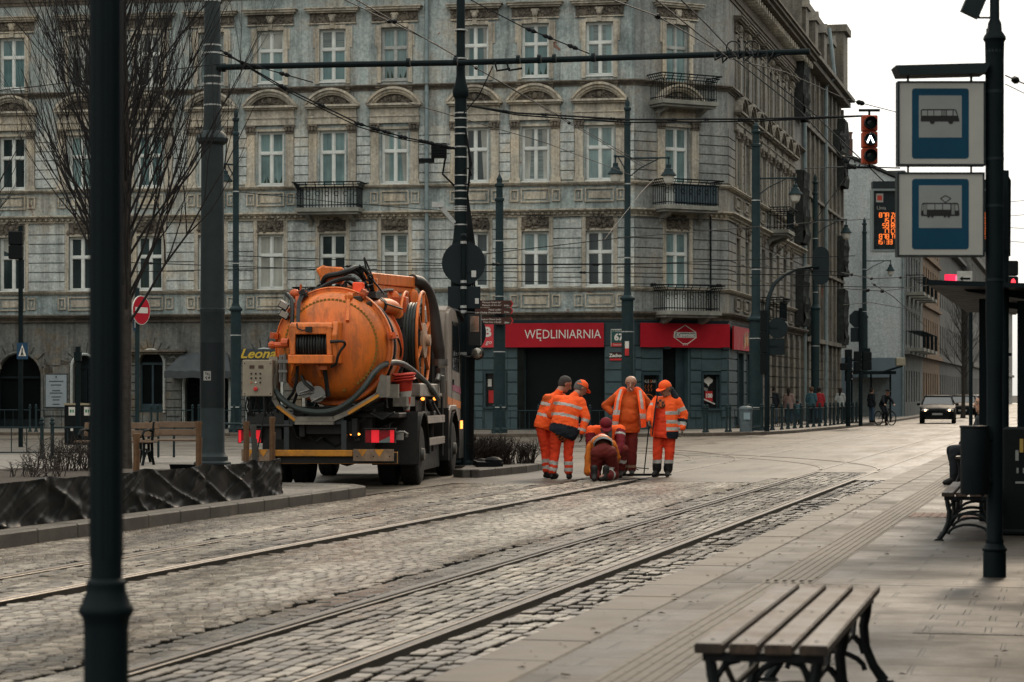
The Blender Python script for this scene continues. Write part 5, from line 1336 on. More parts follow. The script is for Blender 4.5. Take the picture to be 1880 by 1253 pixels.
for (u, v, n, sp, h, lb) in ((128, 868, 90, .55, .5, 'leafless twiggy shrub in the planter left of the foreground post'), (60, 880, 40, .4, .3, 'low bare shrub at the far left of the planter')):
    p = G(u, v, PLAT+.3); m = MB(); twigs(m, (0, 0, 0), n, sp, h); o = m.build('bare_shrub', m_twig, smooth=0); o.location = p; tag(o, lb, 'shrub')
for (cx_, cy_, n, sp, h, lb) in ((-.55, 46.9, 330, .62, .52, 'dense leafless hedge on the small kerbed island behind the truck'), (.28, 47.5, 60, .2, .45, 'small bare bush at the right tip of the kerbed island'), (-1.75, 46.4, 160, .5, .5, 'leafless hedge partly hidden by the truck cab')):
    m = MB(); twigs(m, (0, 0, 0), n, sp, h, .008); o = m.build('bare_hedge', m_twig, smooth=0); o.location = (cx_, cy_, PLAT); tag(o, lb, 'hedge')
m = MB(); m.box((0, 0, .05), (.5, .3, .1), (.1, .05, .3)); m.ball((.1, 0, .1), (.18, .14, .09), 8); m.ball((-.12, .05, .08), (.15, .12, .08), 8)
o = m.build('black_bag', m_black); o.location = (-.45, 45.3, PLAT); tag(o, 'black bag lying on the kerb in front of the leafless hedge', 'bag')

def bare_tree(base, h, n_br, spread, label, seed, r0=.11, z_first=2.6, lean=(0, 0), up=.9):
    rr = random.Random(seed)
    t = thing('bare_tree', label, 'tree', base)
    m = MB(); tr = []
    for i in range(15):
        f = i/14; tr.append(Vector((lean[0]*f+.04*math.sin(f*5), lean[1]*f, h*f)))
    m.tube(tr, [r0*1.35 if i == 0 else r0*(1-i/15*.85) for i in range(15)], 10)
    m.build('trunk', M('tree_bark', (.040, .034, .029), .85, var=.5, scale=9, bump=1.0, bscale=18), t)
    c = MB()
    def grow(p, d, L, r, lev):
        n = 7; pts = [p]; q = p.copy(); dd = d.copy()
        for i in range(n):
            dd = (dd+Vector((rr.gauss(0, .07), rr.gauss(0, .07), .10*up+rr.gauss(0, .04)))).normalized(); q = q+dd*(L/n); pts.append(q.copy())
        c.tube(pts, [r*(1-.8*i/n) for i in range(n+1)], 4 if lev else 5, cap=False)
        if lev < 2:
            for k in range(rr.randint(7, 10) if lev == 0 else rr.randint(2, 5)):
                i = rr.randint(2, n-1); a = rr.random()*6.28
                nd_ = (pts[i+1]-pts[i]).normalized(); side = Vector((math.cos(a), math.sin(a), .15))
                grow(pts[i], (nd_*1.0+side*.48).normalized(), L*rr.uniform(.32, .58), r*(1-.8*i/n)*.72, lev+1)
    for i in range(n_br):
        f = (i+rr.random())/n_br; z = z_first+(h*.86-z_first)*f
        a = i*2.4+rr.gauss(0, .3); k = min(14, z/h*14); p = tr[int(k)].lerp(tr[min(14, int(k)+1)], k-int(k))
        tilt = rr.uniform(.5, 1.0)*(1-.35*f)
        d = Vector((math.cos(a)*tilt, math.sin(a)*tilt, 1)).normalized()
        grow(p, d, spread*rr.uniform(.75, 1.25)*(1-.45*f), r0*.24*(1-.5*f), 0)
    c.build('crown', M('tree_twigs', (.020, .0185, .018), .85, var=.3), t, smooth=40)
    return t
p = G(228, 866, PLAT); bare_tree((p.x, p.y, PLAT), 11.5, 84, 4.4, 'tall leafless tree with steep upswept branches behind the foreground post', 3, .115, 2.5)
bare_tree((-9.6, 40.5, PLAT), 8, 34, 2.6, 'leafless tree mostly outside the left edge with twigs reaching in', 8, .1, 2.8)

# benches with backs on the island
m_bwood = M('pale_bench_wood', (.15, .10, .066), .7, var=.3, scale=7, bump=.2)
def back_bench(loc, rz, label, L=1.55):
    t = thing('park_bench', label, 'bench', loc, rz, 'benches on the island')
    m = MB()
    for i in range(3): m.bx(-L/2, L/2, -.22+i*.15, -.09+i*.15, .43, .465)
    m.build('seat', m_bwood, t, smooth=0, bevel=.006)
    m = MB()
    for i in range(2): m.beam((-L/2, .26+i*.03, .60+i*.15), (L/2, .26+i*.03, .60+i*.15), .03, .12, (0, .2, 1))
    m.build('backrest', m_bwood, t, smooth=0, bevel=.006)
    for x in (-L/2+.12, L/2-.12):
        f = MB(); f.tube([(x, -.26, 0), (x, -.2, .12), (x, -.19, .4), (x, -.2, .43)], .03, 6); f.tube([(x, .3, 0), (x, .22, .15), (x, .2, .43), (x, .25, .6), (x, .31, .82)], .03, 6)
        f.tube([(x, -.2, .42), (x, .2, .42)], .02, 6); f.tube([(x, -.22, .1), (x, -.05, .26), (x, .1, .26), (x, .24, .1)], .024, 6); f.tube([(x, .26, .64), (x, .05, .68), (x, -.18, .66), (x, -.26, .58), (x, -.2, .5)], .026, 6)
        f.build('iron_frame', m_iron, t)
    return t
p = G(322, 850, PLAT); back_bench((p.x, p.y, PLAT), R(-14), 'wooden bench with back nearest the thick tram mast')
p = G(232, 854, PLAT); back_bench((p.x-.2, p.y, PLAT), R(-14), 'wooden bench with back half hidden by the tree trunk')
def hoop(loc, rz, first=[None]):
    if first[0] is None:
        m = MB(); w_, h = .62, .72
        m.tube([(-w_/2, 0, 0), (-w_/2, 0, h-.12), (-w_/2+.04, 0, h-.03), (-w_/2+.14, 0, h), (w_/2-.14, 0, h), (w_/2-.04, 0, h-.03), (w_/2, 0, h-.12), (w_/2, 0, 0)], .026, 8)
        o = m.build('bicycle_stand', m_polem); tag(o, 'dark metal bicycle hoop behind the island benches', 'bicycle stand', 'bicycle stands behind the benches'); first[0] = o
    else: o = dup(first[0])
    o.location = loc; o.rotation_euler = (0, 0, rz)
for u in (265, 345, 425): p = P(u, 800, 52.0); hoop((p.x, 52, PLAT), R(-8))
# island fence at the far left
first = None
for i in range(4):
    x = (84-CX)*50.7/FOC-1.36+i*0 - i*1.5
    if i == 3: x = (96-CX)*50.7/FOC
    if first is None: first = make_rail(1.28, .72); tag(first, 'dark railing panel on the near island at the far left', 'railing', 'railings of the near island'); o = first
    else: o = dup(first)
    o.location = (x, 50.7, PLAT)
# no-entry sign, pedestrian sign with signal, bins
t = thing('no_entry_sign', 'red round no entry sign with white bar turned towards the right', 'traffic sign', (P(252, 600, 58).x, 58, PLAT))
k = 58/FOC; m = MB(); m.tube([(0, 0, 0), (0, 0, EYE+(HV-540)*k)], .055, 10); m.build('post', m_polem, t)
nv = Vector((math.sin(R(62)), -math.cos(R(62)), 0)); tv = Vector((math.cos(R(62)), math.sin(R(62)), 0)); zc = EYE+(HV-570)*k-PLAT; cc = Vector((.0, 0, zc))+nv*.09+tv*.03
m = MB(); m.lathe([(.35, -.012), (.35, .012)], cc, 36, nv, 0); m.lathe([(.335, .0125), (.335, .015)], cc, 36, nv, 1)
q = cc+nv*.017; m.add([q-tv*.25+Vector((0, 0, -.07)), q+tv*.25+Vector((0, 0, -.07)), q+tv*.25+Vector((0, 0, .07)), q-tv*.25+Vector((0, 0, .07))], [(0, 1, 2, 3)], 2)
m.build('round_plate', [m_white, M('no_entry_red', (.42, .015, .03), .35, var=.08), m_white], t)
m = MB(); m.bx(-.09, .0, -.04, -.02, zc-.5, zc-.1, 0); m.bx(-.055, -.04, -.044, -.04, zc-.42, zc-.18, 1); m.extr([(-.02, 0), (.02, 0), (0, .05)], (-.047, -.042, zc-.2), (1, 0, 0), (0, 0, 1), (0, -.002, 0), 1); m.build('blue_plate', [M('blue_sign', (.012, .05, .10), .4), m_white], t, smooth=0)
t = thing('crossing_signal', 'dark post at the far left with blue pedestrian sign and signal head', 'traffic light', (P(38, 600, 62).x, 62, PLAT)); k = 62/FOC
m = MB(); m.tube([(0, 0, 0), (0, 0, EYE+(HV-425)*k)], .06, 10); m.build('post', m_pole, t)
zb = EYE+(HV-660)*k-PLAT; m = MB(); m.bx(-.08, .20, -.09, -.07, zb, zb+.42, 0); m.extr([(-.1, 0), (.1, 0), (0, .3)], (.06, -.092, zb+.08), (1, 0, 0), (0, 0, 1), (0, -.003, 0), 1)
m.tube([(.06, -.098, zb+.28), (.055, -.098, zb+.18), (.03, -.098, zb+.1)], .014, 5, mi=2); m.tube([(.055, -.098, zb+.18), (.085, -.098, zb+.1)], .014, 5, mi=2); m.build('blue_plate', [M('blue_sign', (.012, .05, .10), .4), m_white, m_black], t, smooth=0)
boxsignal(t, -.12, EYE+(HV-476)*k-PLAT, 2, .36, .36)
t = thing('recycling_bin', 'dark battery bin with pale top and white green labels beside the notice board', 'bin', (P(150, 800, 66).x, 66, .12)); 
m = MB(); m.bx(-.42, .45, -.3, .3, 0, 1.08); m.build('body', m_black, t, smooth=0, bevel=.02)
m = MB(); m.bx(-.44, .47, -.32, .32, 1.08, 1.13); m.build('lid', M('beige_lid', (.28, .24, .16), .6), t, smooth=0)
m = MB()
for x in (-.3, .12):
    m.bx(x, x+.17, -.305, -.301, .8, 1.03, 0); m.bx(x+.03, x+.08, -.308, -.305, .88, .96, 1); m.bx(x+.1, x+.14, -.308, -.305, .88, .96, 1)
    m.bx(x+.05, x+.12, -.305, -.301, .38, .47, 0)
m.build('label', [m_white, M('green_print', (.04, .2, .1), .5)], t, smooth=0)
t = thing('sign_post', 'thin dark post standing close behind the left edge of the foreground post', 'post', (P(143, 700, 56).x, 56, PLAT)); k = 56/FOC
m = MB(); m.tube([(0, 0, 0), (0, 0, EYE+(HV-648)*k)], .055, 10); m.box((0, 0, EYE+(HV-655)*k-PLAT), (.16, .16, .2)); m.build('post', m_pole, t)

# ------------------------------------------------------------------ far end of the side street
def simple_building(name, label, o, dx, L, H, depth, mat, wins, bands=(), wmat=None):
    F = Face(o, dx); t = thing(name, label, 'building', F.p(L/2, -depth/2, .0))
    inv = Matrix.Translation(-t.location)
    f = F.mb(); f.bx(0, L, -depth, -.3, 0, H-.3); ops = [(w_[0], w_[1], w_[2], w_[3]) for w_ in wins]; wallgrid(f, 0, L, 0, H, ops, .3); f.bx(0, L, -depth, 0, H-.25, H)
    for x in (0, L): f.quad((x, 0, 0), (x, -depth, 0), (x, -depth, H), (x, 0, H))
    f.build('wall', mat, t, smooth=0).matrix_parent_inverse = inv
    if bands:
        f = F.mb()
        for z, d, h in bands: f.bx(0, L, -.02, d, z, z+h)
        f.build('cornices', mat, t, smooth=0).matrix_parent_inverse = inv
    for i, w_ in enumerate(wins):
        f = F.mb(); f.bx(w_[0], w_[1], -.24, -.2, w_[2], w_[3]); c = (w_[0]+w_[1])/2; f.bx(c-.05, c+.05, -.2, -.15, w_[2], w_[3]); f.bx(w_[0], w_[1], -.2, -.16, w_[2]+(w_[3]-w_[2])*.62, w_[2]+(w_[3]-w_[2])*.62+.08)
        wo = f.build('window', wmat or m_wfro, t, smooth=0); wo.matrix_parent_inverse = inv
        f = F.mb(); f.quad((w_[0]+.06, -.19, w_[2]+.05), (w_[1]-.06, -.19, w_[2]+.05), (w_[1]-.06, -.19, w_[3]-.05), (w_[0]+.06, -.19, w_[3]-.05)); f.build('pane', PANES[[1, 2, 0][i % 3]], wo, smooth=0)
    return t, F, inv
m_gable = facade_mat('grey_render', (.40, .45, .465), (.46, .51, .52), (.27, .30, .31), .35, 0, (.47, .50, .50))
m_gabled = M('dark_grey_paint', (.12, .16, .185), .8, var=.14, scale=.8)
g0 = Vector((20.2, 149.5, 0)); t = thing('gable_house', 'house with blank pale grey gable wall and dark painted lower band', 'building', (22.5, 153, .12)); inv = Matrix.Translation(-t.location)
F = Face((19.2, 150.0), (1, -.05)); f = F.mb()
f.extr([(0, 0), (5.1, 0), (5.1, 14.6), (0, 16.9), (-8, 19)]+[(-8, 0)], (0, 0, 0), (1, 0, 0), (0, 0, 1), (0, -9, 0)); f.build('wall', m_gable, t, smooth=0).matrix_parent_inverse = inv
f = F.mb(); f.bx(-4, 5.1, .01, .05, 0, 3.75); f.build('painted_band', m_gabled, t, smooth=0).matrix_parent_inverse = inv
f = F.mb(); f.add([(-8, .15, 19.05), (0, .15, 16.95), (5.2, .15, 14.65), (5.2, .15, 14.8), (0, .15, 17.1), (-8, .15, 19.2)], [(0, 1, 2, 3, 4, 5)]); f.extr([(-8, 19.05), (0, 16.95), (5.2, 14.65), (5.2, 14.8), (0, 17.12), (-8, 19.2)], (0, .15, 0), (1, 0, 0), (0, 0, 1), (0, -9, 0)); f.build('roof', M('roof_edge', (.08, .09, .09), .6), t, smooth=0).matrix_parent_inverse = inv
f = F.mb(); f.bx(.4, 2.0, -1.5, -.8, 16, 17.4)
for i in range(6): f.bx(.45+i*.27, .6+i*.27, -1.5, -.8, 17.4, 17.75)
f.bx(.4, 2.0, -1.5, -.8, 17.75, 17.85); f.build('chimney', M('chimney_brick', (.10, .06, .05), .85), t, smooth=0).matrix_parent_inverse = inv
f = F.mb(); f.tube([(5.0, .1, 0), (5.0, .1, 14.4)], .07, 6); f.build('drainpipe', m_zinc, t).matrix_parent_inverse = inv
def wl(L, zs, step=2.4, w_=1.1, off=.8): return [(off+i*step, off+i*step+w_, z0, z1) for i in range(int((L-off)/step)) for z0, z1 in zs]
p0 = Vector((24.4, 150.2, 0))
zs = [(1, 3), (4.6, 6.8), (8.2, 10.4), (11.6, 13.6)]
b1, F1, inv1 = simple_building('street_house', 'narrow grey house with many balconies right after the blank gable', (p0.x, p0.y), (DV.x, DV.y), 17, 15.4, 10, facade_mat('far_grey', (.10, .115, .118), (.16, .178, .178), (.04, .043, .043), .65, 0, (.15, .15, .138)), wl(17, zs), ((4, .25, .2), (14.8, .5, .4)))
for i in range(4):
    for z in (4.4, 7.9, 11.3):
        f = F1.mb(); a = 1.2+i*4; f.bx(a, a+2.2, 0, 1.1, z-.2, z)
        o = f.build('balcony', m_slabc, b1, smooth=0); o.matrix_parent_inverse = inv1
        f = F1.mb()
        for q in range(9): f.tube([(a+2.2*q/8, 1.05, z), (a+2.2*q/8, 1.05, z+1.05)], .02, 4)
        for q in range(5): f.tube([(a, 1.05*q/4, z), (a, 1.05*q/4, z+1.05)], .02, 4)
        f.tube([(a, 0, z+1.05), (a, 1.05, z+1.05), (a+2.2, 1.05, z+1.05), (a+2.2, 0, z+1.05)], .025, 4); f.build('railing', m_iron, o)
p1 = p0+DV*17.1
b, F_, i_ = simple_building('street_house', 'far house with orange brown shop front and balconies', (p1.x, p1.y), (DV.x, DV.y), 20, 14.5, 10, facade_mat('far_ochre', (.13, .085, .05), (.18, .12, .075), (.04, .03, .022), .65, 0, (.22, .13, .065)), wl(20, zs, 2.6), ((4, .3, .3), (7.6, .2, .2), (11, .2, .2), (14, .5, .4)))
p2 = p0+DV*37.2
b, F_, i_ = simple_building('street_house', 'dark far house above the parked cars', (p2.x, p2.y), (DV.x, DV.y), 34, 13.2, 10, facade_mat('far_dark', (.06, .065, .065), (.10, .105, .10), (.03, .03, .03), .6, 0, (.09, .08, .07)), wl(34, zs[:3], 3.0), ((4, .3, .3), (13, .5, .3)))
p3 = p0+DV*71.4+NV*.8
b, F_, i_ = simple_building('street_house', 'pale stone far house seen between shelter post and bus stop post', (p3.x, p3.y), (DV.x, DV.y), 60, 19.5, 12, facade_mat('far_stone', (.085, .087, .082), (.13, .132, .122), (.04, .04, .038), .65, 0, (.12, .113, .10)), wl(60, zs+[(15, 17)], 3.0), ((4, .3, .3), (14, .4, .3), (19, .6, .4)))
p4 = p0+DV*131.8+NV*.3
b, F_, i_ = simple_building('street_house', 'last far house low against the sky behind the bus stop post', (p4.x, p4.y), (DV.x, DV.y), 90, 14, 12, facade_mat('far_last', (.13, .13, .125), (.18, .18, .17), (.08, .08, .078), .5, 0, (.16, .155, .14)), wl(90, zs[:3], 4.5), ((4, .3, .3), (13.5, .6, .4)))
bare_tree((26.2, 140.5, .12), 8.5, 30, 2.6, 'small bare street tree far down the side street before the balconies', 21, .12, 2.2, up=.5)
# red lit shop sign, arrow board, red signal, far shelter
c = P(1748, 516, 120); m = MB(); m.box((0, 0, 0), (.85, .25, .62), (0, 0, R(40)), 0); m.box((.2, -.14, 0), (.08, .1, .5), (0, 0, R(40)), 1); o = m.build('lit_shop_sign', [M('red_neon', (.6, .02, .05), .4, emit=(1, .03, .09), es=1.1), M('red_neon_core', (.6, .02, .05), .4, emit=(1, .1, .18), es=2.5)], smooth=0); o.location = c; tag(o, 'glowing red shop sign down the street above the shelter roof', 'sign')
c = P(1771, 513, 62); t = thing('direction_board', 'white board with black arrow pointing left above the shelter roof', 'sign', (c.x, c.y, 0)); k = 62/FOC
m = MB(); m.bx(-14*k, 14*k, -.02, .02, c.z-15*k, c.z+15*k, 0); zc = c.z+1*k; m.bx(-5*k, 10*k, -.028, -.02, zc-1.8*k, zc+1.8*k, 1); m.extr([(-10*k, 0), (-3.5*k, 4.6*k), (-5*k, 0), (-3.5*k, -4.6*k)], (0, -.024, zc), (1, 0, 0), (0, 0, 1), (0, -.006, 0), 1); m.build('board', [M('white_board', (.42, .42, .39), .5), m_black], t, smooth=0)
m = MB(); m.tube([(12*k, .05, 0), (12*k, .05, c.z)], .05, 8); m.build('post', m_pole, t)
c = P(1854, 526, 42); t = thing('traffic_light', 'traffic light showing red just right of the bus stop post', 'traffic light', (c.x, c.y, 0)); k = 42/FOC
m = MB(); m.tube([(-.05, .1, 0), (-.05, .1, c.z+.2)], .05, 8); m.build('post', m_pole, t)
boxsignal(t, 0, c.z-.36, 3, .26, .27); m = MB(); m.ball((.04, -.1, c.z+.04), (.045, .03, .09), 10); m.build('lit_lens', M('red_lens', (.6, .02, .02), .3, emit=(1, .04, .06), es=2.2), t)
t = thing('bus_shelter', 'far glass bus shelter on the pavement behind the signal posts', 'shelter', (P(1603, 770, 118).x, 118, .12))
m = MB(); m.bx(-1.0, 1.0, -.8, .8, 2.35, 2.5); m.beam((.2, -.8, 2.4), (1.3, -.9, 2.75), .08, .1); m.build('roof', m_pole, t, smooth=0)
for x in (-.95, 0, .95):
    m = MB(); m.bx(x-.04, x+.04, .66, .74, 0, 2.35); m.build('post', m_pole, t, smooth=0)
m = MB(); m.bx(-.9, -.05, .69, .71, .3, 2.2); m.bx(.05, .9, .69, .71, .3, 2.2); m.build('glass', M('shelter_glass', (.16, .19, .19), .1, spec=.6), t, smooth=0)
m = MB(); m.box((1.2, -.8, 2.95), (.45, .3, .4)); m.build('timetable_box', M('beige_box', (.3, .27, .2), .6), t, smooth=0, bevel=.03)
t = thing('litter_bin', 'small grey bin by the corner lamp post behind the railing', 'bin', (P(1369, 790, 88.6).x, 88.6, .12)); m = MB(); m.lathe([(.22, 0), (.24, .8), (.26, .82), (.24, .9), (.1, .95)], n=14); m.build('body', M('bin_grey', (.10, .13, .14), .5), t); m = MB(); m.bx(-.1, .14, -.255, -.235, .45, .7); m.build('label', M('bin_label', (.25, .33, .36), .5), t, smooth=0)

# houses along both sides nearer the camera, outside the picture: unseen, added to shade the square
simple_building('street_house', 'plain unseen tenement added left of the square for shade, outside the picture', (-33, 26), (0, 1), 52, 19, 12, m_low, wl(52, [(1, 3.4), (5, 7.2), (9, 11.2), (13, 15.2)], 3.2), ((4.2, .3, .3), (18.2, .6, .5)))
q_ = ST(13.5, 210); simple_building('street_house', 'long row house on the right side of the street, outside the picture', (q_.x, q_.y), (-DV.x, -DV.y), 145, 19, 12, m_low, wl(145, [(1, 3.4), (5, 7.2), (9, 11.2), (13, 15.2)], 4.5), ((4.2, .3, .3), (18.2, .6, .5)))
q_ = ST(13.5, 64); simple_building('street_house', 'plain unseen tenement added behind the tram shelter for shade, outside the picture', (q_.x, q_.y), (-DV.x, -DV.y), 80, 17, 12, m_low, wl(80, [(1, 3.4), (5, 7.2), (9, 11.2), (13, 15.2)], 3.2), ((4.2, .3, .3), (16.2, .6, .5)))
# ------------------------------------------------------------------ foreground post
m_fpost = M('foreground_post', (.005, .0095, .0115), .55, var=.15, scale=5, spec=.07)
Yp = 6.8; xp = (195-CX)*Yp/FOC
t = thing('cast_iron_post', 'very close dark cast iron post with ring collar at the left', 'post', (xp, Yp, PLAT))
m = MB(); m.lathe([(.085, 0), (.085, .05), (.064, .08), (.062, .70), (.066, .73), (.0765, .745), (.0775, .757), (.070, .768), (.064, .785), (.058, .80), (.054, .82), (.056, .826), (.054, .834), (.0455, .842), (.0445, .87), (.0445, 4.2)], n=32)
m.build('column', m_fpost, t, smooth=40)
m = MB()
for i in range(10):
    a = 2*math.pi*i/10+.2; m.tube([(.0435*math.cos(a), .0435*math.sin(a), .9), (.0435*math.cos(a), .0435*math.sin(a), 4.2)], .0042, 5)
m.build('flute', m_fpost, t)

# ------------------------------------------------------------------ benches on the platform
def bench_wood():
    m, nt, b = newmat('bench_boards'); v = mapping(nt, (14, .9, 14)); v2 = mapping(nt)
    n = noisen(nt, v, 1.8, 7, .7, 1.2); n2 = noisen(nt, v2, 3.2, 5, .65)
    r = rampnode(nt, [(.3, (.022, .014, .009)), (.55, (.060, .039, .026)), (.75, (.105, .071, .048))]); nt.links.new(n.outputs[0], r.inputs[0])
    r2 = rampnode(nt, [(.4, (.35, .36, .36)), (.56, (1, 1, 1))]); nt.links.new(n2.outputs[0], r2.inputs[0])
    nt.links.new(mixc(nt, 1.0, r.outputs[0], r2.outputs[0], 'MULTIPLY'), b.inputs['Base Color'])
    b.inputs['Specular IOR Level'].default_value = .3; rr = rampnode(nt, [(.35, (.42,)*3), (.65, (.65,)*3)]); nt.links.new(n2.outputs[0], rr.inputs[0]); nt.links.new(rr.outputs[0], b.inputs['Roughness'])
    bumpn(nt, b, n.outputs[0], .35, .004)
    return m
m_bench = bench_wood()
m_cast = M('black_cast_iron', (.009, .012, .013), .42, var=.2, scale=10, bump=.25, bscale=60, spec=.15)
def platform_bench(W, L, H=.45):
    """local x across (0..W), y along (0..L)"""
    t = thing('slatted_bench', 'close wooden slatted bench without back on black cast iron legs', 'bench')
    n = 4; sw = (W-3*.024)/n; th = .038
    for i in range(n):
        x0 = i*(sw+.024); m = MB()
        m.bx(x0, x0+sw, 0, L, H-th, H)
        s = m.build('seat_board', m_bench, t, smooth=30, bevel=.005, seg=2)
        b = MB()
        for y in (.14, L*.47, L-.12): b.ball((x0+sw*.5, y, H), (.011, .011, .004), 8)
        b.build('bolt', m_cast, s)
    for y in (.10, L*.47, L-.16):
        f = MB(); w = .034; z1 = H-th
        f.bx(.02, W-.02, y-.02, y+.02, z1-.035, z1-.001)
        for sx, x0 in ((-1, .045), (1, W-.045)):
            q = lambda d, z: (x0+sx*d, y, z)
            f.tube([q(.0, z1-.02), q(-.01, z1-.09), q(-.022, .27), q(-.012, .17), q(.025, .08), q(.075, .012)], [.021, .023, .023, .022, .022, .026], 8)
            f.extr([(-.045, 0), (.05, 0), (.035, .018), (-.03, .018)], (x0+sx*.075, y-.03, 0), (1, 0, 0), (0, 0, 1), (0, .06, 0))
            f.tube([q(-.015, .30), q(-.06, z1-.045), q(-.11, z1-.03)], .014, 6)
        f.tube([(.045+.02, y, .14)]+[(W/2+(W/2-.07)*math.cos(math.pi*(1-i/10)), y, .15+.105*math.sin(math.pi*i/10)) for i in range(1, 10)]+[(W-.065, y, .14)], .015, 7)
        f.tube([(W/2+(W/2-.06)*math.cos(math.pi*(1-i/10)), y, .06+.09*math.sin(math.pi*i/10)) for i in range(0, 11)], .013, 7)
        f.build('iron_legs', m_cast, t, smooth=40)
    b = MB()
    for sx in (.1, W-.1): b.tube([(sx, .10, H-th-.045), (sx, .10+.3, .25), (sx, L*.47-.25, .25), (sx, L*.47, H-th-.045), (sx, L*.47+.3, .25), (sx, L-.4, .25), (sx, L-.16, H-th-.045)], .013, 6)
    b.build('brace', m_cast, t, smooth=40)
    return t
Wb = .487; bench = platform_bench(Wb, 2.86)
bench.location = (.665, 8.84, PLAT); bench.rotation_euler = (0, 0, R(-12.4)+0)
o = dup(bench); o['label'] = 'slatted bench under the litter bin beside the bus stop post'; o.location = (3.97, 22.35, PLAT); o.rotation_euler = (0, 0, R(-12.4))
o = dup(bench); o['label'] = 'slatted bench further along under the seated person, mostly hidden by the bin'; o.location = (6.45, 35.2, PLAT); o.rotation_euler = (0, 0, R(-12.4))

# ------------------------------------------------------------------ bus and tram stop post with light boxes
Yb = 18.0; k = Yb/FOC; xb = (1826-CX)*k; zq = lambda v: EYE-(v-HV)*k-PLAT; xq = lambda u: (u-1826)*k
m_frame = M('sign_frame', (.012, .019, .021), .5, var=.15, spec=.12)
def opal():
    m, nt, b = newmat('opal_panel'); v = mapping(nt); n = noisen(nt, v, 2.2, 5, .6)
    r = rampnode(nt, [(.3, (.20, .205, .185)), (.7, (.275, .27, .24))]); nt.links.new(n.outputs[0], r.inputs[0]); nt.links.new(r.outputs[0], b.inputs['Base Color'])
    b.inputs['Roughness'].default_value = .4; b.inputs['Emission Color'].default_value = (1, .97, .88, 1); b.inputs['Emission Strength'].default_value = .04
    return m
m_opal = opal(); m_blue = M('stop_blue', (.006, .044, .080), .5, var=.12, scale=3, spec=.1); m_picw = M('pictogram_field', (.21, .225, .22), .5, var=.06, spec=.1); m_pic = M('pictogram_black', (.012, .012, .012), .5)
POLE = thing('bus_stop_post', 'dark fluted post at the right carrying the blue bus and tram stop boxes', 'post', (xb, Yb, PLAT))
m = MB(); m.lathe([(.085, 0), (.085, .17), (.082, .19), (.09, .195), (.093, .21), (.078, .225), (.064, .25), (.068, .27), (.060, .285), (.058, 1.5), (.066, 1.9), (.069, 3.85), (.072, 3.98), (.085, 4.0), (.082, 4.02), (.055, 4.06), (.05, 4.12), (.036, 4.15), (.033, 5.2)], n=24); m.build('column', m_fpost, POLE, smooth=40)
m = MB()
for z in (2.2, 2.75, 3.1, 3.6, 3.9): m.tube([(0, 0, z), (0, 0, z+.02)], .071, 16)
m.build('clamp_band', m_frame, POLE)
m = MB(); m.extr([(-.03, -.06), (.03, -.05), (.05, 0), (.045, .07), (.01, .1), (-.03, .06)], (xq(1821), -.05, zq(66)), (1, 0, 0), (0, 0, 1), (0, .12, 0)); m.beam((xq(1822), 0, zq(60)), (xq(1822), 0, zq(32)), .02, .02); m.beam((xq(1822), 0, zq(33)), (xq(1797), 0, zq(33)), .012, .014); m.beam((xq(1797), 0, zq(34)), (xq(1797), 0, zq(12)), .012, .012)
m.beam((xq(1800), 0, zq(-20)), (xq(1778), -.02, zq(29)), .14, .045, (0, 1, .2)); m.build('floodlight', m_frame, POLE, smooth=0)
def rrect(x0, x1, z0, z1, r, n=6):
    pts = []
    for cx, cz, a0 in ((x1-r, z1-r, 0), (x0+r, z1-r, 90), (x0+r, z0+r, 180), (x1-r, z0+r, 270)):
        for i in range(n+1): a = R(a0+90*i/n); pts.append((cx+r*math.cos(a), cz+r*math.sin(a)))
    return pts
def lightbox(v0, v1, u0, u1, bv, sv, name, label, pict):
    c = P((u0+u1)/2, v1, Yb); t = thing(name, label, 'sign', (c.x, Yb-.01, c.z))
    X = lambda u: (u-(u0+u1)/2)*k; Zl = lambda v: (v1-v)*k
    f = MB(); w = .013
    f.bx(X(u0), X(u1), -.055, .055, 0, w); f.bx(X(u0), X(u1), -.055, .055, Zl(v0)-w, Zl(v0)); f.bx(X(u0), X(u0)+w, -.055, .055, w, Zl(v0)-w); f.bx(X(u1)-w, X(u1), -.055, .055, w, Zl(v0)-w)
    f.build('frame', m_frame, t, smooth=0)
    p = MB(); p.bx(X(u0)+w, X(u1)-w, -.045, .045, w, Zl(v0)-w); p.build('opal_panel', m_opal, t, smooth=0)
    y = -.0452
    s = MB(); s.extr(rrect(X(1672), X(1776), Zl(bv[1]), Zl(bv[0]), .022), (0, y, 0), (1, 0, 0), (0, 0, 1), (0, -.0025, 0), 0)
    s.extr([(X(1684.5), Zl(sv[1])), (X(1763), Zl(sv[1])), (X(1763), Zl(sv[0])), (X(1684.5), Zl(sv[0]))], (0, y-.0025, 0), (1, 0, 0), (0, 0, 1), (0, -.002, 0), 1)
    pict(s, X, Zl, y-.0046); s.build('stop_symbol', [m_blue, m_picw, m_pic], t, smooth=0)
    b = MB(); b.beam((X(u1), 0, Zl(v0+15)), (X(1822), 0, Zl(v0+13)), .015, .02); b.beam((X(u1), 0, Zl(v1-12)), (X(1822), 0, Zl(v1-12)), .015, .02); b.build('bracket', m_frame, t, smooth=0)
    return t
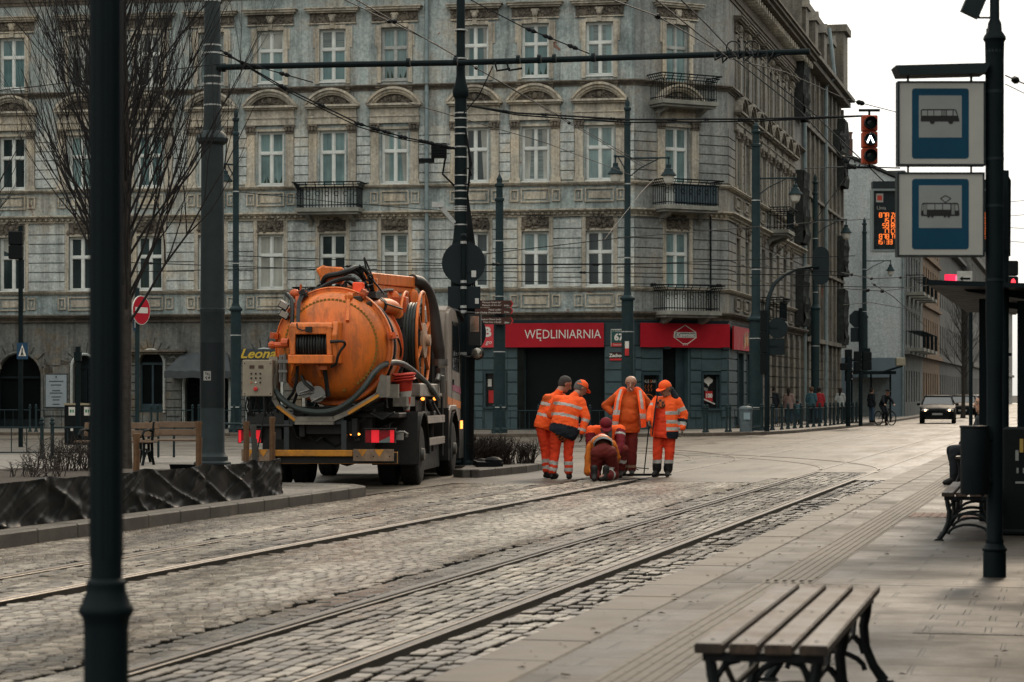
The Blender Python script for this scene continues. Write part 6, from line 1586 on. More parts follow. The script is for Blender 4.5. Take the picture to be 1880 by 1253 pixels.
def pbus(s, X, Zl, y):
    E = lambda pts, mi: s.extr([(X(u), Zl(v)) for u, v in pts], (0, y, 0), (1, 0, 0), (0, 0, 1), (0, -.0018, 0), mi)
    E([(1688, 225), (1688, 204.5), (1691, 202.5), (1750, 202.5), (1753, 204.5), (1758.5, 222), (1758.5, 225)], 2)
    y2 = y-.002
    E2 = lambda pts, mi: s.extr([(X(u), Zl(v)) for u, v in pts], (0, y2, 0), (1, 0, 0), (0, 0, 1), (0, -.0012, 0), mi)
    for a, b in ((1690, 1699.5), (1701, 1711), (1712.5, 1725.5), (1735.5, 1746)): E2([(a, 214.5), (a, 205), (b, 205), (b, 214.5)], 1)
    for a in (1727, 1729.5, 1732): E2([(a, 214.5), (a, 205), (a+1.3, 205), (a+1.3, 214.5)], 1)
    E2([(1748, 214.5), (1748, 205), (1750.5, 205), (1754.5, 214.5)], 1)
    for u in (1709, 1743):
        s.disc((X(u), y-.001, Zl(225)), 4.6*k, (0, 1, 0), .004, 16, 2)
def ptram(s, X, Zl, y):
    E = lambda pts, mi: s.extr([(X(u), Zl(v)) for u, v in pts], (0, y, 0), (1, 0, 0), (0, 0, 1), (0, -.0018, 0), mi)
    E([(1688, 396), (1690, 376), (1692, 374), (1755, 374), (1757, 376), (1759, 396), (1757, 398), (1690, 398)], 2)
    y2 = y-.002
    E2 = lambda pts, mi: s.extr([(X(u), Zl(v)) for u, v in pts], (0, y2, 0), (1, 0, 0), (0, 0, 1), (0, -.0012, 0), mi)
    for a, b in ((1699.5, 1713), (1714.5, 1727), (1728.5, 1742)): E2([(a, 386.5), (a, 376.5), (b, 376.5), (b, 386.5)], 1)
    for a in (1693.5, 1696.5, 1744.5, 1747.5): E2([(a, 395.5), (a, 376.5), (a+1.9, 376.5), (a+1.9, 395.5)], 1)
    E2([(1690, 388), (1691, 377), (1692.3, 377), (1692.3, 388)], 1); E2([(1751, 388), (1751, 377), (1755, 377), (1756.5, 388)], 1)
    for u in (1702, 1709, 1732, 1739): s.disc((X(u), y-.001, Zl(398.5)), 2.4*k, (0, 1, 0), .004, 12, 2)
    for a, b in (((1733, 373.5), (1724, 366)), ((1724, 366), (1733, 360.5)), ((1733, 360.5), (1743, 366)), ((1743, 366), (1733, 373.5))): s.beam((X(a[0]), y-.001, Zl(a[1])), (X(b[0]), y-.001, Zl(b[1])), .0016, 1.5*k, (1, 0, 0), 2)
lightbox(151, 306, 1646, 1806.5, (164.5, 293), (177.5, 254.5), 'bus_stop_sign', 'upper white light box with blue bus stop symbol', pbus)
lightbox(318, 472.5, 1645, 1805, (330, 459), (342, 420), 'tram_stop_sign', 'lower white light box with blue tram stop symbol', ptram)
t = thing('sign_canopy', 'dark narrow metal canopy above the bus stop light box', 'canopy', (P(1726, 140, Yb).x, Yb, P(1726, 142, Yb).z))
m = MB(); X = lambda u: (u-1726)*k; Zl = lambda v: (142-v)*k
m.extr([(X(1648), Zl(142)), (X(1804), Zl(138)), (X(1812), Zl(121)), (X(1811), Zl(119.5)), (X(1640.5), Zl(124)), (X(1641), Zl(126))], (0, -.12, 0), (1, 0, 0), (0, 0, 1), (0, .24, 0)); m.build('roof', m_frame, t, smooth=0)
m = MB()
for u in (1667, 1783): m.beam((X(u), 0, Zl(140)), (X(u), 0, Zl(151)), .016, .016)
m.beam((X(1800), .02, Zl(134)), (X(1824), .03, Zl(134)), .02, .02); m.build('bracket', m_frame, t, smooth=0)
for u in (1667, 1785): pass
m = MB()
for u in (1667, 1783): m.beam((xq(u), 0, zq(306)), (xq(u), 0, zq(318)), .014, .014)
m.build('spacer', m_frame, POLE, smooth=0)
# litter bin hung on the post
t = thing('litter_bin', 'dark grey litter bin hung on the bus stop post over the bench', 'bin', (P(1789, 908, 17.9).x, 17.9, P(1789, 908, 17.9).z))
m = MB(); m.lathe([(.098, 0), (.104, .012), (.104, .49), (.110, .495), (.110, .508), (.10, .51), (.085, .48)], n=28); m.build('body', M('bin_dark_grey', (.009, .013, .015), .5, var=.2, scale=8, bump=.15, spec=.1), t, smooth=30)
m = MB(); m.beam((.1, .02, .42), (.17, .08, .42), .03, .03); m.beam((.1, .02, .1), (.17, .08, .1), .03, .03); m.build('bracket', m_frame, t, smooth=0)

# timetable display
Yd = 24.0; k2 = Yd/FOC; t = thing('timetable_display', 'dark electronic timetable with orange digits behind the stop sign boxes', 'display', (P(1720, 700, Yd).x, Yd, PLAT))
X = lambda u: (u-1720)*k2; Zl = lambda v: EYE-(v-HV)*k2-PLAT
m = MB(); f0, f1 = X(1599), X(1836)
m.bx(f0, f1, -.08, .08, Zl(463), Zl(459)); m.bx(f0, f1, -.08, .08, Zl(352), Zl(348)); m.bx(f0, X(1602), -.08, .08, Zl(459), Zl(352)); m.bx(X(1832), f1, -.08, .08, Zl(459), Zl(352)); m.build('frame', M('display_frame_grey', (.16, .19, .19), .5, var=.1), t, smooth=0)
m = MB(); m.bx(X(1602), X(1832), -.05, .06, Zl(459), Zl(352), 0); m.build('screen', M('display_screen', (.008, .014, .016), .25), t, smooth=0)
m = MB(); m.bx(X(1601), X(1834), -.06, .06, Zl(346.5), Zl(334)); m.build('hood', M('display_hood', (.014, .02, .022), .6), t, smooth=0)
m = MB(); y = -.0505; ledm = M('orange_led', (.5, .12, .02), .5, var=0, emit=(1, .20, .035), es=1.25)
# the rows are stroke digits, line by line
SEG = {'8': 'abcdefg', '7': 'abc', '1': 'bc', '5': 'afgcd', '9': 'abcdfg', '3': 'abgcd', 'A': 'abcefg', 'B': 'abcdefg', 'C': 'adef', 'R': 'abefgk', 'T': 'aij', 'H': 'bcefg', 'Ż': 'ahd', '2': 'abged', '4': 'bcfg', 'L': 'def', 'U': 'bcdef', 'N': 'bcef', 'I': 'bc', 'O': 'abcdef', '6': 'acdefg', 'M': 'bcefa', ':': ':'}
def stroke(m, ch, x, z, w, h, th, y):
    e = {'a': ((0, h), (w, h)), 'b': ((w, h), (w, h/2)), 'c': ((w, h/2), (w, 0)), 'd': ((0, 0), (w, 0)), 'e': ((0, 0), (0, h/2)), 'f': ((0, h/2), (0, h)), 'g': ((0, h/2), (w, h/2)), 'h': ((w, h), (0, 0)), 'i': ((w/2, h), (w/2, h/2)), 'j': ((w/2, h/2), (w/2, 0)), 'k': ((w*.3, h/2), (w, 0))}
    if ch == ':':
        for q in (.25, .7): m.box((x+w/2, y, z+h*q), (th, .004, th))
        return
    for s_ in SEG.get(ch, ''):
        (x0, z0), (x1, z1) = e[s_]; m.beam((x+x0, y, z+z0), (x+x1, y, z+z1), th, .004, (0, 1, 0))
def line(m, s_, u, v, w=4.6, h=7.7, adv=6.3):
    for i, ch in enumerate(s_): stroke(m, ch, X(u+i*adv), Zl(v), w*k2, h*k2, 1.15*k2, y)
for i, (a, b, c_) in enumerate((('87A', 'ŻU', '2'), (' 15', 'CH', '5'), (' 59', 'RO', '5'), (' 17', 'CH', '5'), ('87B', 'TH', '5'))):
    v = 399.8+i*9.75; line(m, a, 1613, v); line(m, b, 1635, v); line(m, c_, 1805, v); line(m, 'HUNI', 1650, v); line(m, 'MIN', 1813, v)
line(m, '15:33', 1608, 449, 4.4, 7.7, 6.0); line(m, 'IM', 1640, 448.5)
m.build('led_text', ledm, t, smooth=0)
m = MB(); m.bx(X(1607), X(1620), -.054, -.05, Zl(372.5), Zl(356.5), 0); m.bx(X(1609), X(1618), -.057, -.054, Zl(369), Zl(360), 1); text_mb(m, 'Linia', .05, (X(1608), -.052, Zl(383)), (1, 0, 0), (0, 0, 1), (0, -.002, 0), 0, align='LEFT'); m.build('printed_label', [M('print_grey', (.33, .33, .31), .5), M('logo_red', (.40, .05, .03), .5)], t, smooth=0)
m = MB(); m.tube([(X(1846), .1, 0), (X(1846), .1, Zl(312))], .055, 12); m.bx(X(1830), X(1852), .04, .16, Zl(460), Zl(314)); m.beam((X(1836), .05, Zl(400)), (X(1850), .08, Zl(400)), .05, .1); m.build('post', m_fpost, t, smooth=40)
m = MB(); m.tube([(X(1857), .1, Zl(470)), (X(1858), .1, Zl(330)), (X(1853), .1, Zl(322))], .012, 6); m.build('cable', m_black, t)

# tram shelter on the right
t = thing('tram_shelter', 'dark tram stop shelter with thin flat roof at the right edge', 'shelter', ST(-.6, 27, PLAT)); inv = Matrix.Translation(-t.location)
def sh(mb, name, mat, smooth=0): o = mb.build(name, mat, t, smooth=smooth); o.matrix_parent_inverse = inv; return o
def rm(): return MB(Matrix(((NV.x, DV.x, 0, 0), (NV.y, DV.y, 0, 0), (0, 0, 1, 0), (0, 0, 0, 1))))
z0 = 2.58
m = rm(); m.extr([(-1.50, z0), (.9, z0-.10), (.9, z0-.06), (-1.50, z0+.05)], (0, 24.2, 0), (1, 0, 0), (0, 0, 1), (0, 8.2, 0)); m.extr([(-1.15, z0-.04), (.75, z0-.30), (.75, z0-.1), (-1.2, z0-.005)], (0, 25.0, 0), (1, 0, 0), (0, 0, 1), (0, .08, 0)); m.extr([(-1.15, z0-.04), (.75, z0-.34), (.75, z0-.1), (-1.2, z0-.005)], (0, 28.4, 0), (1, 0, 0), (0, 0, 1), (0, .08, 0)); sh(m, 'roof', m_fpost)
m = rm(); m.extr([(.05, 2.62), (3.0, 2.5), (3.0, 2.56), (.05, 2.70)], (0, 3.0, 0), (1, 0, 0), (0, 0, 1), (0, 20.6, 0))  # unseen roof added nearer the camera to shade the right platform
for q_ in (4, 10, 16, 22): m.bx(2.4, 2.52, q_, q_+.12, PLAT, 2.53)
m.bx(2.45, 2.5, 4, 22, .4, 2.2); sh(m, 'roof', m_fpost)
for s_, tt, w in ((-1.02, 26.4, .07), (-1.02, 31.2, .07), (.3, 26.0, .06), (.3, 31.2, .06), (.55, 24.4, .09)):
    m = rm(); m.bx(s_-w, s_+w, tt-w, tt+w, PLAT, z0-.06); sh(m, 'post', m_fpost)
m = rm()
for z in (.5, 2.05): m.bx(.27, .33, 26, 31.2, z, z+.05)
m.bx(.27, .33, 26.06, 28.5, .5, 2.1); sh(m, 'back_rail', m_frame)
m = rm(); m.bx(.29, .31, 28.6, 31.1, .6, 2.0); sh(m, 'glass', M('dark_shelter_glass', (.03, .04, .042), .12, spec=.6))
m = rm(); m.bx(-.66, .5, 25.2, 25.34, PLAT, 2.45); sh(m, 'advert_case', m_fpost)
m = rm(); m.tube([(-.95, 26.3, 1.9), (-.93, 26.3, 2.0)], .05, 8); m.tube([(-.92, 26.25, 1.92), (-.75, 26.2, 1.92)], .02, 6); sh(m, 'fitting', m_frame)
t = thing('ticket_machine', 'dark ticket machine with faint stickers at the right edge', 'ticket machine', ST(-.74, 24.0, PLAT), STREET)
m = MB(); m.bx(-.02, .75, -.25, .25, 0, 1.04); m.bx(-.05, .78, -.28, .28, 0, .06); m.build('body', M('machine_dark', (.006, .008, .009), .6, spec=.08), t, smooth=0, bevel=.02)
m = MB()
for i, (x, z, w, h, mi) in enumerate(((.10, .72, .03, .10, 0), (.14, .80, .035, .13, 1), (.11, .60, .02, .05, 0), (.17, .60, .02, .05, 0), (.1, .50, .12, .02, 0), (.3, .7, .2, .22, 2))): m.bx(x, x+w, -.256, -.25, z, z+h, mi)
m.build('sticker', [M('dim_white', (.2, .21, .2), .6), M('dim_yellow', (.3, .2, .05), .6), M('dim_screen', (.03, .05, .055), .2)], t, smooth=0)

# ------------------------------------------------------------------ orange suction truck (local: x right, y forward from the rear axle)
AL_ = R(5.5); C0 = Vector((-2.74, 40.2, 0)); ca, sa = math.cos(AL_), math.sin(AL_)
def tl(u, v, y, dx=0):
    k = (u-CX)/FOC
    x = (k*(C0.y+y*ca)-C0.x-y*sa)/(ca+k*sa); Y = C0.y-x*sa+y*ca
    return Vector((x+dx, y, EYE-(v-HV)*Y/FOC))
def smoothp(p, n=4):
    out = []
    for i in range(len(p)-1):
        a, b, c, d = p[max(0, i-1)], p[i], p[i+1], p[min(len(p)-1, i+2)]
        for j in range(n):
            t = j/n; out.append(.5*((2*b)+(c-a)*t+(2*a-5*b+4*c-d)*t*t+(3*b-a-3*c+d)*t**3))
    return out+[p[-1]]
def paint(name, col, dirtamt, rough=.38):
    m, nt, b = newmat(name); v = mapping(nt); vz = mapping(nt, (3, 3, .6))
    n = noisen(nt, v, 1.8, 6, .65); n2 = noisen(nt, vz, 2.2, 7, .75, .4); n3 = noisen(nt, v, 22, 5, .7)
    r = rampnode(nt, [(.3, tuple(c*.8 for c in col)), (.7, tuple(min(1, c*1.1) for c in col))]); nt.links.new(n.outputs[0], r.inputs[0])
    r2 = rampnode(nt, [(.45, (0, 0, 0)), (.70, (1, 1, 1))]); nt.links.new(n2.outputs[0], r2.inputs[0])
    c = mixc(nt, mathn(nt, 'MULTIPLY', r2.outputs[0], dirtamt), r.outputs[0], (.10, .055, .03))
    r3 = rampnode(nt, [(.66, (0, 0, 0)), (.76, (1, 1, 1))]); nt.links.new(n3.outputs[0], r3.inputs[0])
    c = mixc(nt, mathn(nt, 'MULTIPLY', r3.outputs[0], dirtamt*.6), c, (.07, .04, .025))
    nt.links.new(c, b.inputs['Base Color'])
    rr = rampnode(nt, [(.4, (rough,)*3), (.75, (rough+.3,)*3)]); nt.links.new(n2.outputs[0], rr.inputs[0]); nt.links.new(rr.outputs[0], b.inputs['Roughness'])
    b.inputs['Specular IOR Level'].default_value = .4
    bumpn(nt, b, n.outputs[0], .05, .03)
    return m
m_or = paint('orange_paint', (.70, .165, .021), .75); m_or2 = paint('orange_red_paint', (.58, .09, .014), .75)
m_cab = paint('pale_cab_paint', (.19, .16, .13), .5); m_chas = M('chassis_black', (.009, .010, .010), .55, var=.4, scale=5, dirt=.5, dirtcol=(.03, .026, .022), spec=.25)
m_rub = M('tyre_rubber', (.010, .0105, .011), .8, var=.3, scale=6, bump=.25, bscale=60, dirt=.4, dirtcol=(.03, .027, .023), spec=.2)
m_hose = M('hose_dark_green', (.020, .030, .028), .5, var=.25, scale=6, dirt=.3, spec=.35); m_hoseb = M('hose_black', (.009, .010, .010), .5, spec=.3)
m_tray = M('dirty_tray_grey', (.20, .185, .155), .6, var=.3, scale=5, dirt=.5, metal=.2); m_yel = M('worn_yellow', (.48, .20, .02), .55, var=.3, scale=9, dirt=.5, dirtcol=(.12, .07, .04))
m_alu = M('aluminium', (.42, .37, .33), .4, metal=.6, var=.2, scale=6, dirt=.4); m_box = M('control_beige', (.25, .215, .165), .55, var=.12, scale=4, dirt=.3)
m_chrome = M('bare_steel', (.16, .155, .145), .42, metal=.7, var=.3, scale=8)
m_lampr = M('tail_lens', (.22, .005, .01), .3, var=.1); m_lampr_on = M('tail_lens_lit', (.6, .02, .03), .3, emit=(1, .02, .035), es=.38); m_lampg = M('tail_lens_grey', (.12, .15, .15), .2)
m_ind = M('indicator_lit', (.8, .3, .05), .3, emit=(1, .30, .04), es=6); m_ind2 = M('marker_lit', (.8, .3, .05), .3, emit=(1, .28, .04), es=3)
m_beac = M('beacon_orange', (.75, .09, .03), .25, emit=(1, .08, .03), es=.18)
TR = thing('suction_truck', 'large orange suction truck with tank seen from behind beside the workers', 'truck', (C0.x, C0.y, 0), -AL_)
def tp(mb, name, mat, parent=None, **kw): return mb.build(name, mat, parent or TR, **kw)
# chassis
m = MB()
for sx in (-1, 1): m.bx(sx*.42-.05, sx*.42+.05, -1.85, 5.3, .82, 1.12)
for y in (-1.8, -.9, .9, 2.2, 3.4): m.bx(-.37, .37, y, y+.1, .86, 1.08)
m.bx(-1.1, 1.1, -1.6, 3.2, 1.12, 1.2); m.tube([(-.9, 0, .5), (.9, 0, .5)], .09, 8); m.ball((0, 0, .52), (.22, .2, .22), 10); m.tube([(-.9, 4.5, .5), (.9, 4.5, .5)], .07, 8)
m.bx(-.95, -.5, 1.2, 3.2, .45, 1.1); m.bx(.5, 1.12, 1.1, 3.35, .2, .62); m.bx(.45, 1.0, 1.1, 3.3, .62, 1.4); m.bx(-.4, .4, .5, 4.6, .6, .85)
m.bx(-.62, .66, -1.5, -1.2, .55, 1.3)
tp(m, 'chassis', m_chas, smooth=0, bevel=.01)
m = MB()
for u in (527, 632): p = tl(u, 772, -1.9); q = tl(u, 838, -1.9); m.bx(p.x-.045, p.x+.045, -1.95, -1.85, q.z, p.z)
p = tl(530, 768, -1.9); q = tl(632, 780, -1.9); m.bx(p.x, q.x, -1.93, -1.84, q.z, p.z+.03); m.extr([(0, 0), (.18, -.36), (.1, -.38), (0, -.1)], (tl(640, 760, -1.7).x, -1.7, 1.12), (1, 0, 0), (0, 0, 1), (0, .04, 0))
tp(m, 'rear_frame', M('frame_dark_blue', (.018, .024, .027), .5, dirt=.4, spec=.3), smooth=0, bevel=.008)
m = MB(); rr = random.Random(5)                 # pipes, valves and cables in the dark below the tank
for i in range(26):
    x = rr.uniform(-1.1, 1.0); y = rr.uniform(-1.85, -1.1); z = rr.uniform(.75, 1.35); d = Vector((rr.gauss(0, .3), rr.gauss(0, .15), rr.gauss(0, .2)))
    m.tube([(x, y, z), tuple(Vector((x, y, z))+d*.5+Vector((0, 0, -.1))), tuple(Vector((x, y, z))+d)], rr.uniform(.012, .03), 6)
for x in (-1.15, -1.0, -.85): m.tube([(x, -1.9, 1.5), (x+.05, -1.88, 1.2), (x-.05, -1.8, .95)], .025, 6)
m.bx(-1.3, -.7, -1.9, -1.5, 1.02, 1.2); m.bx(-1.25, -.75, -1.85, -1.6, .78, .98); m.tube([(-1.35, -1.93, 1.0), (-.55, -1.93, 1.0)], .03, 8)
for i in range(10): x = rr.uniform(-1.3, -.85); m.tube([(x, -1.95, 1.46), (x+rr.gauss(0, .04), -1.95, 1.3), (x+rr.gauss(0, .06), -1.9, 1.15)], .012, 5)
m.tube([tl(672, 780, -1.3), tl(676, 765, -1.3), tl(690, 758, -1.3), tl(698, 770, -1.3)], .02, 6)
tp(m, 'pipework', m_hoseb)
m = MB(); m.tube([tl(484, 722, -2.05), tl(485, 755, -2.1), tl(478, 800, -2.12), tl(473, 825, -2.12), tl(472, 848, -2.1)], .012, 6); tp(m, 'control_cable', m_hoseb)
# wheels
def wheel(x0, x1, y, rad=.505, side=1):
    m = MB(); w = x1-x0
    m.lathe([(.30, 0), (.40, .0), (rad-.05, .01), (rad-.012, .03), (rad, .06), (rad, w-.06), (rad-.012, w-.03), (rad-.05, w-.01), (.40, w), (.30, w)], (x0, y, rad-.005), 32, (1, 0, 0))
    o = tp(m, 'wheel', m_rub, smooth=35)
    if w:
        g = MB()
        for i in range(40):
            a = 2*math.pi*i/40
            for xx in (.09, .17, .25): g.box((x0+xx*w/.32, y+(rad+.001)*math.sin(a), rad-.005+(rad+.001)*math.cos(a)), (.05, .045, .012), (-a, 0, 0))
        tp(g, 'tread', m_rub, o, smooth=0)
    xo = x1 if side > 0 else x0
    h = MB(); h.lathe([(.29, -.02*side), (.27, .0), (.25, -.06*side), (.17, -.10*side), (.16, -.02*side), (.11, .0), (.10, .05*side), (.02, .055*side)], (xo, y, rad-.005), 24, (1, 0, 0))
    for i in range(10): a = 2*math.pi*i/10; h.ball((xo-.05*side, y+.2*math.cos(a), rad+.2*math.sin(a)), .022, 6)
    tp(h, 'rim', M('rim_grey', (.11, .11, .10), .5, metal=.3, dirt=.6), o)
wheel(.93, 1.25, 0); wheel(.56, .88, 0); wheel(-1.25, -.93, 0, side=-1); wheel(-.88, -.56, 0, side=-1); wheel(.93, 1.24, 4.5); wheel(-1.24, -.93, 4.5, side=-1)
for s in (-1, 1):
    m = MB(); n = 14; x0, x1 = (.52, 1.28) if s > 0 else (-1.28, -.52)
    pts = [(-.66, .34), (-.66, .62)]+[(-.66*math.cos(math.pi*i/n), .58+.62*math.sin(math.pi*i/n)) for i in range(0, n+1)]+[(.66, .5)]
    for i in range(len(pts)-1):
        (ya, za), (yb, zb) = pts[i], pts[i+1]
        m.add([(x0, ya, za), (x1, ya, za), (x1, yb, zb), (x0, yb, zb)], [(0, 1, 2, 3)])
    m.tube([((x1 if s > 0 else x0), y, z) for y, z in pts], .02, 5)
    m.bx(x0, x1, -.70, -.67, .36, 1.22)
    tp(m, 'mudguard', m_chas)
# bumper, lamps
p, q = tl(505, 826.5, -2.02), tl(648, 836, -2.02)
m = MB(); m.bx(p.x-.02, q.x, -2.05, -1.95, q.z-.02, p.z, 0); m.bx(p.x-.5, q.x+.7, -1.95, -1.88, q.z-.14, p.z-.03, 1); tp(m, 'bumper', [m_yel, m_chas], smooth=0, bevel=.008)
for u0, u1 in ((649, 723), (444, 505)):
    p, q = tl(u0, 825, -2.06), tl(u1, 847, -2.06); m = MB(); m.bx(p.x, q.x, -2.09, -2.04, q.z, p.z, 0)
    for f in (.2, .62): xc_ = p.x+(q.x-p.x)*f; m.extr([(-.06, 0), (.09, 0), (.02, -.12)], (xc_, -2.092, p.z-.005), (1, 0, 0), (0, 0, 1), (0, -.003, 0), 1)
    for f in (.1, .5, .9): m.ball((p.x+(q.x-p.x)*f, -2.09, (p.z+q.z)/2-.02), (.012, .01, .012), 6, 2)
    tp(m, 'warning_board', [M('dirty_board', (.22, .15, .10), .65, var=.35, scale=9, dirt=.6), m_yel, m_chas], smooth=0)
for u0, u1, on in ((438, 479, -1), (671, 724, 1)):
    p, q = tl(u0, 790, -2.0), tl(u1, 813, -2.0); w = q.x-p.x; m = MB(); m.bx(p.x-.01, q.x+.01, -2.0, -1.88, q.z-.01, p.z+.015); m.bx(p.x-.02, q.x+.02, -2.06, -1.88, p.z+.015, p.z+.03)
    o = tp(m, 'tail_light', m_chas, smooth=0); m = MB()
    L = [(0, .20, 0), (.20, .48, 1), (.48, .85, 2), (.85, 1, 1)] if on > 0 else [(0, .13, 1), (.13, .62, 2), (.62, 1.0, 1)]
    for a, b, mi in L:
        if mi == 2: m.extr([(p.x+w*a, q.z), (p.x+w*b, q.z), (p.x+w*b, (p.z+q.z)/2), (p.x+w*a, q.z+.02)], (0, -2.005, 0), (1, 0, 0), (0, 0, 1), (0, -.014, 0), 2); m.bx(p.x+w*a, p.x+w*b, -2.015, -2.0, q.z, p.z, 0)
        else: m.bx(p.x+w*a+.003, p.x+w*b-.003, -2.02, -2.0, q.z, p.z, mi)
    tp(m, 'lens', [m_lampr, m_lampr_on, m_lampg], o, smooth=0)
m = MB(); p = tl(652, 797.5, -1.75); m.ball((p.x, -1.76, p.z), (.085, .03, .026), 10); tp(m, 'indicator_light', m_ind)
m = MB(); m.tube([tl(728, 798, -1.9), tl(733, 793, -1.9), tl(742, 793, -1.9), tl(748, 797, -1.9), tl(746, 803, -1.9)], .018, 6); m.box(tl(731, 800, -1.85), (.16, .1, .14)); tp(m, 'socket', m_chrome)
# tank with dished rear door
TZ = 2.27; m = MB(); m.lathe([(.87, 0), (.87, 3.9), (.80, 4.1), (.5, 4.25), (.02, 4.32)], (0, -1.2, TZ), 48, (0, 1, 0)); tp(m, 'tank', m_or, smooth=35)
m = MB(); m.lathe([(.01, -.42), (.3, -.405), (.55, -.35), (.72, -.27), (.82, -.17), (.875, -.05), (.88, .0), (.93, .0), (.945, -.02), (.96, .0), (.96, .08), (.87, .08)], (0, -1.32, TZ), 56, (0, 1, 0)); D = tp(m, 'rear_door', m_or, smooth=35)
m = MB(); n = 74
for i in range(n):
    a = 2*math.pi*i/n
    if -2.25 < (a if a < math.pi else a-2*math.pi) < -.95 and i % 1 == 0 and rr.random() < .8: continue
    m.box((.735*math.cos(a), -1.32-.265, TZ+.735*math.sin(a)), (.046, .006, .046), (-a if 0 else 0, 0, 0))
tp(m, 'stencilled_marks', M('olive_marks', (.20, .11, .015), .6), D, smooth=0)
m = MB()
for y in (-.95, .2, 1.3, 2.4): m.lathe([(.875, 0), (.91, 0), (.91, .07), (.875, .07)], (0, y, TZ), 48, (0, 1, 0))
tp(m, 'tank_band', m_or2)
m = MB()
for y in (-.75, .5): m.lathe([(.88, 0), (.925, .01), (.925, .1), (.88, .11)], (0, y, TZ), 40, (0, 1, 0), a0=-1.2, a1=1.6)
tp(m, 'black_hose_band', m_hoseb)
for a in (-150, -35, 10, 60, 120, 170):                 # door clamps
    a = R(a); m = MB(); c, s = math.cos(a), math.sin(a); m.box((.97*c, -1.32, TZ+.97*s), (.13, .22, .10), (0, -a, 0)); m.tube([(.94*c, -1.45, TZ+.94*s), (1.03*c, -1.3, TZ+1.03*s)], .035, 6); tp(m, 'door_clamp', m_or2 if abs(c) > .5 else m_hoseb)
m = MB(); p = tl(499, 634, -1.6); m.tube([tuple(p), (p.x+.22, p.y, p.z)], .045, 8); m.ball(tuple(p), .065, 8); m.tube([tl(520, 630, -1.75), tl(532, 630, -1.8)], .08, 10); tp(m, 'hinge_pin', m_or2)
m = MB(); m.beam(tl(640, 545, -1.5), tl(638, 590, -1.72), .05, .07); m.beam(tl(640, 545, -1.5), tl(618, 556, -1.4), .05, .06); m.beam(tl(640, 545, -1.5), tl(650, 540, -1.3), .06, .06); m.ball(tuple(tl(641, 545, -1.5)), .07, 8); tp(m, 'hinge_arm', m_or)
# small hose reel in its housing on the door
p0, p1 = tl(532, 592, -2.2), tl(620, 668, -2.2); x0, x1, zb, zt = p0.x, p1.x-.09, p1.z, p0.z; y0, y1 = -2.22, -1.72
a0, a1, w0, w1 = tl(541, 614, y0).x, tl(600, 614, y0).x, tl(560, 652, y0).z, tl(560, 614, y0).z
m = MB(); m.bx(x0, a0, y0, y1, w0, zt-.08); m.bx(a1, x1, y0, y1, w0, zt-.08); m.bx(x0-.02, x1+.02, y0-.05, y1, zb, w0); m.bx(a0, a1, y0, y1, w1, zt-.08)
m.extr([(y0, zt-.08), (y0+.02, zt-.02), (y0+.10, zt), (y1, zt), (y1, zt-.08)], (x0, 0, 0), (0, 1, 0), (0, 0, 1), (x1-x0, 0, 0)); m.extr([(y0+.05, zb), (y0-.02, zt-.2), (y0+.08, zt+.01), (y1+.05, zt+.01), (y1+.05, zb)], (x1, 0, 0), (0, 1, 0), (0, 0, 1), (.085, 0, 0))
H = tp(m, 'reel_housing', m_or, smooth=0, bevel=.012)
m = MB(); cz = (w0+w1)/2; m.tube([(a0, y0+.26, cz), (a1, y0+.26, cz)], .12, 14)
for i in range(11): x = a0+.03+(a1-a0-.06)*i/10; m.lathe([(.21, -.024), (.225, -.012), (.228, 0), (.225, .012), (.21, .024)], (x, y0+.26, cz), 22, (1, .02*math.sin(i*2), 0))
m.bx(a0, a1, y1-.02, y1, w0, w1); tp(m, 'hose_coil', m_hoseb, H)
m = MB()
for i in (2, 4, 5, 7, 8): x = a0+.03+(a1-a0-.06)*(i+.5)/11; m.tube([(x, y0+.25+.228*math.cos(q*.5+2), cz+.228*math.sin(q*.5+2)) for q in range(5)], .004, 4)
tp(m, 'coil_sheen', M('sheen_grey', (.06, .065, .06), .45), H)  # pale strokes drawn as highlights on the black coil
m = MB(); p = tl(567, 605, y0-.03); m.box(p, (.1, .06, .08)); m.tube([tuple(p), tl(555, 607, y0-.03), tl(546, 603, y0-.02), tl(545, 594, y0)], .012, 6); tp(m, 'work_lamp', m_hoseb, H)
m = MB(); m.tube([tl(606, 628, y0-.07), tl(622, 627, y0-.07)], .026, 8); m.tube(smoothp([tl(621, 627, y0-.07), tl(631, 628, y0-.05), tl(633, 634, y0), tl(626, 643, y0), tl(620, 655, y0+.02), tl(617, 668, y0+.05), tl(608, 674, y0+.1)]), .022, 7); tp(m, 'swivel_pipe', m_hoseb, H)
m = MB(); m.beam(tl(540, 668, -1.95), tl(530, 700, -1.85), .05, .07); m.beam(tl(583, 668, -2.0), tl(590, 690, -1.85), .05, .06); m.box(tl(592, 676, -1.95), (.16, .1, .06)); tp(m, 'housing_strut', m_or, H, smooth=0)
m = MB(); m.beam(tl(596, 678, -1.95), tl(603, 728, -1.9), .05, .05); tp(m, 'strut_dark', m_hoseb)
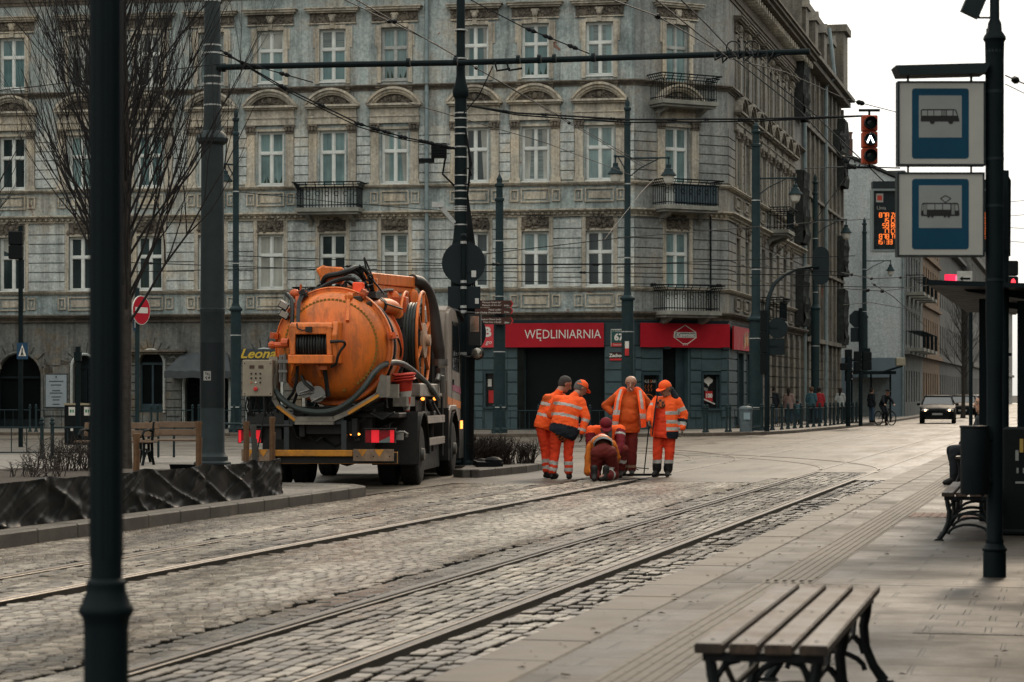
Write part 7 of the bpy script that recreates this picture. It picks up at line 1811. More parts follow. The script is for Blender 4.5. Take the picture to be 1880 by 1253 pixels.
# pipes of the door: valves at the bottom
m = MB()
for u, v, r_ in ((561, 715, .14), (584, 724, .13)):
    p = tl(u, v, -1.85); m.lathe([(r_*.6, 0), (r_*.6, -.02), (r_, -.02), (r_, .08), (r_*.6, .08)], p, 18, (0, -1, 0)); m.tube([(p.x-.1, p.y-.09, p.z-.09), (p.x+.14, p.y-.09, p.z-.05)], .016, 6)
m.tube([tl(550, 722, -2.0), tl(568, 716, -2.0)], .018, 6); m.tube([tl(572, 738, -2.0), tl(592, 728, -2.0)], .018, 6); tp(m, 'valve', m_chrome)
m = MB(); m.bx(tl(514, 700, -1.9).x, tl(528, 700, -1.9).x, -1.98, -1.85, tl(514, 702, -1.9).z, tl(514, 652, -1.9).z); m.tube([tl(517, 655, -1.98), tl(517, 700, -1.98)], .02, 8); m.tube([tl(524, 650, -1.98), tl(524, 700, -1.98)], .018, 8); m.box(tl(520, 664, -1.98), (.16, .08, .05)); m.box(tl(520, 682, -1.98), (.14, .08, .04)); tp(m, 'flow_meter', m_chrome, smooth=0)
m = MB()
m.tube([tl(526, 540, -1.4), tl(535, 549, -1.55), tl(537, 570, -1.7), tl(536, 600, -1.85), tl(534, 650, -1.9)], .035, 8)
for d in (0, 5): m.tube([tl(572-d, 536, -1.2), tl(558-d, 540, -1.4), tl(550-d*.6, 556, -1.6), tl(548-d*.4, 585, -1.85), tl(549-d*.4, 600, -1.95)], .022, 6)
m.tube([tl(546, 672, -1.9), tl(545, 700, -1.9), tl(538, 722, -1.85), tl(528, 735, -1.8)], .028, 6); m.tube([tl(553, 690, -1.9), tl(560, 704, -1.95), tl(575, 716, -1.95)], .026, 6)
tp(m, 'hydraulic_hose', m_hoseb)
m = MB(); m.bx(tl(445, 700, -2.1).x, tl(500, 700, -2.1).x, -2.1, -1.85, tl(445, 728, -2.1).z, tl(445, 661, -2.1).z); B = tp(m, 'control_box', m_box, smooth=0, bevel=.01)
m = MB(); p = tl(445, 661, -2.1); q = tl(500, 728, -2.1); W, Hh = q.x-p.x, p.z-q.z
for fx in (.32, .62): m.bx(p.x+W*fx-.04, p.x+W*fx+.04, -2.106, -2.1, p.z-Hh*.24, p.z-Hh*.15, 0)
for r_ in range(3):
    for c_ in range(3): m.lathe([(.014, 0), (.014, .014)], (p.x+W*(.3+.15*c_), -2.1, p.z-Hh*(.38+.12*r_)), 8, (0, -1, 0), 4 if (r_, c_) == (2, 0) else 3 if (r_, c_) == (2, 1) else 1)
m.lathe([(.03, 0), (.035, .03), (.02, .04)], (p.x+W*.45, -2.1, p.z-Hh*.80), 10, (0, -1, 0), 2)
for fx, fz in ((.08, .1), (.93, .1), (.08, .93), (.93, .93)): m.ball((p.x+W*fx, -2.1, p.z-Hh*fz), .01, 5, 1)
tp(m, 'buttons', [M('gauge_brown', (.06, .035, .025), .3), m_black, m_redp, m_white, m_orangep], B)
m = MB(); m.bx(tl(490, 652, -2).x, tl(506, 652, -2).x, -1.85, -1.6, tl(490, 722, -2).z, tl(490, 655, -2).z); tp(m, 'side_cabinet', m_box, smooth=0)
# hose tray below the door
m = MB(); pts = [(497, 688), (499, 735), (507, 748), (540, 774), (613, 774), (640, 762), (697, 728), (708, 690)]
Q = [tl(u, v, -1.98) for u, v in pts]
for i in range(len(Q)-1):
    a, b = Q[i], Q[i+1]; m.add([(a.x, -1.98, a.z), (b.x, -1.98, b.z), (b.x, -1.5, b.z), (a.x, -1.5, a.z)], [(0, 1, 2, 3)], 0)
    nrm = Vector((b.z-a.z, 0, -(b.x-a.x))).normalized()*-.075
    m.add([(a.x, -1.985, a.z), (b.x, -1.985, b.z), (b.x+nrm.x, -1.985, b.z+nrm.z), (a.x+nrm.x, -1.985, a.z+nrm.z)], [(0, 1, 2, 3)], 0)
    if i in (2, 5):
        m.add([(a.x, -1.99, a.z), (b.x, -1.99, b.z), (b.x+nrm.x*.6, -1.99, b.z+nrm.z*.6), (a.x+nrm.x*.6, -1.99, a.z+nrm.z*.6)], [(0, 1, 2, 3)], 1)
p = tl(541, 771, -2.05); q = tl(612, 780, -2.05); m.bx(p.x, q.x, -2.05, -1.6, q.z, p.z-.03, 0); p = tl(697, 690, -1.98); q = tl(710, 730, -1.98); m.bx(p.x, q.x, -1.99, -1.6, q.z, p.z, 0)
tp(m, 'hose_tray', [m_tray, m_yel], smooth=0)
m = MB(); hp = [tl(505, 672, -1.72), tl(500, 690, -1.85), tl(504, 712, -1.93), tl(518, 733, -2.0), tl(545, 750, -2.02), tl(580, 757, -2.02), tl(615, 753, -2.02), tl(645, 735, -2.0), tl(668, 712, -1.95), tl(686, 686, -1.8), tl(703, 671, -1.5), tl(722, 666, -1.0), tl(742, 670, -.4), tl(762, 684, .3), tl(782, 703, 1.0), tl(798, 722, 1.7), tl(804, 732, 2.1)]
m.tube(smoothp(hp), .047, 10); tp(m, 'suction_hose', m_hose)
# top: turret, boom, hoses, beacons, pipes
m = MB(); p = tl(613, 508, -.7); m.box((p.x-.02, -.7, p.z+.02), (.36, .5, .26), (0, .06, .1)); m.box((p.x-.16, -.75, p.z+.06), (.16, .42, .2), (0, -.5, .1)); m.box((p.x+.1, -.5, p.z-.22), (.55, .5, .14)); m.box((p.x+.05, -.4, p.z-.36), (.7, .7, .16)); tp(m, 'boom_turret', m_or, smooth=0, bevel=.025)
b0, b1 = tl(672, 511, -.2), tl(757, 519, 2.4)
m = MB(); m.beam(b0, b1, .16, .19); b2, b3 = tl(683, 528, .1), tl(750, 534, 2.2); m.beam(b2, b3, .12, .10); m.beam((b1.x, b1.y-.12, b1.z), (b1.x, b1.y-.12, b1.z-.42), .1, .12); m.beam((b0.x+.1, b0.y+.2, b0.z), (b0.x+.1, b0.y+.2, b0.z-.3), .1, .12); tp(m, 'boom', m_or, smooth=0, bevel=.012)
m = MB()
m.tube(smoothp([tl(592, 520, -.9), tl(600, 508, -1.0), tl(622, 503, -1.0), tl(640, 497, -.9), tl(652, 492, -.7), tl(660, 500, -.6), tl(668, 512, -.5)]), .045, 8)
m.tube(smoothp([tl(560, 545, -1.0), tl(585, 532, -1.1), tl(608, 519, -1.1), tl(632, 512, -1.0), tl(650, 513, -.9), tl(655, 520, -.9)]), .04, 8)
m.tube(smoothp([tl(645, 495, -.7), tl(664, 492, -.6), tl(676, 505, -.5), tl(682, 525, -.4), tl(686, 545, -.3)]), .035, 7)
m.tube(smoothp([tl(630, 505, -.8), tl(650, 500, -.7), tl(668, 515, -.5), tl(676, 535, -.4), tl(690, 550, -.3)]), .03, 7)
m.tube(smoothp([tl(676, 550, -.6), tl(700, 535, -.2), tl(720, 533, .3)]), .03, 6); m.ball(tuple(tl(590, 498, -.9)), (.07, .05, .08), 8)
m.tube(smoothp([tl(694, 575, -.3), tl(705, 590, 0), tl(716, 605, .3), tl(719, 622, .4)]), .022, 6)
for i in range(16): a = tl(632+rr.random()*50, 498+rr.random()*52, -.8+rr.random()*.5); m.tube(smoothp([a, a+Vector((rr.gauss(0, .12), 0, rr.gauss(0, .1))), a+Vector((rr.gauss(.1, .15), .1, -.2))]), .016, 5)
m.tube(smoothp([tl(660, 487, -.7), tl(666, 496, -.6), tl(668, 510, -.6), tl(680, 518, -.5)]), .014, 5)
m.bx(tl(600, 545, -1).x, tl(690, 545, -1).x, -1.0, .3, tl(600, 545, -1).z-.02, tl(600, 536, -1).z)
for i in range(5): a = tl(560+i*17, 540-i*2, -1.0); m.tube(smoothp([a, a+Vector((.06, .1, .10+.03*math.sin(i*2))), a+Vector((.16, .3, .05)), a+Vector((.2, .8, -.02))]), .022, 6); m.box(a+Vector((.02, .1, .03)), (.08, .1, .09))
for i in range(4): a = tl(700+i*7, 585+i*9, -.2); m.tube(smoothp([a, a+Vector((.08, .1, -.1)), a+Vector((.1, .3, -.3)), a+Vector((.02, .5, -.45))]), .018, 5)
tp(m, 'boom_hose', m_hoseb)
m = MB(); m.tube(smoothp([tl(757, 515, 2.3), tl(772, 520, 2.6), tl(786, 538, 2.8), tl(795, 570, 2.9), tl(801, 610, 2.9), tl(806, 645, 2.9), tl(808, 668, 2.9)]), [.11]*21+[.10]*4, 12); tp(m, 'intake_hose', M('hose_brown_black', (.028, .022, .019), .5, spec=.3))
m = MB(); m.tube([tl(808, 660, 2.9), tl(808, 672, 2.9)], .14, 12); m.tube([tl(809, 676, 2.9), tl(811, 700, 2.9)], .09, 10); m.tube([tl(803, 700, 2.6), tl(806, 690, 2.7), tl(812, 692, 2.7), tl(813, 722, 2.7)], .05, 8); tp(m, 'hose_coupling', m_chrome)
m = MB(); p = tl(658.5, 528, -1.1); m.bx(p.x-.085, p.x+.085, -1.2, -1.02, p.z-.09, p.z+.08, 0); m.bx(p.x-.09, p.x+.09, -1.21, -1.01, p.z-.13, p.z-.09, 1); tp(m, 'beacon', [m_beac, m_black], smooth=0, bevel=.015)
m = MB(); p = tl(541, 540, -1.3); m.ball(tuple(p), (.09, .08, .08), 10); m.bx(p.x+.06, p.x+.2, -1.35, -1.2, p.z-.12, p.z+.05); m.tube([(p.x+.1, -1.3, p.z+.05), (p.x+.1, -1.3, p.z+.15)], .02, 6); m.beam(tl(548, 545, -1.4), tl(549, 575, -1.5), .1, .05); tp(m, 'valve_block', m_or2)
for u, v in ((721, 545), (757, 542)):
    m = MB(); p = tl(u, v, 1.2 if u < 740 else 2.2); m.lathe([(.11, -.12), (.11, .02), (.08, .08), (.02, .11)], p, 12); m.lathe([(.14, -.2), (.14, -.12)], p, 12); tp(m, 'relief_valve', m_or)
for u, v, u2, v2 in ((521, 561, 529, 553), (522, 578, 531, 570)):
    m = MB(); p = tl(u, v, -1.5); m.box(p, (.16, .14, .11), (.2, .5, .2), 0); m.box((p.x+.01, p.y-.08, p.z), (.13, .02, .09), (.2, .5, .2), 1); tp(m, 'flood_lamp', [m_hoseb, M('lamp_face', (.35, .32, .28), .2)], smooth=0)
m = MB(); a, b = tl(651, 573, -1.45), tl(681, 557, -1.3); m.beam(a, b, .1, .09); m.box(tl(655, 550, -1.35), (.2, .2, .1)); tp(m, 'clamp_lever', M('dark_brass', (.035, .028, .018), .4), smooth=0, bevel=.015)
m = MB(); m.tube(smoothp([tl(676, 562, -.8), tl(695, 561, -.4), tl(712, 562, .1), tl(723, 568, .4), tl(727, 580, .5)]), .125, 14); tp(m, 'suction_pipe', m_or); m = MB(); m.tube([tl(727, 578, .5), tl(728, 602, .5)], .115, 12); m.tube([tl(693, 561, -.44), tl(697, 561, -.36)], .14, 14); tp(m, 'pipe_sleeve', m_hoseb)
m = MB(); m.tube([tl(690, 637, -1.1), tl(728, 630, .5)], .085, 12); m.tube([tl(690, 637, -1.1), tl(702, 634, -.7)], .11, 10); m.tube([tl(712, 674, -.2), tl(726, 655, .3)], .05, 8); tp(m, 'side_pipe', m_or)
p, q = tl(716, 545, .9), tl(745, 640, .9); m = MB(); m.bx(p.x, q.x, .9, 1.3, q.z, p.z); m.beam((p.x, .9, p.z-.1), (p.x-.3, .9, p.z-.35), .1, .12)
P_ = tp(m, 'pump_cover', m_or2, smooth=0, bevel=.012); m = MB()
for i in range(9):
    for j in range(3): m.bx(q.x-.2+j*.06, q.x-.165+j*.06, .893, .9, p.z-.35-i*.045, p.z-.325-i*.045)
tp(m, 'louvre', m_hoseb, P_, smooth=0)
# big hose reel on the right flank
RX0, RX1, RY, RZ, RRr = .80, 1.09, 1.35, 2.42, .83
m = MB()
for x in (RX0, RX1):
    m.tube([(x, RY+RRr*math.cos(2*math.pi*i/44), RZ+RRr*math.sin(2*math.pi*i/44)) for i in range(44)], .026, 8, closed=True)
RE = tp(m, 'hose_reel', m_or)
m = MB()
for x in (RX0, RX1):
    for i in range(6):
        a = 2*math.pi*i/6+.3; m.beam((x, RY+.1*math.cos(a), RZ+.1*math.sin(a)), (x, RY+RRr*math.cos(a+.12), RZ+RRr*math.sin(a+.12)), .03, .045, (1, 0, 0))
tp(m, 'reel_spoke', m_or, RE, smooth=0)
m = MB(); m.lathe([(.30, -.02), (.30, .03), (.1, .05), (.1, .12), (.02, .12)], (RX1+.01, RY, RZ), 24, (1, 0, 0)); tp(m, 'reel_hub', M('hub_beige', (.42, .26, .17), .5, dirt=.3), RE)
m = MB()
for j, rj in enumerate((.62, .56, .5)):
    for i in range(5): m.tube([(RX0+.04+i*.05, RY+(rj+.01*(i % 2))*math.cos(2*math.pi*q/36), RZ+(rj+.01*(i % 2))*math.sin(2*math.pi*q/36)) for q in range(36)], .03, 6, closed=True)
m.tube([(RX0, RY, RZ), (RX1, RY, RZ)], .3, 20); tp(m, 'wound_hose', m_hose, RE)
# flank: tool box, rails, markers
p = tl(755, 704, .2); m = MB(); m.bx(.85, 1.2, .15, 3.1, 1.46, 1.68); tp(m, 'tool_locker', M('dirty_white_locker', (.36, .33, .29), .45, var=.3, scale=4, dirt=.6, metal=.3), smooth=0, bevel=.015)
m = MB()
for y in (.8, 2.4): m.ball((1.16, y, 1.42), (.035, .04, .03), 8)
tp(m, 'marker_light', m_ind2)
m = MB(); m.bx(.9, 1.12, -.9, .15, 1.3, 1.46); m.box((.98, -1.3, 1.55), (.14, .16, .22)); tp(m, 'bracket_plate', m_tray, smooth=0)
for z in (1.0, .62):
    m = MB(); m.bx(1.18, 1.215, 1.0, 3.35, z, z+.13)
    for i in range(3): m.bx(1.215, 1.222, 1.0, 3.35, z+.012+i*.042, z+.034+i*.042)
    tp(m, 'side_rail', m_alu, smooth=0)
m = MB()
for y in (1.0, 3.4): m.bx(1.14, 1.18, y-.04, y+.04, .4, 1.45)
m.tube([(1.1, 2.3, .5), (1.1, 2.35, 1.2), (1.0, 2.1, 1.5)], .05, 8); m.beam((1.15, 2.2, 1.35), (1.2, 3.1, 1.05), .04, .04); m.ball((1.19, 1.02, .9), .025, 6); tp(m, 'rail_bracket', m_chas, smooth=0)
# cab
m = MB(); m.extr([(3.75, .95), (3.75, 2.75), (3.9, 3.02), (4.3, 3.12), (5.0, 3.1), (5.5, 2.9), (5.78, 2.3), (5.85, 1.5), (5.85, .75), (5.1, .75), (5.02, 1.15), (4.0, 1.15), (3.92, .95)], (-1.21, 0, 0), (0, 1, 0), (0, 0, 1), (2.42, 0, 0)); CB = tp(m, 'cab', m_cab, smooth=30, bevel=.05, seg=2)
m = MB(); m.bx(-1.05, 1.05, 3.70, 3.76, 1.2, 2.8); m.bx(-.9, 1.0, 3.3, 3.7, 1.2, 2.5); tp(m, 'cab_back_panel', m_hoseb, CB, smooth=0)
m = MB(); m.extr([(4.55, 1.95), (5.6, 1.9), (5.62, 2.3), (5.42, 2.78), (4.55, 2.78)], (1.212, 0, 0), (0, 1, 0), (0, 0, 1), (.006, 0, 0)); m.extr([(4.55, 1.95), (5.6, 1.9), (5.62, 2.3), (5.42, 2.78), (4.55, 2.78)], (-1.218, 0, 0), (0, 1, 0), (0, 0, 1), (.006, 0, 0)); m.add([(-1.1, 5.80, 2.35), (1.1, 5.80, 2.35), (1.1, 5.53, 2.9), (-1.1, 5.53, 2.9)], [(0, 1, 2, 3)]); tp(m, 'cab_window', M('cab_glass', (.010, .013, .014), .08, spec=.6), CB, smooth=0)
m = MB(); m.extr([(4.45, 1.2), (4.45, 2.85), (4.48, 2.85), (4.48, 1.2)], (1.212, 0, 0), (0, 1, 0), (0, 0, 1), (.004, 0, 0)); m.box((1.22, 4.62, 1.72), (.03, .12, .1)); m.bx(1.20, 1.225, 4.5, 5.7, 2.80, 2.84); tp(m, 'door_handle', m_hoseb, CB, smooth=0)
m = MB(); m.extr([(3.8, 1.32), (4.44, 1.28), (4.44, 1.42), (3.8, 1.46)], (1.211, 0, 0), (0, 1, 0), (0, 0, 1), (.006, 0, 0), 0); m.extr([(4.5, 1.28), (5.8, 1.22), (5.8, 1.36), (4.5, 1.42)], (1.211, 0, 0), (0, 1, 0), (0, 0, 1), (.006, 0, 0), 0); m.extr([(4.5, 1.58), (5.8, 1.5), (5.8, 1.62), (4.5, 1.70)], (1.211, 0, 0), (0, 1, 0), (0, 0, 1), (.006, 0, 0), 1); tp(m, 'cab_stripe', [M('stripe_orange', (.6, .17, .02), .45), M('stripe_violet', (.25, .04, .09), .45)], CB, smooth=0)
m = MB(); m.tube(smoothp([tl(822, 570, 5.2), tl(838, 572, 5.6), tl(846, 582, 5.75), tl(848, 590, 5.8)]), .05, 8); m.tube([tl(846, 580, 5.8), tl(858, 574, 5.8), tl(872, 575, 5.8)], .025, 6); m.tube([tl(846, 652, 5.8), tl(860, 656, 5.8), tl(874, 652, 5.8)], .025, 6)
p, q = tl(861, 577, 5.75), tl(883, 634, 5.75); m.bx(p.x, q.x, 5.7, 5.85, q.z, p.z); p2, q2 = tl(864, 636, 5.75), tl(889, 662, 5.75); m.ball(((p2.x+q2.x)/2, 5.78, (p2.z+q2.z)/2), ((q2.x-p2.x)/2, .08, (p2.z-q2.z)/2), 10); MI = tp(m, 'mirror', m_hoseb, CB, smooth=30, bevel=.0)
m = MB(); m.bx(p.x+.03, q.x-.03, 5.69, 5.70, p.z-.34, p.z-.04); m.ball(((p2.x+q2.x)/2, 5.71, (p2.z+q2.z)/2), ((q2.x-p2.x)/2-.03, .02, (p2.z-q2.z)/2-.03), 10); tp(m, 'mirror_glass', M('mirror_glass', (.30, .28, .24), .06, metal=.8), MI)
m = MB(); n = 12; pts = [(4.5-.66*math.cos(math.pi*i/n), .52+.66*math.sin(math.pi*i/n)) for i in range(n+1)]
for i in range(n):
    (ya, za), (yb, zb) = pts[i], pts[i+1]
    for x0, x1 in ((.86, 1.27), (-1.27, -.86)): m.add([(x0, ya, za), (x1, ya, za), (x1, yb, zb), (x0, yb, zb)], [(0, 1, 2, 3)])
m.bx(.9, 1.26, 5.15, 5.9, .3, 1.0); m.bx(-1.26, -.9, 5.15, 5.9, .3, 1.0); m.bx(-1.2, 1.2, 5.6, 5.92, .35, .8); m.bx(.88, 1.24, 3.72, 3.86, .3, 1.25); tp(m, 'front_mudguard', m_chas)
m = MB(); m.extr([(3.72, 1.22), (4.0, 1.3), (4.9, 1.3), (5.15, 1.12), (5.0, 1.05), (4.8, 1.2), (4.1, 1.2), (3.9, 1.05), (3.75, .9)], (1.05, 0, 0), (0, 1, 0), (0, 0, 1), (.2, 0, 0)); tp(m, 'wing', m_cab, CB, smooth=0, bevel=.02)
m = MB(); m.bx(1.26, 1.28, 5.35, 5.6, .85, 1.0); tp(m, 'side_reflector', m_ind2, CB, smooth=0)  # orange reflector; its shine is set as emission
# traffic cones hung point down on the flank
def cone(first=[None]):
    if first[0] is None:
        t = thing('traffic_cone', 'red and white traffic cone stacked point down on the truck flank', 'cone', group='cones stacked on the truck')
        m = MB(); h = .58
        fr = [(0, .30, 0), (.30, .47, 1), (.47, .68, 0), (.68, .84, 1), (.84, 1, 0)]
        for a, b, mi in fr: m.lathe([(.145-.115*a, h*a), (.145-.115*b, h*b)], (0, 0, 0), 20, (0, 0, -1), mi)
        m.build('cone_body', [M('cone_red', (.50, .035, .02), .5, dirt=.2), M('cone_white', (.50, .48, .44), .5, dirt=.4)], t)
        m = MB(); m.bx(-.18, .18, -.18, .18, 0, .03); m.build('base_plate', M('cone_red', (.50, .035, .02), .5), t, smooth=0, bevel=.01); first[0] = t; return t
    return dup(first[0])
pc = C0+Vector((ca, -sa, 0))*1.03+Vector((sa, ca, 0))*-.55
for i in range(3):
    o = cone(); o.location = (pc.x, pc.y, 1.72+.045*i); o.rotation_euler = (R(3), R(-5), R(8*i)-AL_)
# ------------------------------------------------------------------ people
def capsule(mb, p, q, r1, r2, lat=None, flat=1.0, n=14):
    p, q = Vector(p), Vector(q); d = q-p
    if d.length < 1e-5: d = Vector((0, 0, 1e-4))
    dn = d.normalized()
    if lat is None: x = dn.orthogonal().normalized()
    else:
        lat = Vector(lat); x = lat-dn*lat.dot(dn)
        x = x.normalized() if x.length > 1e-4 else dn.orthogonal().normalized()
    y = dn.cross(x); vs = []; rings = []
    for i in range(1, 5): a = math.pi/2*(1-i/4.0); rings.append((p-dn*r1*math.sin(a)*flat, r1*math.cos(a)))
    for i in range(0, 4): a = math.pi/2*(i/4.0); rings.append((q+dn*r2*math.sin(a)*flat, r2*math.cos(a)))
    rings = [(p-dn*r1*flat, 0.0)]+rings+[(q+dn*r2*flat, 0.0)]
    vs = [rings[0][0]]
    for c, r in rings[1:-1]:
        for j in range(n): t = 2*math.pi*j/n; vs.append(c+x*math.cos(t)*r+y*math.sin(t)*r*flat)
    vs.append(rings[-1][0]); m = len(rings)-2; fs = [(0, 1+(j+1) % n, 1+j) for j in range(n)]
    for i in range(m-1):
        for j in range(n): fs.append((1+i*n+j, 1+i*n+(j+1) % n, 1+(i+1)*n+(j+1) % n, 1+(i+1)*n+j))
    e = 1+m*n; fs += [(e, 1+(m-1)*n+j, 1+(m-1)*n+(j+1) % n) for j in range(n)]
    mb.add(vs, fs)
def melt(segs, name, mats, parent, voxel=.016, sm=4, wr=0.0, wsc=9.0, classify=None, wseed=0):
    """overlapping tapered limbs melted into one continuous skin"""
    mb = MB()
    for s in segs: capsule(mb, *s)
    me = bpy.data.meshes.new('skin'); me.from_pydata([tuple(v) for v in mb.v], [], mb.f)
    ob = bpy.data.objects.new('skin', me); COL.objects.link(ob)
    md = ob.modifiers.new('r', 'REMESH'); md.mode = 'VOXEL'; md.voxel_size = voxel; md.use_smooth_shade = True
    sd_ = ob.modifiers.new('s', 'SMOOTH'); sd_.iterations = sm; sd_.factor = .5
    dg = bpy.context.evaluated_depsgraph_get(); dg.update()
    out = bpy.data.meshes.new_from_object(ob.evaluated_get(dg)); bpy.data.objects.remove(ob); bpy.data.meshes.remove(me)
    if wr > 0:
        out.calc_loop_triangles()
        co = [(v.co.copy(), v.normal.copy()) for v in out.vertices]
        for v, (c, nr) in zip(out.vertices, co):
            q = Vector((c.x*wsc, c.y*wsc, c.z*wsc*1.5))+Vector((wseed*7.3, 0, wseed))
            k = 1-abs(noise.noise(q))*2; k2 = noise.noise(q*2.3)
            v.co = c+nr*(wr*(k*.8+k2*.5))
    out.name = name
    for m_ in mats: out.materials.append(m_)
    if classify:
        out.polygons.foreach_set('material_index', [classify(f.center) for f in out.polygons])
    out.polygons.foreach_set('use_smooth', [True]*len(out.polygons)); out.update()
    o = bpy.data.objects.new(name, out); COL.objects.link(o); o.parent = parent
    return o
m_skin = M('skin', (.36, .20, .135), .5, var=.12, scale=14, spec=.35); m_skin2 = M('weathered_skin', (.33, .165, .11), .5, var=.15, scale=14, spec=.35)
def cloth(name, col, var=.22, dirt=.0, rough=.8, dirtcol=(.05, .03, .02)): return M(name, col, rough, var=var, scale=7, bump=.25, bscale=45, dirt=dirt, dirtcol=dirtcol, spec=.2)
m_hv = cloth('hi_vis_orange', (.95, .115, .022), .15, .12, dirtcol=(.45, .07, .02)); m_hv2 = cloth('orange_trousers', (.72, .055, .018), .2, .3, dirtcol=(.22, .03, .015)); m_vest = cloth('orange_vest', (.95, .12, .024), .12, .1, dirtcol=(.45, .09, .02)); m_fle = cloth('dark_orange_fleece', (.48, .082, .014), .2, .2, dirtcol=(.2, .04, .01))
m_amb = cloth('amber_jacket', (.52, .135, .016), .2, .3, dirtcol=(.25, .07, .015)); m_mar = cloth('maroon_trousers', (.13, .017, .014), .3, .4, dirtcol=(.04, .012, .012)); m_mar2 = cloth('maroon_sleeve', (.17, .014, .022), .3, .2, dirtcol=(.05, .01, .012))
m_refl = M('reflective_tape', (.42, .42, .39), .4, var=.12, scale=12, spec=.5, dirt=.2); m_navy = cloth('navy_lining', (.010, .014, .020), .3); m_boot = cloth('dark_boot', (.012, .012, .012), .35, .4, .6, (.03, .028, .022)); m_grey = cloth('grey_yoke', (.10, .11, .11), .2)
m_glove = cloth('dirty_glove', (.16, .135, .11), .3, .4); m_gloved = cloth('dark_glove', (.02, .012, .014), .3); m_hair = cloth('grey_hair', (.12, .115, .11), .3); m_haird = cloth('dark_hair', (.025, .02, .018), .3)
def plaid():
    if 'plaid_shirt' in MATS: return MATS['plaid_shirt']
    m, nt, b = newmat('plaid_shirt'); v = mapping(nt); ck = nt.nodes.new('ShaderNodeTexChecker'); ck.inputs['Scale'].default_value = 22; nt.links.new(v, ck.inputs['Vector']); ck.inputs['Color1'].default_value = (.45, .10, .02, 1); ck.inputs['Color2'].default_value = (.03, .015, .012, 1)
    nt.links.new(ck.outputs[0], b.inputs['Base Color']); b.inputs['Roughness'].default_value = .85
    return m
def hand(segs, wrist, d, palmn, curl=.5, sc=1.0):
    """palm, four unequal curled fingers and a thumb leaving the side of the palm"""
    d = Vector(d).normalized(); pn = Vector(palmn); pn = (pn-d*pn.dot(d)).normalized(); s = d.cross(pn); w = Vector(wrist)
    segs.append((w, w+d*.075*sc, .030*sc, .038*sc, s, .5))
    for i, L in enumerate((.072, .082, .076, .060)):
        b = w+d*.085*sc+s*(-.03+.02*i)*sc; L *= sc; a1 = curl*.6; a2 = curl*1.5
        m1 = b+(d*math.cos(a1)+pn*math.sin(a1))*L*.5; m2 = m1+(d*math.cos(a2)+pn*math.sin(a2))*L*.5
        segs.append((b, m1, .0105*sc, .0095*sc)); segs.append((m1, m2, .0095*sc, .008*sc))
    b = w+d*.03*sc-s*.03*sc; m1 = b+(d*.6-s*.7+pn*.3).normalized()*.04*sc; segs.append((b, m1, .013*sc, .011*sc)); segs.append((m1, m1+(d*.9-s*.1+pn*.35).normalized()*.032*sc, .011*sc, .009*sc))
def head_segs(hd, f, up, nk, sc=1.0):
    hd, f, up, nk = Vector(hd), Vector(f).normalized(), Vector(up).normalized(), Vector(nk); f = (f-up*f.dot(up)).normalized(); s = f.cross(up)
    S = [(hd+up*.025*sc-f*.012*sc, hd+up*.03*sc+f*.012*sc, .096*sc, .092*sc, s, .9), (hd-up*.01*sc+f*.02*sc, hd-up*.085*sc+f*.04*sc, .076*sc, .052*sc, s, .95),
         (hd-up*.1*sc+f*.062*sc, hd-up*.1*sc+f*.066*sc, .028*sc, .026*sc), (hd+up*.012*sc+f*.088*sc, hd-up*.030*sc+f*.112*sc, .014*sc, .020*sc),
         (hd+up*.022*sc+f*.084*sc-s*.04*sc, hd+up*.022*sc+f*.084*sc+s*.04*sc, .014*sc, .014*sc), (hd-up*.062*sc+f*.086*sc-s*.02*sc, hd-up*.062*sc+f*.086*sc+s*.02*sc, .013*sc, .013*sc),
         (hd-up*.06*sc-f*.02*sc, nk, .058*sc, .062*sc)]
    for k in (-1, 1): S.append((hd+s*.088*sc*k-f*.005*sc+up*.02*sc, hd+s*.090*sc*k-f*.008*sc-up*.028*sc, .020*sc, .014*sc, f, .5))
    return S, (hd, f, up, s)
def face_bits(frame, root, sc=1.0, brow=m_haird):
    hd, f, up, s = frame
    m = MB()
    for k in (-1, 1): c = hd+up*.004*sc+f*.088*sc+s*.034*sc*k; m.ball(tuple(c), (.013*sc, .013*sc, .009*sc), 8, 0); c2 = c+f*.011*sc; m.ball(tuple(c2), .0055*sc, 6, 1)
    m.build('eyes', [M('eye_white', (.45, .42, .38), .3), M('iris_dark', (.02, .02, .02), .2)], root)
    m = MB()
    for k in (-1, 1): c = hd+up*.028*sc+f*.094*sc+s*.036*sc*k; m.beam(c-s*.02*sc, c+s*.02*sc, .012*sc, .008*sc, up)
    c = hd-up*.064*sc+f*.098*sc; m.beam(c-s*.024*sc, c+s*.024*sc, .006*sc, .004*sc, up)
    m.build('brows_and_mouth', brow, root)
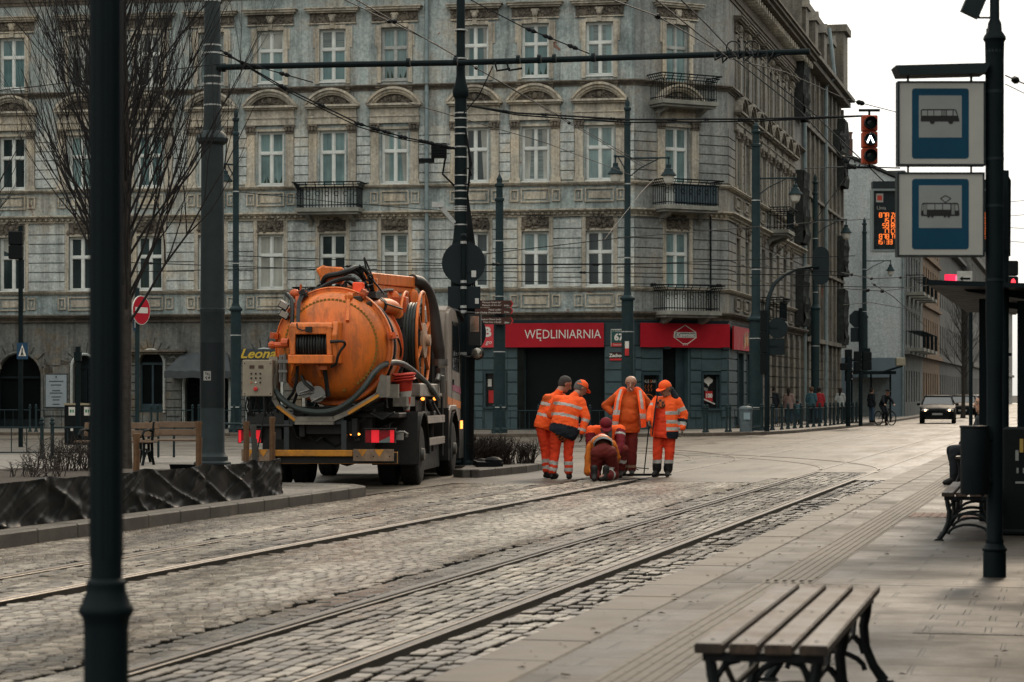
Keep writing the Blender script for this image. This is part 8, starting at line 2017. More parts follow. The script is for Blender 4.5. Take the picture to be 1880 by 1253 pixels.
def cap(frame, root, mat, sc=1.0, name='cap', down=.1):
    hd, f, up, s = frame; up2 = (up-f*down).normalized(); f2 = (f+up*down).normalized()
    S = [(hd+up*.045*sc-f*.012*sc, hd+up*.05*sc+f*.012*sc, .106*sc, .100*sc, s, .92), (hd+up*.02*sc-f*.02*sc, hd+up*.04*sc-f*.01*sc, .104*sc, .104*sc)]
    o = melt(S, name, [mat], root, .014*sc, 2)
    # keep only the part above the brim line
    me = o.data; bm = bmesh.new(); bm.from_mesh(me); c = hd+up*.028*sc
    bmesh.ops.bisect_plane(bm, geom=bm.verts[:]+bm.edges[:]+bm.faces[:], plane_co=c, plane_no=up2, clear_inner=True); bm.to_mesh(me); bm.free()
    v = MB(); n = 12
    pts = []
    for i in range(n+1):
        a = math.pi*i/n; pts.append(c+s*.086*sc*math.cos(a)+f2*(.075+.105*math.sin(a)**.7)*sc-up2*(.02*math.sin(a))*sc)
    bot = [p-up2*.012*sc for p in pts]
    v.add([tuple(p) for p in pts]+[tuple(p) for p in bot], [tuple(range(n+1)), tuple(range(n+1, 2*n+2))[::-1]]+[(i, i+1, n+2+i, n+1+i) for i in range(n)])
    v.build('visor', mat, o, smooth=30)
    return o
def hairdo(frame, root, mat, sc=1.0, long=False, back=.03):
    hd, f, up, s = frame
    S = [(hd+up*.035*sc-f*.025*sc, hd+up*.04*sc-f*.005*sc, .100*sc, .096*sc, s, .95), (hd-f*.04*sc-up*.02*sc, hd-f*.04*sc+up*.02*sc, .078*sc, .085*sc)]
    if long: S += [(hd-f*.06*sc, hd-f*.085*sc-up*.24*sc, .075*sc, .045*sc)]
    return melt(S, 'hair', [mat], root, .016*sc, 2, .004, 30)
def boot(segs, an, to, r=.052):
    an, to = Vector(an), Vector(to); d = to-an; kneel = False; h = an+(an-to)*.25
    if an.z > .2: segs += [(an+(an-to)*.3, an, .060, .056), (an, to, .052, .045)]; return
    h.z = .042; t2 = Vector((to.x, to.y, .04)); segs += [(an+Vector((0, 0, .12)), an, .062, .058), (an-Vector((0, 0, .01)), t2, .054, .044), (h, t2, .042, .042)]
def slab(p, q, t0, t1, R_=.3):
    p, q = Vector(p), Vector(q); d = q-p; L = d.length; d.normalize()
    def f(c):
        w = c-p; t = w.dot(d)
        return t0 <= t <= t1 and (w-d*t).length < R_
    return f
def person(name_label, cat_loc, rz, J, top, legs, skin=m_skin, boots=m_boot, hat=None, hair=None, sc=1.0, voxel=.016, top_slots=None, leg_slots=None, hands=None, bulk=1.0, hem=0.0, longhair=False, fine=True, group=None, wrinkle=.009, legbulk=1.0, extra_top=(), curl=.6, face=True, belly=0.0):
    root = thing('person', name_label, 'person', cat_loc, rz, group)
    V = {k: Vector(v) for k, v in J.items()}
    up, f = V.get('up', Vector((0, 0, 1))), V.get('f', Vector((0, -1, 0)))
    hsc = sc*1.1; S, fr = head_segs(V['hd'], f, up, V['nk'], hsc)
    lat = (V['shR']-V['shL']).normalized(); mid = (V['shL']+V['shR'])/2
    for q in 'LR': V['sh'+q] = mid+(V['sh'+q]-mid)*.84-(V['nk']-V['ch']).normalized()*.02
    b = bulk
    S += [(V['pv'], V['ch'], .125*sc, .15*sc, lat, .62), (V['ch'], mid, .14*sc, .09*sc, lat, .6), (V['nk'], mid, .06*sc, .07*sc)]
    for k in 'LR':
        S += [(mid, V['sh'+k], .07*sc, .055*sc), (V['sh'+k], V['el'+k], .05*sc, .042*sc), (V['el'+k], V['ha'+k], .04*sc, .028*sc), (V['pv'], V['hp'+k], .1*sc, .09*sc), (V['hp'+k], V['kn'+k], .075*sc, .055*sc), (V['kn'+k], V['an'+k], .055*sc, .04*sc), (V['an'+k], V['to'+k], .04*sc, .032*sc)]
    hs = hands if hands else {}
    for k in 'LR':
        d = V['ha'+k]-V['el'+k]; pn = hs.get('pn'+k, (0, -1, 0))
        if not hs.get('glove'+k): hand(S, V['ha'+k], hs.get('d'+k, d), pn, curl, sc)
    melt(S, 'body', [skin], root, .0125 if fine else .02, 2)
    if face and fine: face_bits(fr, root, hsc)
    # upper clothing
    T = [(V['pv']+Vector((0, 0, .02-hem)), V['ch'], (.185+hem*.45)*b*sc, .185*b*sc, lat, .78), (V['ch'], mid-(V['nk']-V['ch']).normalized()*.03, .18*b*sc, .12*b*sc, lat, .68), (mid, V['nk'], .085*sc, .066*sc)]
    if belly: T.append((V['pv']*.55+V['ch']*.45+f*.05, V['pv']*.4+V['ch']*.6+f*.06, belly, belly*.95, lat, .85))
    for k in 'LR': T += [(mid-(V['nk']-V['ch']).normalized()*.04, V['sh'+k], .10*b*sc, .078*b*sc), (V['sh'+k], V['el'+k], .082*b*sc, .068*b*sc), (V['el'+k], V['el'+k].lerp(V['ha'+k], .93), .066*b*sc, .052*b*sc)]
    T += list(extra_top)
    mats, rules = top
    cl = (lambda c: next((i for r_, i in rules if r_(c)), 0)) if rules else None
    jk = melt(T, 'jacket', mats, root, voxel, 3, wrinkle, 8, cl, sum(map(ord, name_label)) % 17)
    ax = V.get('cut', V['ch']-V['pv']).normalized(); bm = bmesh.new(); bm.from_mesh(jk.data)
    low = V['pv']-ax*(.05+hem*.9)
    bmesh.ops.bisect_plane(bm, geom=bm.verts[:]+bm.edges[:]+bm.faces[:], plane_co=low, plane_no=ax, clear_inner=False)
    kill = [v for v in bm.verts if (v.co-low).dot(ax) < -1e-4 and (v.co-low-ax*(v.co-low).dot(ax)).length < .34 and (v.co-V['pv']).length < .5 and min((v.co-V['ha'+q]).length for q in 'LR') > .13 and min((v.co-V['el'+q].lerp(V['ha'+q], .5)).length for q in 'LR') > .13]
    bmesh.ops.delete(bm, geom=kill, context='VERTS'); bm.to_mesh(jk.data); bm.free()
    Lg = []
    lb = legbulk
    for k in 'LR': Lg += [(V['pv'], V['hp'+k], .11*lb*sc, .102*lb*sc), (V['hp'+k], V['kn'+k], .098*lb*sc, .076*lb*sc), (V['kn'+k], V['kn'+k].lerp(V['an'+k], .9), .075*lb*sc, .070*lb*sc)]
    mats, rules = legs
    cl2 = (lambda c: next((i for r_, i in rules if r_(c)), 0)) if rules else None
    melt(Lg, 'trousers', mats, root, voxel, 3, wrinkle, 7, cl2, sum(map(ord, name_label)) % 13)
    for k in 'LR':
        B = []; boot(B, V['an'+k], V['to'+k]); melt(B, 'boot', [boots], root, voxel, 2)
        if hs.get('glove'+k):
            Gs = [(V['el'+k].lerp(V['ha'+k], .9), V['ha'+k], .045, .04)]; hand(Gs, V['ha'+k], hs.get('d'+k, V['ha'+k]-V['el'+k]), hs.get('pn'+k, (0, -1, 0)), curl, 1.12); melt(Gs, 'glove', [hs['glove'+k]], root, .011, 2)
    if hair: hairdo(fr, root, hair, hsc, longhair)
    if hat: cap(fr, root, hat, hsc)
    return root, fr

# workers: joints laid out over the photograph's figures at true size
def frame_at(u0, vf):
    Y = EYE*FOC/(vf-HV); k = Y/FOC
    return (lambda u, v, dy=0.0: Vector(((u-u0)*k, dy, (vf-v)*k))), ((u0-CX)*k, Y, 0)
# second from left, seen from behind, bending to the right
j, loc = frame_at(1030, 880)
J = dict(hd=j(1067, 713, .26), f=(.75, .35, -.65), up=(.45, .25, .8), nk=j(1059, 724, .18), shL=j(1022, 733, .10), shR=j(1071, 738, .12), elL=j(1012, 762, .18), elR=j(1076, 768, .06), haL=j(1030, 775, .34), haR=j(1068, 795, .02), ch=j(1042, 748, .06), pv=j(1034, 786, 0), hpL=j(1022, 792), hpR=j(1046, 792), knL=j(1019, 832, .03), knR=j(1043, 832, .03), anL=j(1014, 868, 0), anR=j(1044, 868, .02), toL=j(1021, 876, .14), toR=j(1047, 876, .14), cut=Vector((.42, 0, .9)))
ax = (J['pv'], J['ch']+(J['ch']-J['pv'])*.3); jl = (J['ch']-J['pv']).length
ST_ = [(slab(J['pv'], J['ch'], jl*.48, jl*.62, .26), 1), (slab(J['pv'], J['ch'], jl*.98, jl*1.12, .26), 1), (slab(J['elR'], J['haR'], .02, .075, .12), 1), (slab(J['elR'], J['haR'], .20, .245, .12), 1), (slab(J['pv'], J['ch'], -.5, jl*.10, .3), 2)]
trs = lambda J: [(slab(J['kn'+k], J['an'+k], L0, L1, .16), 1) for k in 'LR' for L0, L1 in ((.15, .215), (.265, .325))]
w2, fr2 = person('worker with orange cap seen from behind, bending right, dark jacket hem', loc, 0, J, ([m_hv, m_refl, m_navy], ST_), ([m_hv2, m_refl], trs(J)), m_skin2, hat=m_hv, hair=m_hair, hands={'gloveR': m_gloved, 'dR': (0, 0, -1), 'pnR': (-1, 0, 0)}, bulk=1.14, hem=.1, legbulk=1.1)
m = [((J['pv']+Vector((-.06, 0, -.03))), (J['pv']+Vector((.03, 0, -.10))), .19, .18, (1, 0, 0), .74)]; melt(m, 'plaid_shirt_tail', [plaid()], w2, .014, 2)
# far left, behind him
j, loc = frame_at(1008, 878)
J = dict(hd=j(1038, 705, .12), f=(.8, .2, -.55), up=(.42, .1, .85), nk=j(1027, 719, .06), shL=j(1003, 731, -.04), shR=j(1036, 729, .16), elL=j(1001, 760, -.02), elR=j(1046, 756, .3), haL=j(1020, 776, .16), haR=j(1058, 778, .4), ch=j(1012, 742, .04), pv=j(1001, 780, .0), hpL=j(994, 786, -.04), hpR=j(1006, 786, .06), knL=j(1001, 828, -.02), knR=j(1010, 828, .1), anL=j(1003, 866, -.03), anR=j(1012, 866, .12), toL=j(1012, 875, -.06), toR=j(1022, 873, .12))
jl = (J['ch']-J['pv']).length
ST_ = [(slab(J['pv'], J['ch'], jl*.30, jl*.44, .3), 1), (slab(J['pv'], J['ch'], jl*.82, jl*.96, .3), 1), (slab(J['shL'], J['elL'], -.05, .16, .10), 2)]
person('bare headed worker with grey hair at the far left of the group, leaning right', loc, 0, J, ([m_hv, m_refl, m_fle], ST_), ([m_hv2, m_refl], trs(J)), m_skin2, hair=M('dark_grey_hair', (.05, .046, .043), .8), bulk=1.05, hem=.05, legbulk=1.02)
# bald man, hands on hips
j, loc = frame_at(1154, 874)
J = dict(hd=j(1158, 703, -.06), f=(-.12, -.85, -.5), up=(0, -.30, .95), nk=j(1157, 719, -.01), shL=j(1127, 729, .02), shR=j(1184, 729, .02), elL=j(1112, 745, .10), elR=j(1197, 749, .10), haL=j(1123, 758, -.02), haR=j(1184, 766, -.02), ch=j(1154, 744, 0), pv=j(1153, 784, 0), hpL=j(1143, 790, .02), hpR=j(1161, 790, -.02), knL=j(1146, 832, .05), knR=j(1161, 832, -.06), anL=j(1146, 864, .08), anR=j(1160, 864, -.05), toL=j(1144, 871, -.04), toR=j(1159, 872, -.2))
w5, fr5 = person('bald worker with cigarette and hands on hips in dark orange fleece and open vest', loc, 0, J, ([m_fle], []), ([m_mar, M('mud_beige', (.22, .15, .10), .8)], [(slab(J['kn'+k], J['an'+k], .22, .27, .16), 1) for k in 'LR']), m_skin, bulk=1.06, belly=.195, hem=.06, legbulk=1.08, hands={'dL': (.3, -.3, -.8), 'dR': (-.3, -.3, -.8), 'pnL': (.8, 0, 0), 'pnR': (-.8, 0, 0)}, wrinkle=.008)
m = MB(); hd, f, up, s = fr5; c = hd-up*.064+f*.10; m.tube([c+s*.01, c+f*.05-up*.035-s*.03], .006, 6); m.build('cigarette', M('cigarette_white', (.6, .58, .52), .6), w5)
def panel(pts, name, mats, root, th=.012, rules=None, nx=8, nz=18, bulge=.02):
    """soft hanging cloth panel: pts = left edge and right edge as two lists top to bottom"""
    L, Rr_ = pts; m = MB(); g = []
    for i in range(nz+1):
        t = i/nz
        def at(P_):
            k = t*(len(P_)-1); a = min(len(P_)-2, int(k)); return Vector(P_[a]).lerp(Vector(P_[a+1]), k-a)
        a, b = at(L), at(Rr_); row = []
        for q in range(nx+1):
            f_ = q/nx; p = a.lerp(b, f_); n_ = bulge*math.sin(math.pi*f_)+.008*noise.noise(Vector((f_*4, t*6, len(name)))); p = p+Vector((0, -n_, 0)); row.append(p)
        g.append(row)
    k = nx+1
    vs = [p for r_ in g for p in r_]; n0 = len(vs); vs = vs+[p+Vector((0, th, 0)) for p in vs]
    for i in range(nz):
        for q in range(nx):
            c = (g[i][q]+g[i+1][q+1])/2; mi = 0
            if rules:
                for r_, ix in rules:
                    if r_((q+.5)/nx, (i+.5)/nz): mi = ix; break
            m.add([g[i][q], g[i][q+1], g[i+1][q+1], g[i+1][q]], [(0, 1, 2, 3)], mi); m.add([p+Vector((0, th, 0)) for p in (g[i][q], g[i+1][q], g[i+1][q+1], g[i][q+1])], [(0, 1, 2, 3)], mi)
    return m.build(name, mats, root, smooth=60)
yv = -.225
panel(([j(1134, 716, -.10), j(1128, 735, -.17), j(1124, 765, yv+.02), j(1122, 792, yv+.06)], [j(1146, 714, -.10), j(1140, 735, -.2), j(1136, 765, yv), j(1131, 795, yv+.03)]), 'vest_front', [m_vest, m_refl], w5, rules=[(lambda x, z: .28 < x < .62 and z < .55, 1), (lambda x, z: .52 < z < .62 or .78 < z < .88, 1)], nz=30, nx=14)
panel(([j(1169, 716, -.10), j(1170, 735, -.2), j(1174, 765, yv), j(1176, 786, yv+.03)], [j(1180, 718, -.10), j(1184, 740, -.14), j(1185, 765, -.14), j(1186, 784, -.13)]), 'vest_front', [m_vest, m_refl], w5, rules=[(lambda x, z: .3 < x < .68 and z < .5, 1), (lambda x, z: .60 < z < .74, 1)], nz=30, nx=14)
ve = [(j(1143, 719, .03), j(1132, 731, .04), .085, .09), (j(1170, 719, .03), j(1180, 731, .04), .085, .09), (j(1155, 735, .10), j(1154, 780, .12), .19, .19, (1, 0, 0), .5)]
melt(ve, 'vest_back', [m_vest], w5, .018, 3, .006)
# right hand worker with cap and stick
j, loc = frame_at(1218, 876)
J = dict(hd=j(1221, 714, -.06), f=(-.62, -.62, -.5), up=(-.25, -.25, .93), nk=j(1226, 727, 0), shL=j(1203, 735, -.02), shR=j(1246, 736, .02), elL=j(1195, 754, -.10), elR=j(1256, 762, .03), haL=j(1191, 772, -.22), haR=j(1252, 788, -.05), ch=j(1224, 748, 0), pv=j(1220, 790, 0), hpL=j(1210, 795), hpR=j(1230, 795), knL=j(1207, 832, -.03), knR=j(1229, 832, -.03), anL=j(1206, 864, 0), anR=j(1226, 866, 0), toL=j(1199, 871, -.12), toR=j(1224, 874, -.14))
jl = (J['ch']-J['pv']).length
sh = [(slab(J['shR'], J['elR'], .13, .20, .14), 1), (slab(J['elR'], J['haR'], .15, .21, .12), 1), (slab(J['elR'], J['haR'], .09, .15, .12), 2), (slab(J['shL'], J['elL'], .10, .15, .12), 1)]
front = lambda c: c.y < -.02 and j(1200, 0).x < c.x < j(1222, 0).x-.05*(c.z-.9) and c.z < j(0, 735).z
ST_ = sh+[(lambda c: front(c), 3), (lambda c: c.z < j(0, 793).z and c.x > j(1222, 0).x, 2), (lambda c: c.x > j(1222, 0).x-.02 and (j(0, 791).z < c.z < j(0, 785).z or j(0, 778).z < c.z < j(0, 771).z or j(0, 762).z < c.z < j(0, 755).z) and c.x < j(1248, 0).x, 1)]
w6, fr6 = person('worker with orange cap and open hi-vis jacket holding a stick at the right', loc, 0, J, ([m_hv, m_refl, m_navy, m_hv2], ST_), ([m_hv2, m_refl, m_boot], [(slab(J['kn'+k], J['an'+k], .12, .18, .16), 1) for k in 'LR']+[(slab(J['kn'+k], J['an'+k], .18, .4, .16), 2) for k in 'LR']), m_skin2, hat=m_hv, hair=m_hair, hands={'gloveR': m_glove, 'gloveL': m_glove, 'dR': (0, 0, -1), 'pnR': (-1, 0, 0), 'pnL': (1, 0, 0)}, bulk=1.12, hem=.10, legbulk=1.12, belly=.18, curl=.9)
panel(([j(1201, 727, -.17), j(1196, 750, -.22), j(1193, 775, -.24), j(1192, 797, -.2)], [j(1207, 727, -.17), j(1203, 750, -.25), j(1200, 775, -.28), j(1197, 800, -.25)]), 'jacket_flap', [m_hv, m_navy], w6, rules=[(lambda x, z: x > .6, 1)], nx=10)
melt([(j(1212, 738, -.13), j(1214, 746, -.15), .075, .07, (1, 0, 0), .6)], 'plaid_shirt', [plaid()], w6, .012, 2)
melt([(j(1233, 716, .02), j(1240, 732, .0), .05, .07), (j(1226, 728, .08), j(1238, 732, .06), .07, .07)], 'collar', [m_navy], w6, .014, 2)
st_ = MB(); a, b = j(1191, 774, -.26), j(1180, 872, -.35); st_.tube([a+(a-b)*.06, b], .011, 7); o = st_.build('long_stick', m_black); o.location = loc; tag(o, 'thin dark metal rod held upright by the worker at the right', 'rod')
# kneeling worker, back turned
j, loc = frame_at(1104, 883)
J = dict(hd=j(1107, 812, .62), f=(0, .55, -.8), up=(0, .8, .55), nk=j(1106, 808, .52), shL=j(1086, 818, .40), shR=j(1128, 818, .40), elL=j(1082, 842, .55), elR=j(1134, 842, .5), haL=j(1090, 868, .66), haR=j(1126, 870, .64), ch=j(1106, 815, .26), pv=j(1108, 828, 0), hpL=j(1097, 832, .0), hpR=j(1120, 832, .0), knL=j(1094, 872, .16), knR=j(1128, 872, .2), anL=j(1090, 872, -.30), anR=j(1112, 873, -.16), toL=j(1089, 880, -.42), toR=j(1101, 876, -.24))
yo = [(lambda c: -.1 < c.y < .09 and c.z > j(0, 836).z, 2), (lambda c: .20 < c.y < .30 and c.z > j(0, 812).z, 1)]
w3, fr3 = person('worker kneeling on the road with his back turned, amber jacket, maroon trousers', loc, 0, J, ([m_amb, m_refl, m_grey], yo), ([m_mar, m_refl], [(slab(J['knR'], J['anR'], .16, .22, .14), 1)]), m_skin2, hair=m_mar2, bulk=1.08, legbulk=1.22, face=False, hem=-.09)
melt([(j(1083, 822, .3), j(1080, 868, .22), .075, .085, (0, 1, 0), .8), (j(1085, 862, .2), j(1090, 872, .1), .08, .06)], 'jacket_side', [m_amb], w3, .016, 3, .008)
melt([(j(1106, 806, .50), j(1109, 806, .56), .085, .08)], 'hood', [m_hv], w3, .014, 2)
# crouching worker facing the camera
j, loc = frame_at(1112, 878)
J = dict(hd=j(1113, 782, .10), f=(.05, -.75, -.75), up=(0, -.62, .78), nk=j(1113, 782, .24), shL=j(1080, 790, .28), shR=j(1145, 788, .28), elL=j(1084, 824, .16), elR=j(1140, 818, .12), haL=j(1094, 856, .0), haR=j(1126, 846, -.02), ch=j(1114, 800, .34), pv=j(1116, 842, .55), hpL=j(1104, 846, .55), hpR=j(1130, 846, .52), knL=j(1092, 838, .12), knR=j(1146, 826, .10), anL=j(1096, 866, .36), anR=j(1140, 864, .22), toL=j(1092, 874, .28), toR=j(1139, 874, .06))
w4, fr4 = person('crouching worker with maroon cap facing the camera behind the kneeling one', loc, 0, J, ([m_vest, m_mar2, m_grey, m_refl], [(slab(J['shR'], J['elR'], .10, .14, .13), 3), (slab(J['shR'], J['elR'], .04, .6, .13), 1), (slab(J['elR'], J['haR'], 0, .6, .13), 1), (slab(J['shL'], J['elL'], .08, .6, .13), 1), (slab(J['elL'], J['haL'], 0, .6, .13), 1), (lambda c: abs(c.x-j(1114, 0).x) < .10 and c.y < .26, 2)]), ([m_mar, m_refl], [(slab(J['knR'], J['anR'], .18, .24, .15), 1)]), m_skin2, hat=m_mar2, bulk=1.15, legbulk=1.12, hem=-.05)
# open manhole and cable on the road by the workers
mh = MB(); p = G(1150, 880); mh.lathe([(.36, 0), (.38, .012), (.31, .014), (.30, -.03), (.02, -.03)], (0, 0, .002), 30); o = mh.build('manhole', M('manhole_iron', (.02, .02, .02), .5, metal=.3)); o.location = (p.x, p.y, .0); tag(o, 'dark open manhole ring on the road at the feet of the workers', 'manhole')
mh = MB(); p = G(1178, 874); mh.beam((-.35, 0, .02), (.45, .06, .02), .09, .04); mh.tube([(-.5, .05, .02), (-.2, -.06, .03), (.2, .1, .02), (.55, .02, .02)], .014, 6); o = mh.build('steel_bar', m_black); o.location = p; tag(o, 'dark steel bar lying on the road beside the manhole', 'bar')
mh = MB(); p = G(1140, 866); mh.tube([(-.05, 0, .01), (.05, .3, .12), (.2, .5, .25), (.3, .9, .05), (.6, 1.0, .02)], .011, 5); mh.tube([(0, 0, .01), (.2, .2, .1), (.35, .2, .02)], .011, 5); o = mh.build('loose_cable', m_black); o.location = p; tag(o, 'loose dark cable rising from the road behind the crouching worker', 'cable')

# passers-by on the far pavement (simple standing and walking poses, local facing -y before turning)
def stand(h=1.72, step=.0, arm=.0, turn=0):
    k = h/1.75
    return {a: Vector(b)*k for a, b in dict(hd=(0, -.02, 1.62), nk=(0, .0, 1.46), shL=(-.19, 0, 1.40), shR=(.19, 0, 1.40), elL=(-.23, .03-arm*.3, 1.12), elR=(.23, .03+arm*.3, 1.12), haL=(-.22, -.05-arm, .90), haR=(.22, -.05-arm*.6, .90), ch=(0, 0, 1.22), pv=(0, 0, .95), hpL=(-.09, 0, .9), hpR=(.09, 0, .9), knL=(-.10, -step*.6-.03, .49), knR=(.10, step*.4-.03, .49), anL=(-.10, -step, .09), anR=(.10, step, .10), toL=(-.11, -step-.13, .035), toR=(.11, step-.12, .035)).items()}|{'f': Vector((0, -1, 0)), 'up': Vector((0, 0, 1))}
c_ = lambda n, c: cloth(n, c)
def ped(u, vfeet, rz, lab, topc, legc, h=1.72, step=.0, arm=0.0, hair=None, hat=None, long=False, hem=.1, Y=None, z=.12):
    Y = Y or (EYE-z)*FOC/(vfeet-HV); x = (u-CX)*Y/FOC
    return person(lab, (x, Y, z), R(rz), stand(h, step, arm), ([topc], []), ([legc], []), hair=hair or m_haird, hat=hat, sc=h/1.75, voxel=.026, fine=False, bulk=1.05, hem=hem, longhair=long, group='passers-by on the far pavement', wrinkle=.006)
m_jean = c_('blue_jeans', (.05, .085, .125)); m_blk = c_('black_coat', (.011, .014, .018)); m_pink = c_('pale_pink_coat', (.22, .15, .13)); m_wht = c_('pale_shirt', (.36, .38, .37)); m_tealc = c_('teal_jacket', (.04, .10, .12)); m_redc = c_('red_scarf_jacket', (.28, .02, .025))
ped(1420, 779, 170, 'passer-by in black coat and jeans behind the corner railing', m_blk, m_jean, 1.74, .12)
ped(1448, 779, 165, 'woman with long dark hair in a pale pink coat behind the railing', m_pink, m_jean, 1.68, .12, long=True, hem=.2)
ped(1464, 779, 170, 'small child in teal jacket beside the woman in pink coat', m_tealc, m_jean, 1.10, .08, hat=m_tealc)
ped(1490, 778, 160, 'passer-by in dark jacket with teal bag next to the far lamp post', m_tealc, m_blk, 1.72, .12, hair=c_('brown_hair', (.09, .05, .03)))
ped(1504, 778, 175, 'passer-by wearing a red scarf and black hat by the far lamp post', m_redc, m_jean, 1.70, .1, hat=m_blk)
ped(1543, 776, 150, 'passer-by in pale shirt and black trousers raising an arm near the signals', m_wht, m_blk, 1.70, .16, .2, long=True)
ped(1600, 769, 120, 'person waiting inside the far glass bus shelter', m_blk, m_jean, 1.68, Y=117.5)
# cyclist riding towards the camera
Yc = 116.0; xc = (1625-CX)*Yc/FOC
loc = (xc, Yc, .0)
t = thing('bicycle', 'dark bicycle ridden towards the camera before the gable wall', 'bicycle', loc, R(28))
for y, nm in ((-.52, 'front'), (.52, 'rear')):
    m = MB(); m.tube([(0, y+.33*math.cos(2*math.pi*i/28), .34+.33*math.sin(2*math.pi*i/28)) for i in range(28)], .024, 6, closed=True); o = m.build('wheel', m_rub, t)
    m = MB()
    for i in range(10): a = math.pi*2*i/10; m.tube([(0, y, .34), (0, y+.32*math.cos(a), .34+.32*math.sin(a))], .004, 4)
    m.tube([(0, y+.305*math.cos(2*math.pi*i/24), .34+.305*math.sin(2*math.pi*i/24)) for i in range(24)], .012, 5, closed=True); m.build('rim', m_chrome, o)
m = MB(); m.tube([(0, .52, .34), (0, .08, .30), (0, -.36, .82)], .018, 6); m.tube([(0, .08, .3), (0, .22, .85)], .018, 6); m.tube([(0, .2, .76), (0, -.36, .8)], .018, 6); m.tube([(0, .52, .34), (0, .2, .72)], .014, 6); m.tube([(0, -.52, .34), (0, -.36, .82), (0, -.34, 1.0)], .018, 6); m.build('frame', m_black, t)
m = MB(); m.tube([(-.3, -.25, 1.02), (-.2, -.34, 1.04), (.2, -.34, 1.04), (.3, -.25, 1.02)], .015, 6); m.build('handlebar', m_black, t); m = MB(); m.ball((0, .24, .9), (.09, .14, .04), 8); m.build('saddle', m_black, t)
J = {a: Vector(b) for a, b in dict(hd=(0, -.22, 1.60), nk=(0, -.12, 1.46), shL=(-.18, -.08, 1.40), shR=(.18, -.08, 1.40), elL=(-.27, -.2, 1.18), elR=(.27, -.2, 1.18), haL=(-.27, -.3, 1.05), haR=(.27, -.3, 1.05), ch=(0, .05, 1.22), pv=(0, .22, .98), hpL=(-.09, .2, .95), hpR=(.09, .2, .95), knL=(-.12, -.08, .62), knR=(.12, .0, .5), anL=(-.11, .02, .38), anR=(.11, .1, .18), toL=(-.11, -.12, .33), toR=(.11, -.04, .12), f=(0, -1, -.1), up=(0, 0, 1)).items()}
person('cyclist in dark jacket and helmet riding towards the camera', loc, R(28), J, ([m_blk], []), ([m_blk], []), hat=m_blk, voxel=.026, fine=False, wrinkle=.006)
# seated person at the platform, mostly hidden by the bin
j, loc = frame_at(1752, 893); Y = 36.2; loc = ((1752-CX)*Y/FOC, Y, PLAT)
J = {a: Vector(b) for a, b in dict(hd=(.42, .0, 1.22), nk=(.42, 0, 1.06), shL=(.42, -.19, 1.0), shR=(.42, .19, 1.0), elL=(.36, -.24, .74), elR=(.36, .24, .74), haL=(.12, -.12, .60), haR=(.12, .12, .60), ch=(.43, 0, .84), pv=(.45, 0, .56), hpL=(.42, -.09, .54), hpR=(.42, .09, .54), knL=(-.02, -.12, .52), knR=(-.02, .12, .52), anL=(-.02, -.12, .1), anR=(.06, .12, .1), toL=(-.16, -.12, .035), toR=(-.08, .12, .035), f=(-1, -.1, 0), up=(0, 0, 1)).items()}
person('person in dark clothes seated on the platform bench behind the litter bin', loc, 0, J, ([m_blk], []), ([c_('dark_trousers', (.012, .014, .018))], []), hair=m_haird, voxel=.02, fine=True, curl=.5)

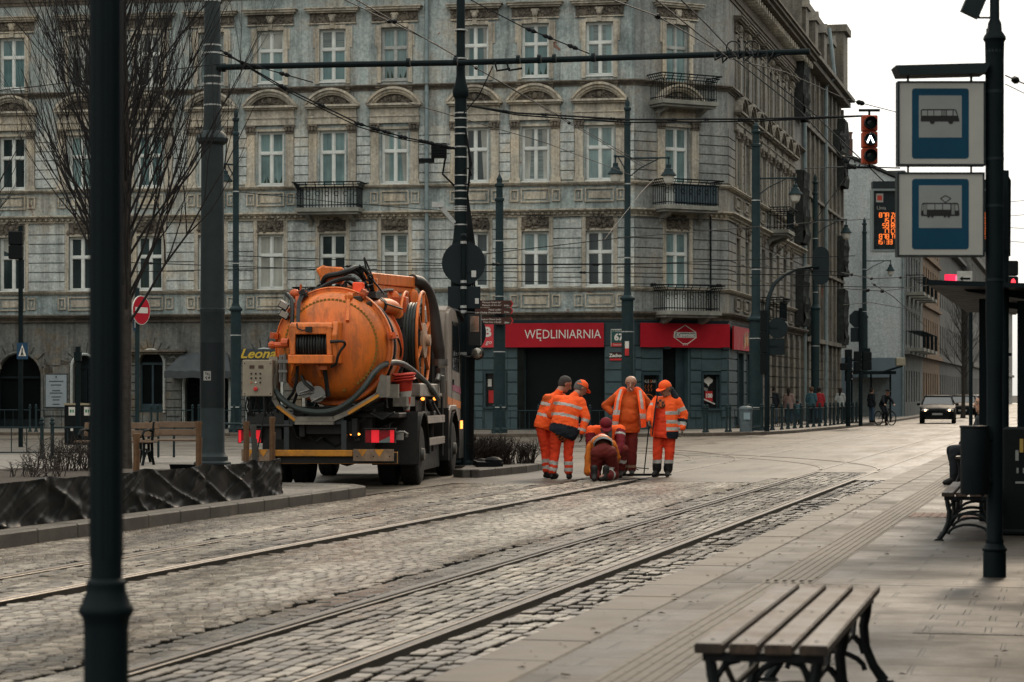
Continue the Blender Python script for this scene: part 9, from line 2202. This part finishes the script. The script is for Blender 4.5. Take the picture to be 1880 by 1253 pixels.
# ------------------------------------------------------------------ cars down the side street
def car(loc, rz, label, paintm, lights=True):
    t = thing('parked_car' if not lights else 'car', label, 'car', loc, rz)
    secs = []                                   # lofted hull: y, half width, sill, belt, (roof) from nose (-y faces viewer)
    prof = [(-2.15, .62, .35, .62), (-2.1, .78, .25, .70), (-1.9, .86, .22, .78), (-1.2, .90, .22, .90), (-.7, .90, .22, .95), (.5, .90, .22, .98), (1.4, .90, .22, .99), (2.0, .86, .25, .95), (2.2, .76, .35, .88)]
    m = MB(); n = 10; vs = []
    for y, w, z0, z1 in prof:
        for i in range(n):
            f = i/(n-1); x = -w+2*w*f; vs.append((x, y, z1+.05*(1-(2*f-1)**2)))
        for i in range(n):
            f = 1-i/(n-1); x = (-w+2*w*f)*.96; vs.append((x, y, z0))
    k = 2*n; fs = [(i*k+a, i*k+(a+1) % k, (i+1)*k+(a+1) % k, (i+1)*k+a) for i in range(len(prof)-1) for a in range(k)]; fs += [tuple(range(k))[::-1], tuple((len(prof)-1)*k+a for a in range(k))]
    m.add(vs, fs); m.build('body', paintm, t, smooth=40, bevel=.02)
    def cabin(ins): 
        g = [(-.85, .80, .92), (-.15, .66, 1.38), (.2, .64, 1.42), (.8, .64, 1.40), (1.55, .72, .98)]
        return [(y, w-ins, z) for y, w, z in g]
    m = MB(); vs = []
    for y, w, z in cabin(0): vs += [(-w, y, z), (-w*.8, y, z+.03), (w*.8, y, z+.03), (w, y, z)]
    for y, w, z in cabin(0): vs += []
    fs = []
    for i in range(1, 3): fs += [(i*4+a, i*4+a+1, (i+1)*4+a+1, (i+1)*4+a) for a in range(3)]
    m.add(vs, fs)
    G_ = cabin(0)
    for sx in (-1, 1):
        m.beam((sx*G_[0][1], G_[0][0], G_[0][2]), (sx*G_[1][1], G_[1][0], G_[1][2]), .06, .05); m.beam((sx*G_[3][1], G_[3][0], G_[3][2]), (sx*G_[4][1], G_[4][0], G_[4][2]), .12, .05); m.beam((sx*.66, .35, 1.4), (sx*.86, .3, .97), .06, .04)
        m.beam((sx*G_[1][1], G_[1][0], G_[1][2]), (sx*G_[3][1], G_[3][0], G_[3][2]), .06, .06)
    m.beam((-.66, -.15, 1.40), (.66, -.15, 1.40), .06, .05); m.build('roof', paintm, t, smooth=40)
    m = MB(); g = cabin(.02)
    m.quad((-g[0][1], g[0][0], g[0][2]), (g[0][1], g[0][0], g[0][2]), (g[1][1], g[1][0], g[1][2]), (-g[1][1], g[1][0], g[1][2])); m.quad((-g[4][1], g[4][0], g[4][2]), (g[4][1], g[4][0], g[4][2]), (g[3][1], g[3][0], g[3][2]), (-g[3][1], g[3][0], g[3][2]))
    for sx in (-1, 1): m.add([(sx*w, y, z) for y, w, z in g], [(0, 1, 2, 3, 4)])
    m.build('windows', M('car_glass', (.03, .04, .045), .08, spec=.6), t, smooth=0)
    for x in (-.80, .80):
        for y in (-1.35, 1.35):
            m = MB(); m.lathe([(.2, -.1), (.30, -.1), (.32, -.07), (.32, .07), (.30, .1), (.2, .1)], (x, y, .32), 20, (1, 0, 0)); o = m.build('wheel', m_rub, t); m = MB(); m.lathe([(.21, -.085), (.05, -.095), (.05, .095), (.21, .085)], (x, y, .32), 14, (1, 0, 0)); m.build('rim', m_chrome, o)
    for sx in (-1, 1):
        m = MB(); m.box((sx*.97, -.72, .98), (.18, .12, .12)); m.build('wing_mirror', paintm, t, smooth=0, bevel=.03)
        m = MB(); m.ball((sx*.62, -2.09, .68), (.20, .08, .075), 10); o = m.build('headlight', M('headlight_glass', (.3, .3, .28), .15), t)
        if lights: m = MB(); m.ball((sx*.60, -2.15, .68), (.07, .03, .05), 8); m.ball((sx*.72, -2.12, .68), (.05, .03, .05), 8); m.build('lit_bulb', M('headlight_lit', (1, .8, .5), .3, emit=(1, .58, .30), es=7), o)
    m = MB()
    for sx in (-1, 1): m.ball((sx*.13, -2.16, .64), (.11, .03, .065), 8)
    m.bx(-.6, .6, -2.17, -2.1, .28, .42); m.build('grille', m_black, t)
    m = MB(); m.bx(-.26, .26, -2.19, -2.17, .44, .54); m.build('number_plate', M('plate_pale', (.3, .3, .29), .5), t, smooth=0)
    return t
m_cbl = M('car_black', (.006, .007, .008), .5, var=.1, spec=.05); m_csil = M('car_silver', (.28, .29, .30), .3, metal=.5, coat=.4); m_cwh = M('car_white', (.45, .46, .46), .35, coat=.3)
Y = 122.5; car(((1735-CX)*Y/FOC, Y+2, .0), R(-11), 'dark car with glowing headlights driving towards the camera', m_cbl)
Y = 150; car(((1780-CX)*Y/FOC, Y+2, .0), R(-12), 'dark parked car right behind the car with headlights', m_cbl, False)
Y = 172; car(((1801-CX)*Y/FOC, Y+2, .0), R(-12), 'pale parked car far down the side street beside the shelter post', m_cwh, False)
Y = 66; car(((1890-CX)*Y/FOC, Y+2, .0), R(-12), 'pale car partly outside the frame at the right', m_csil, False) if False else None
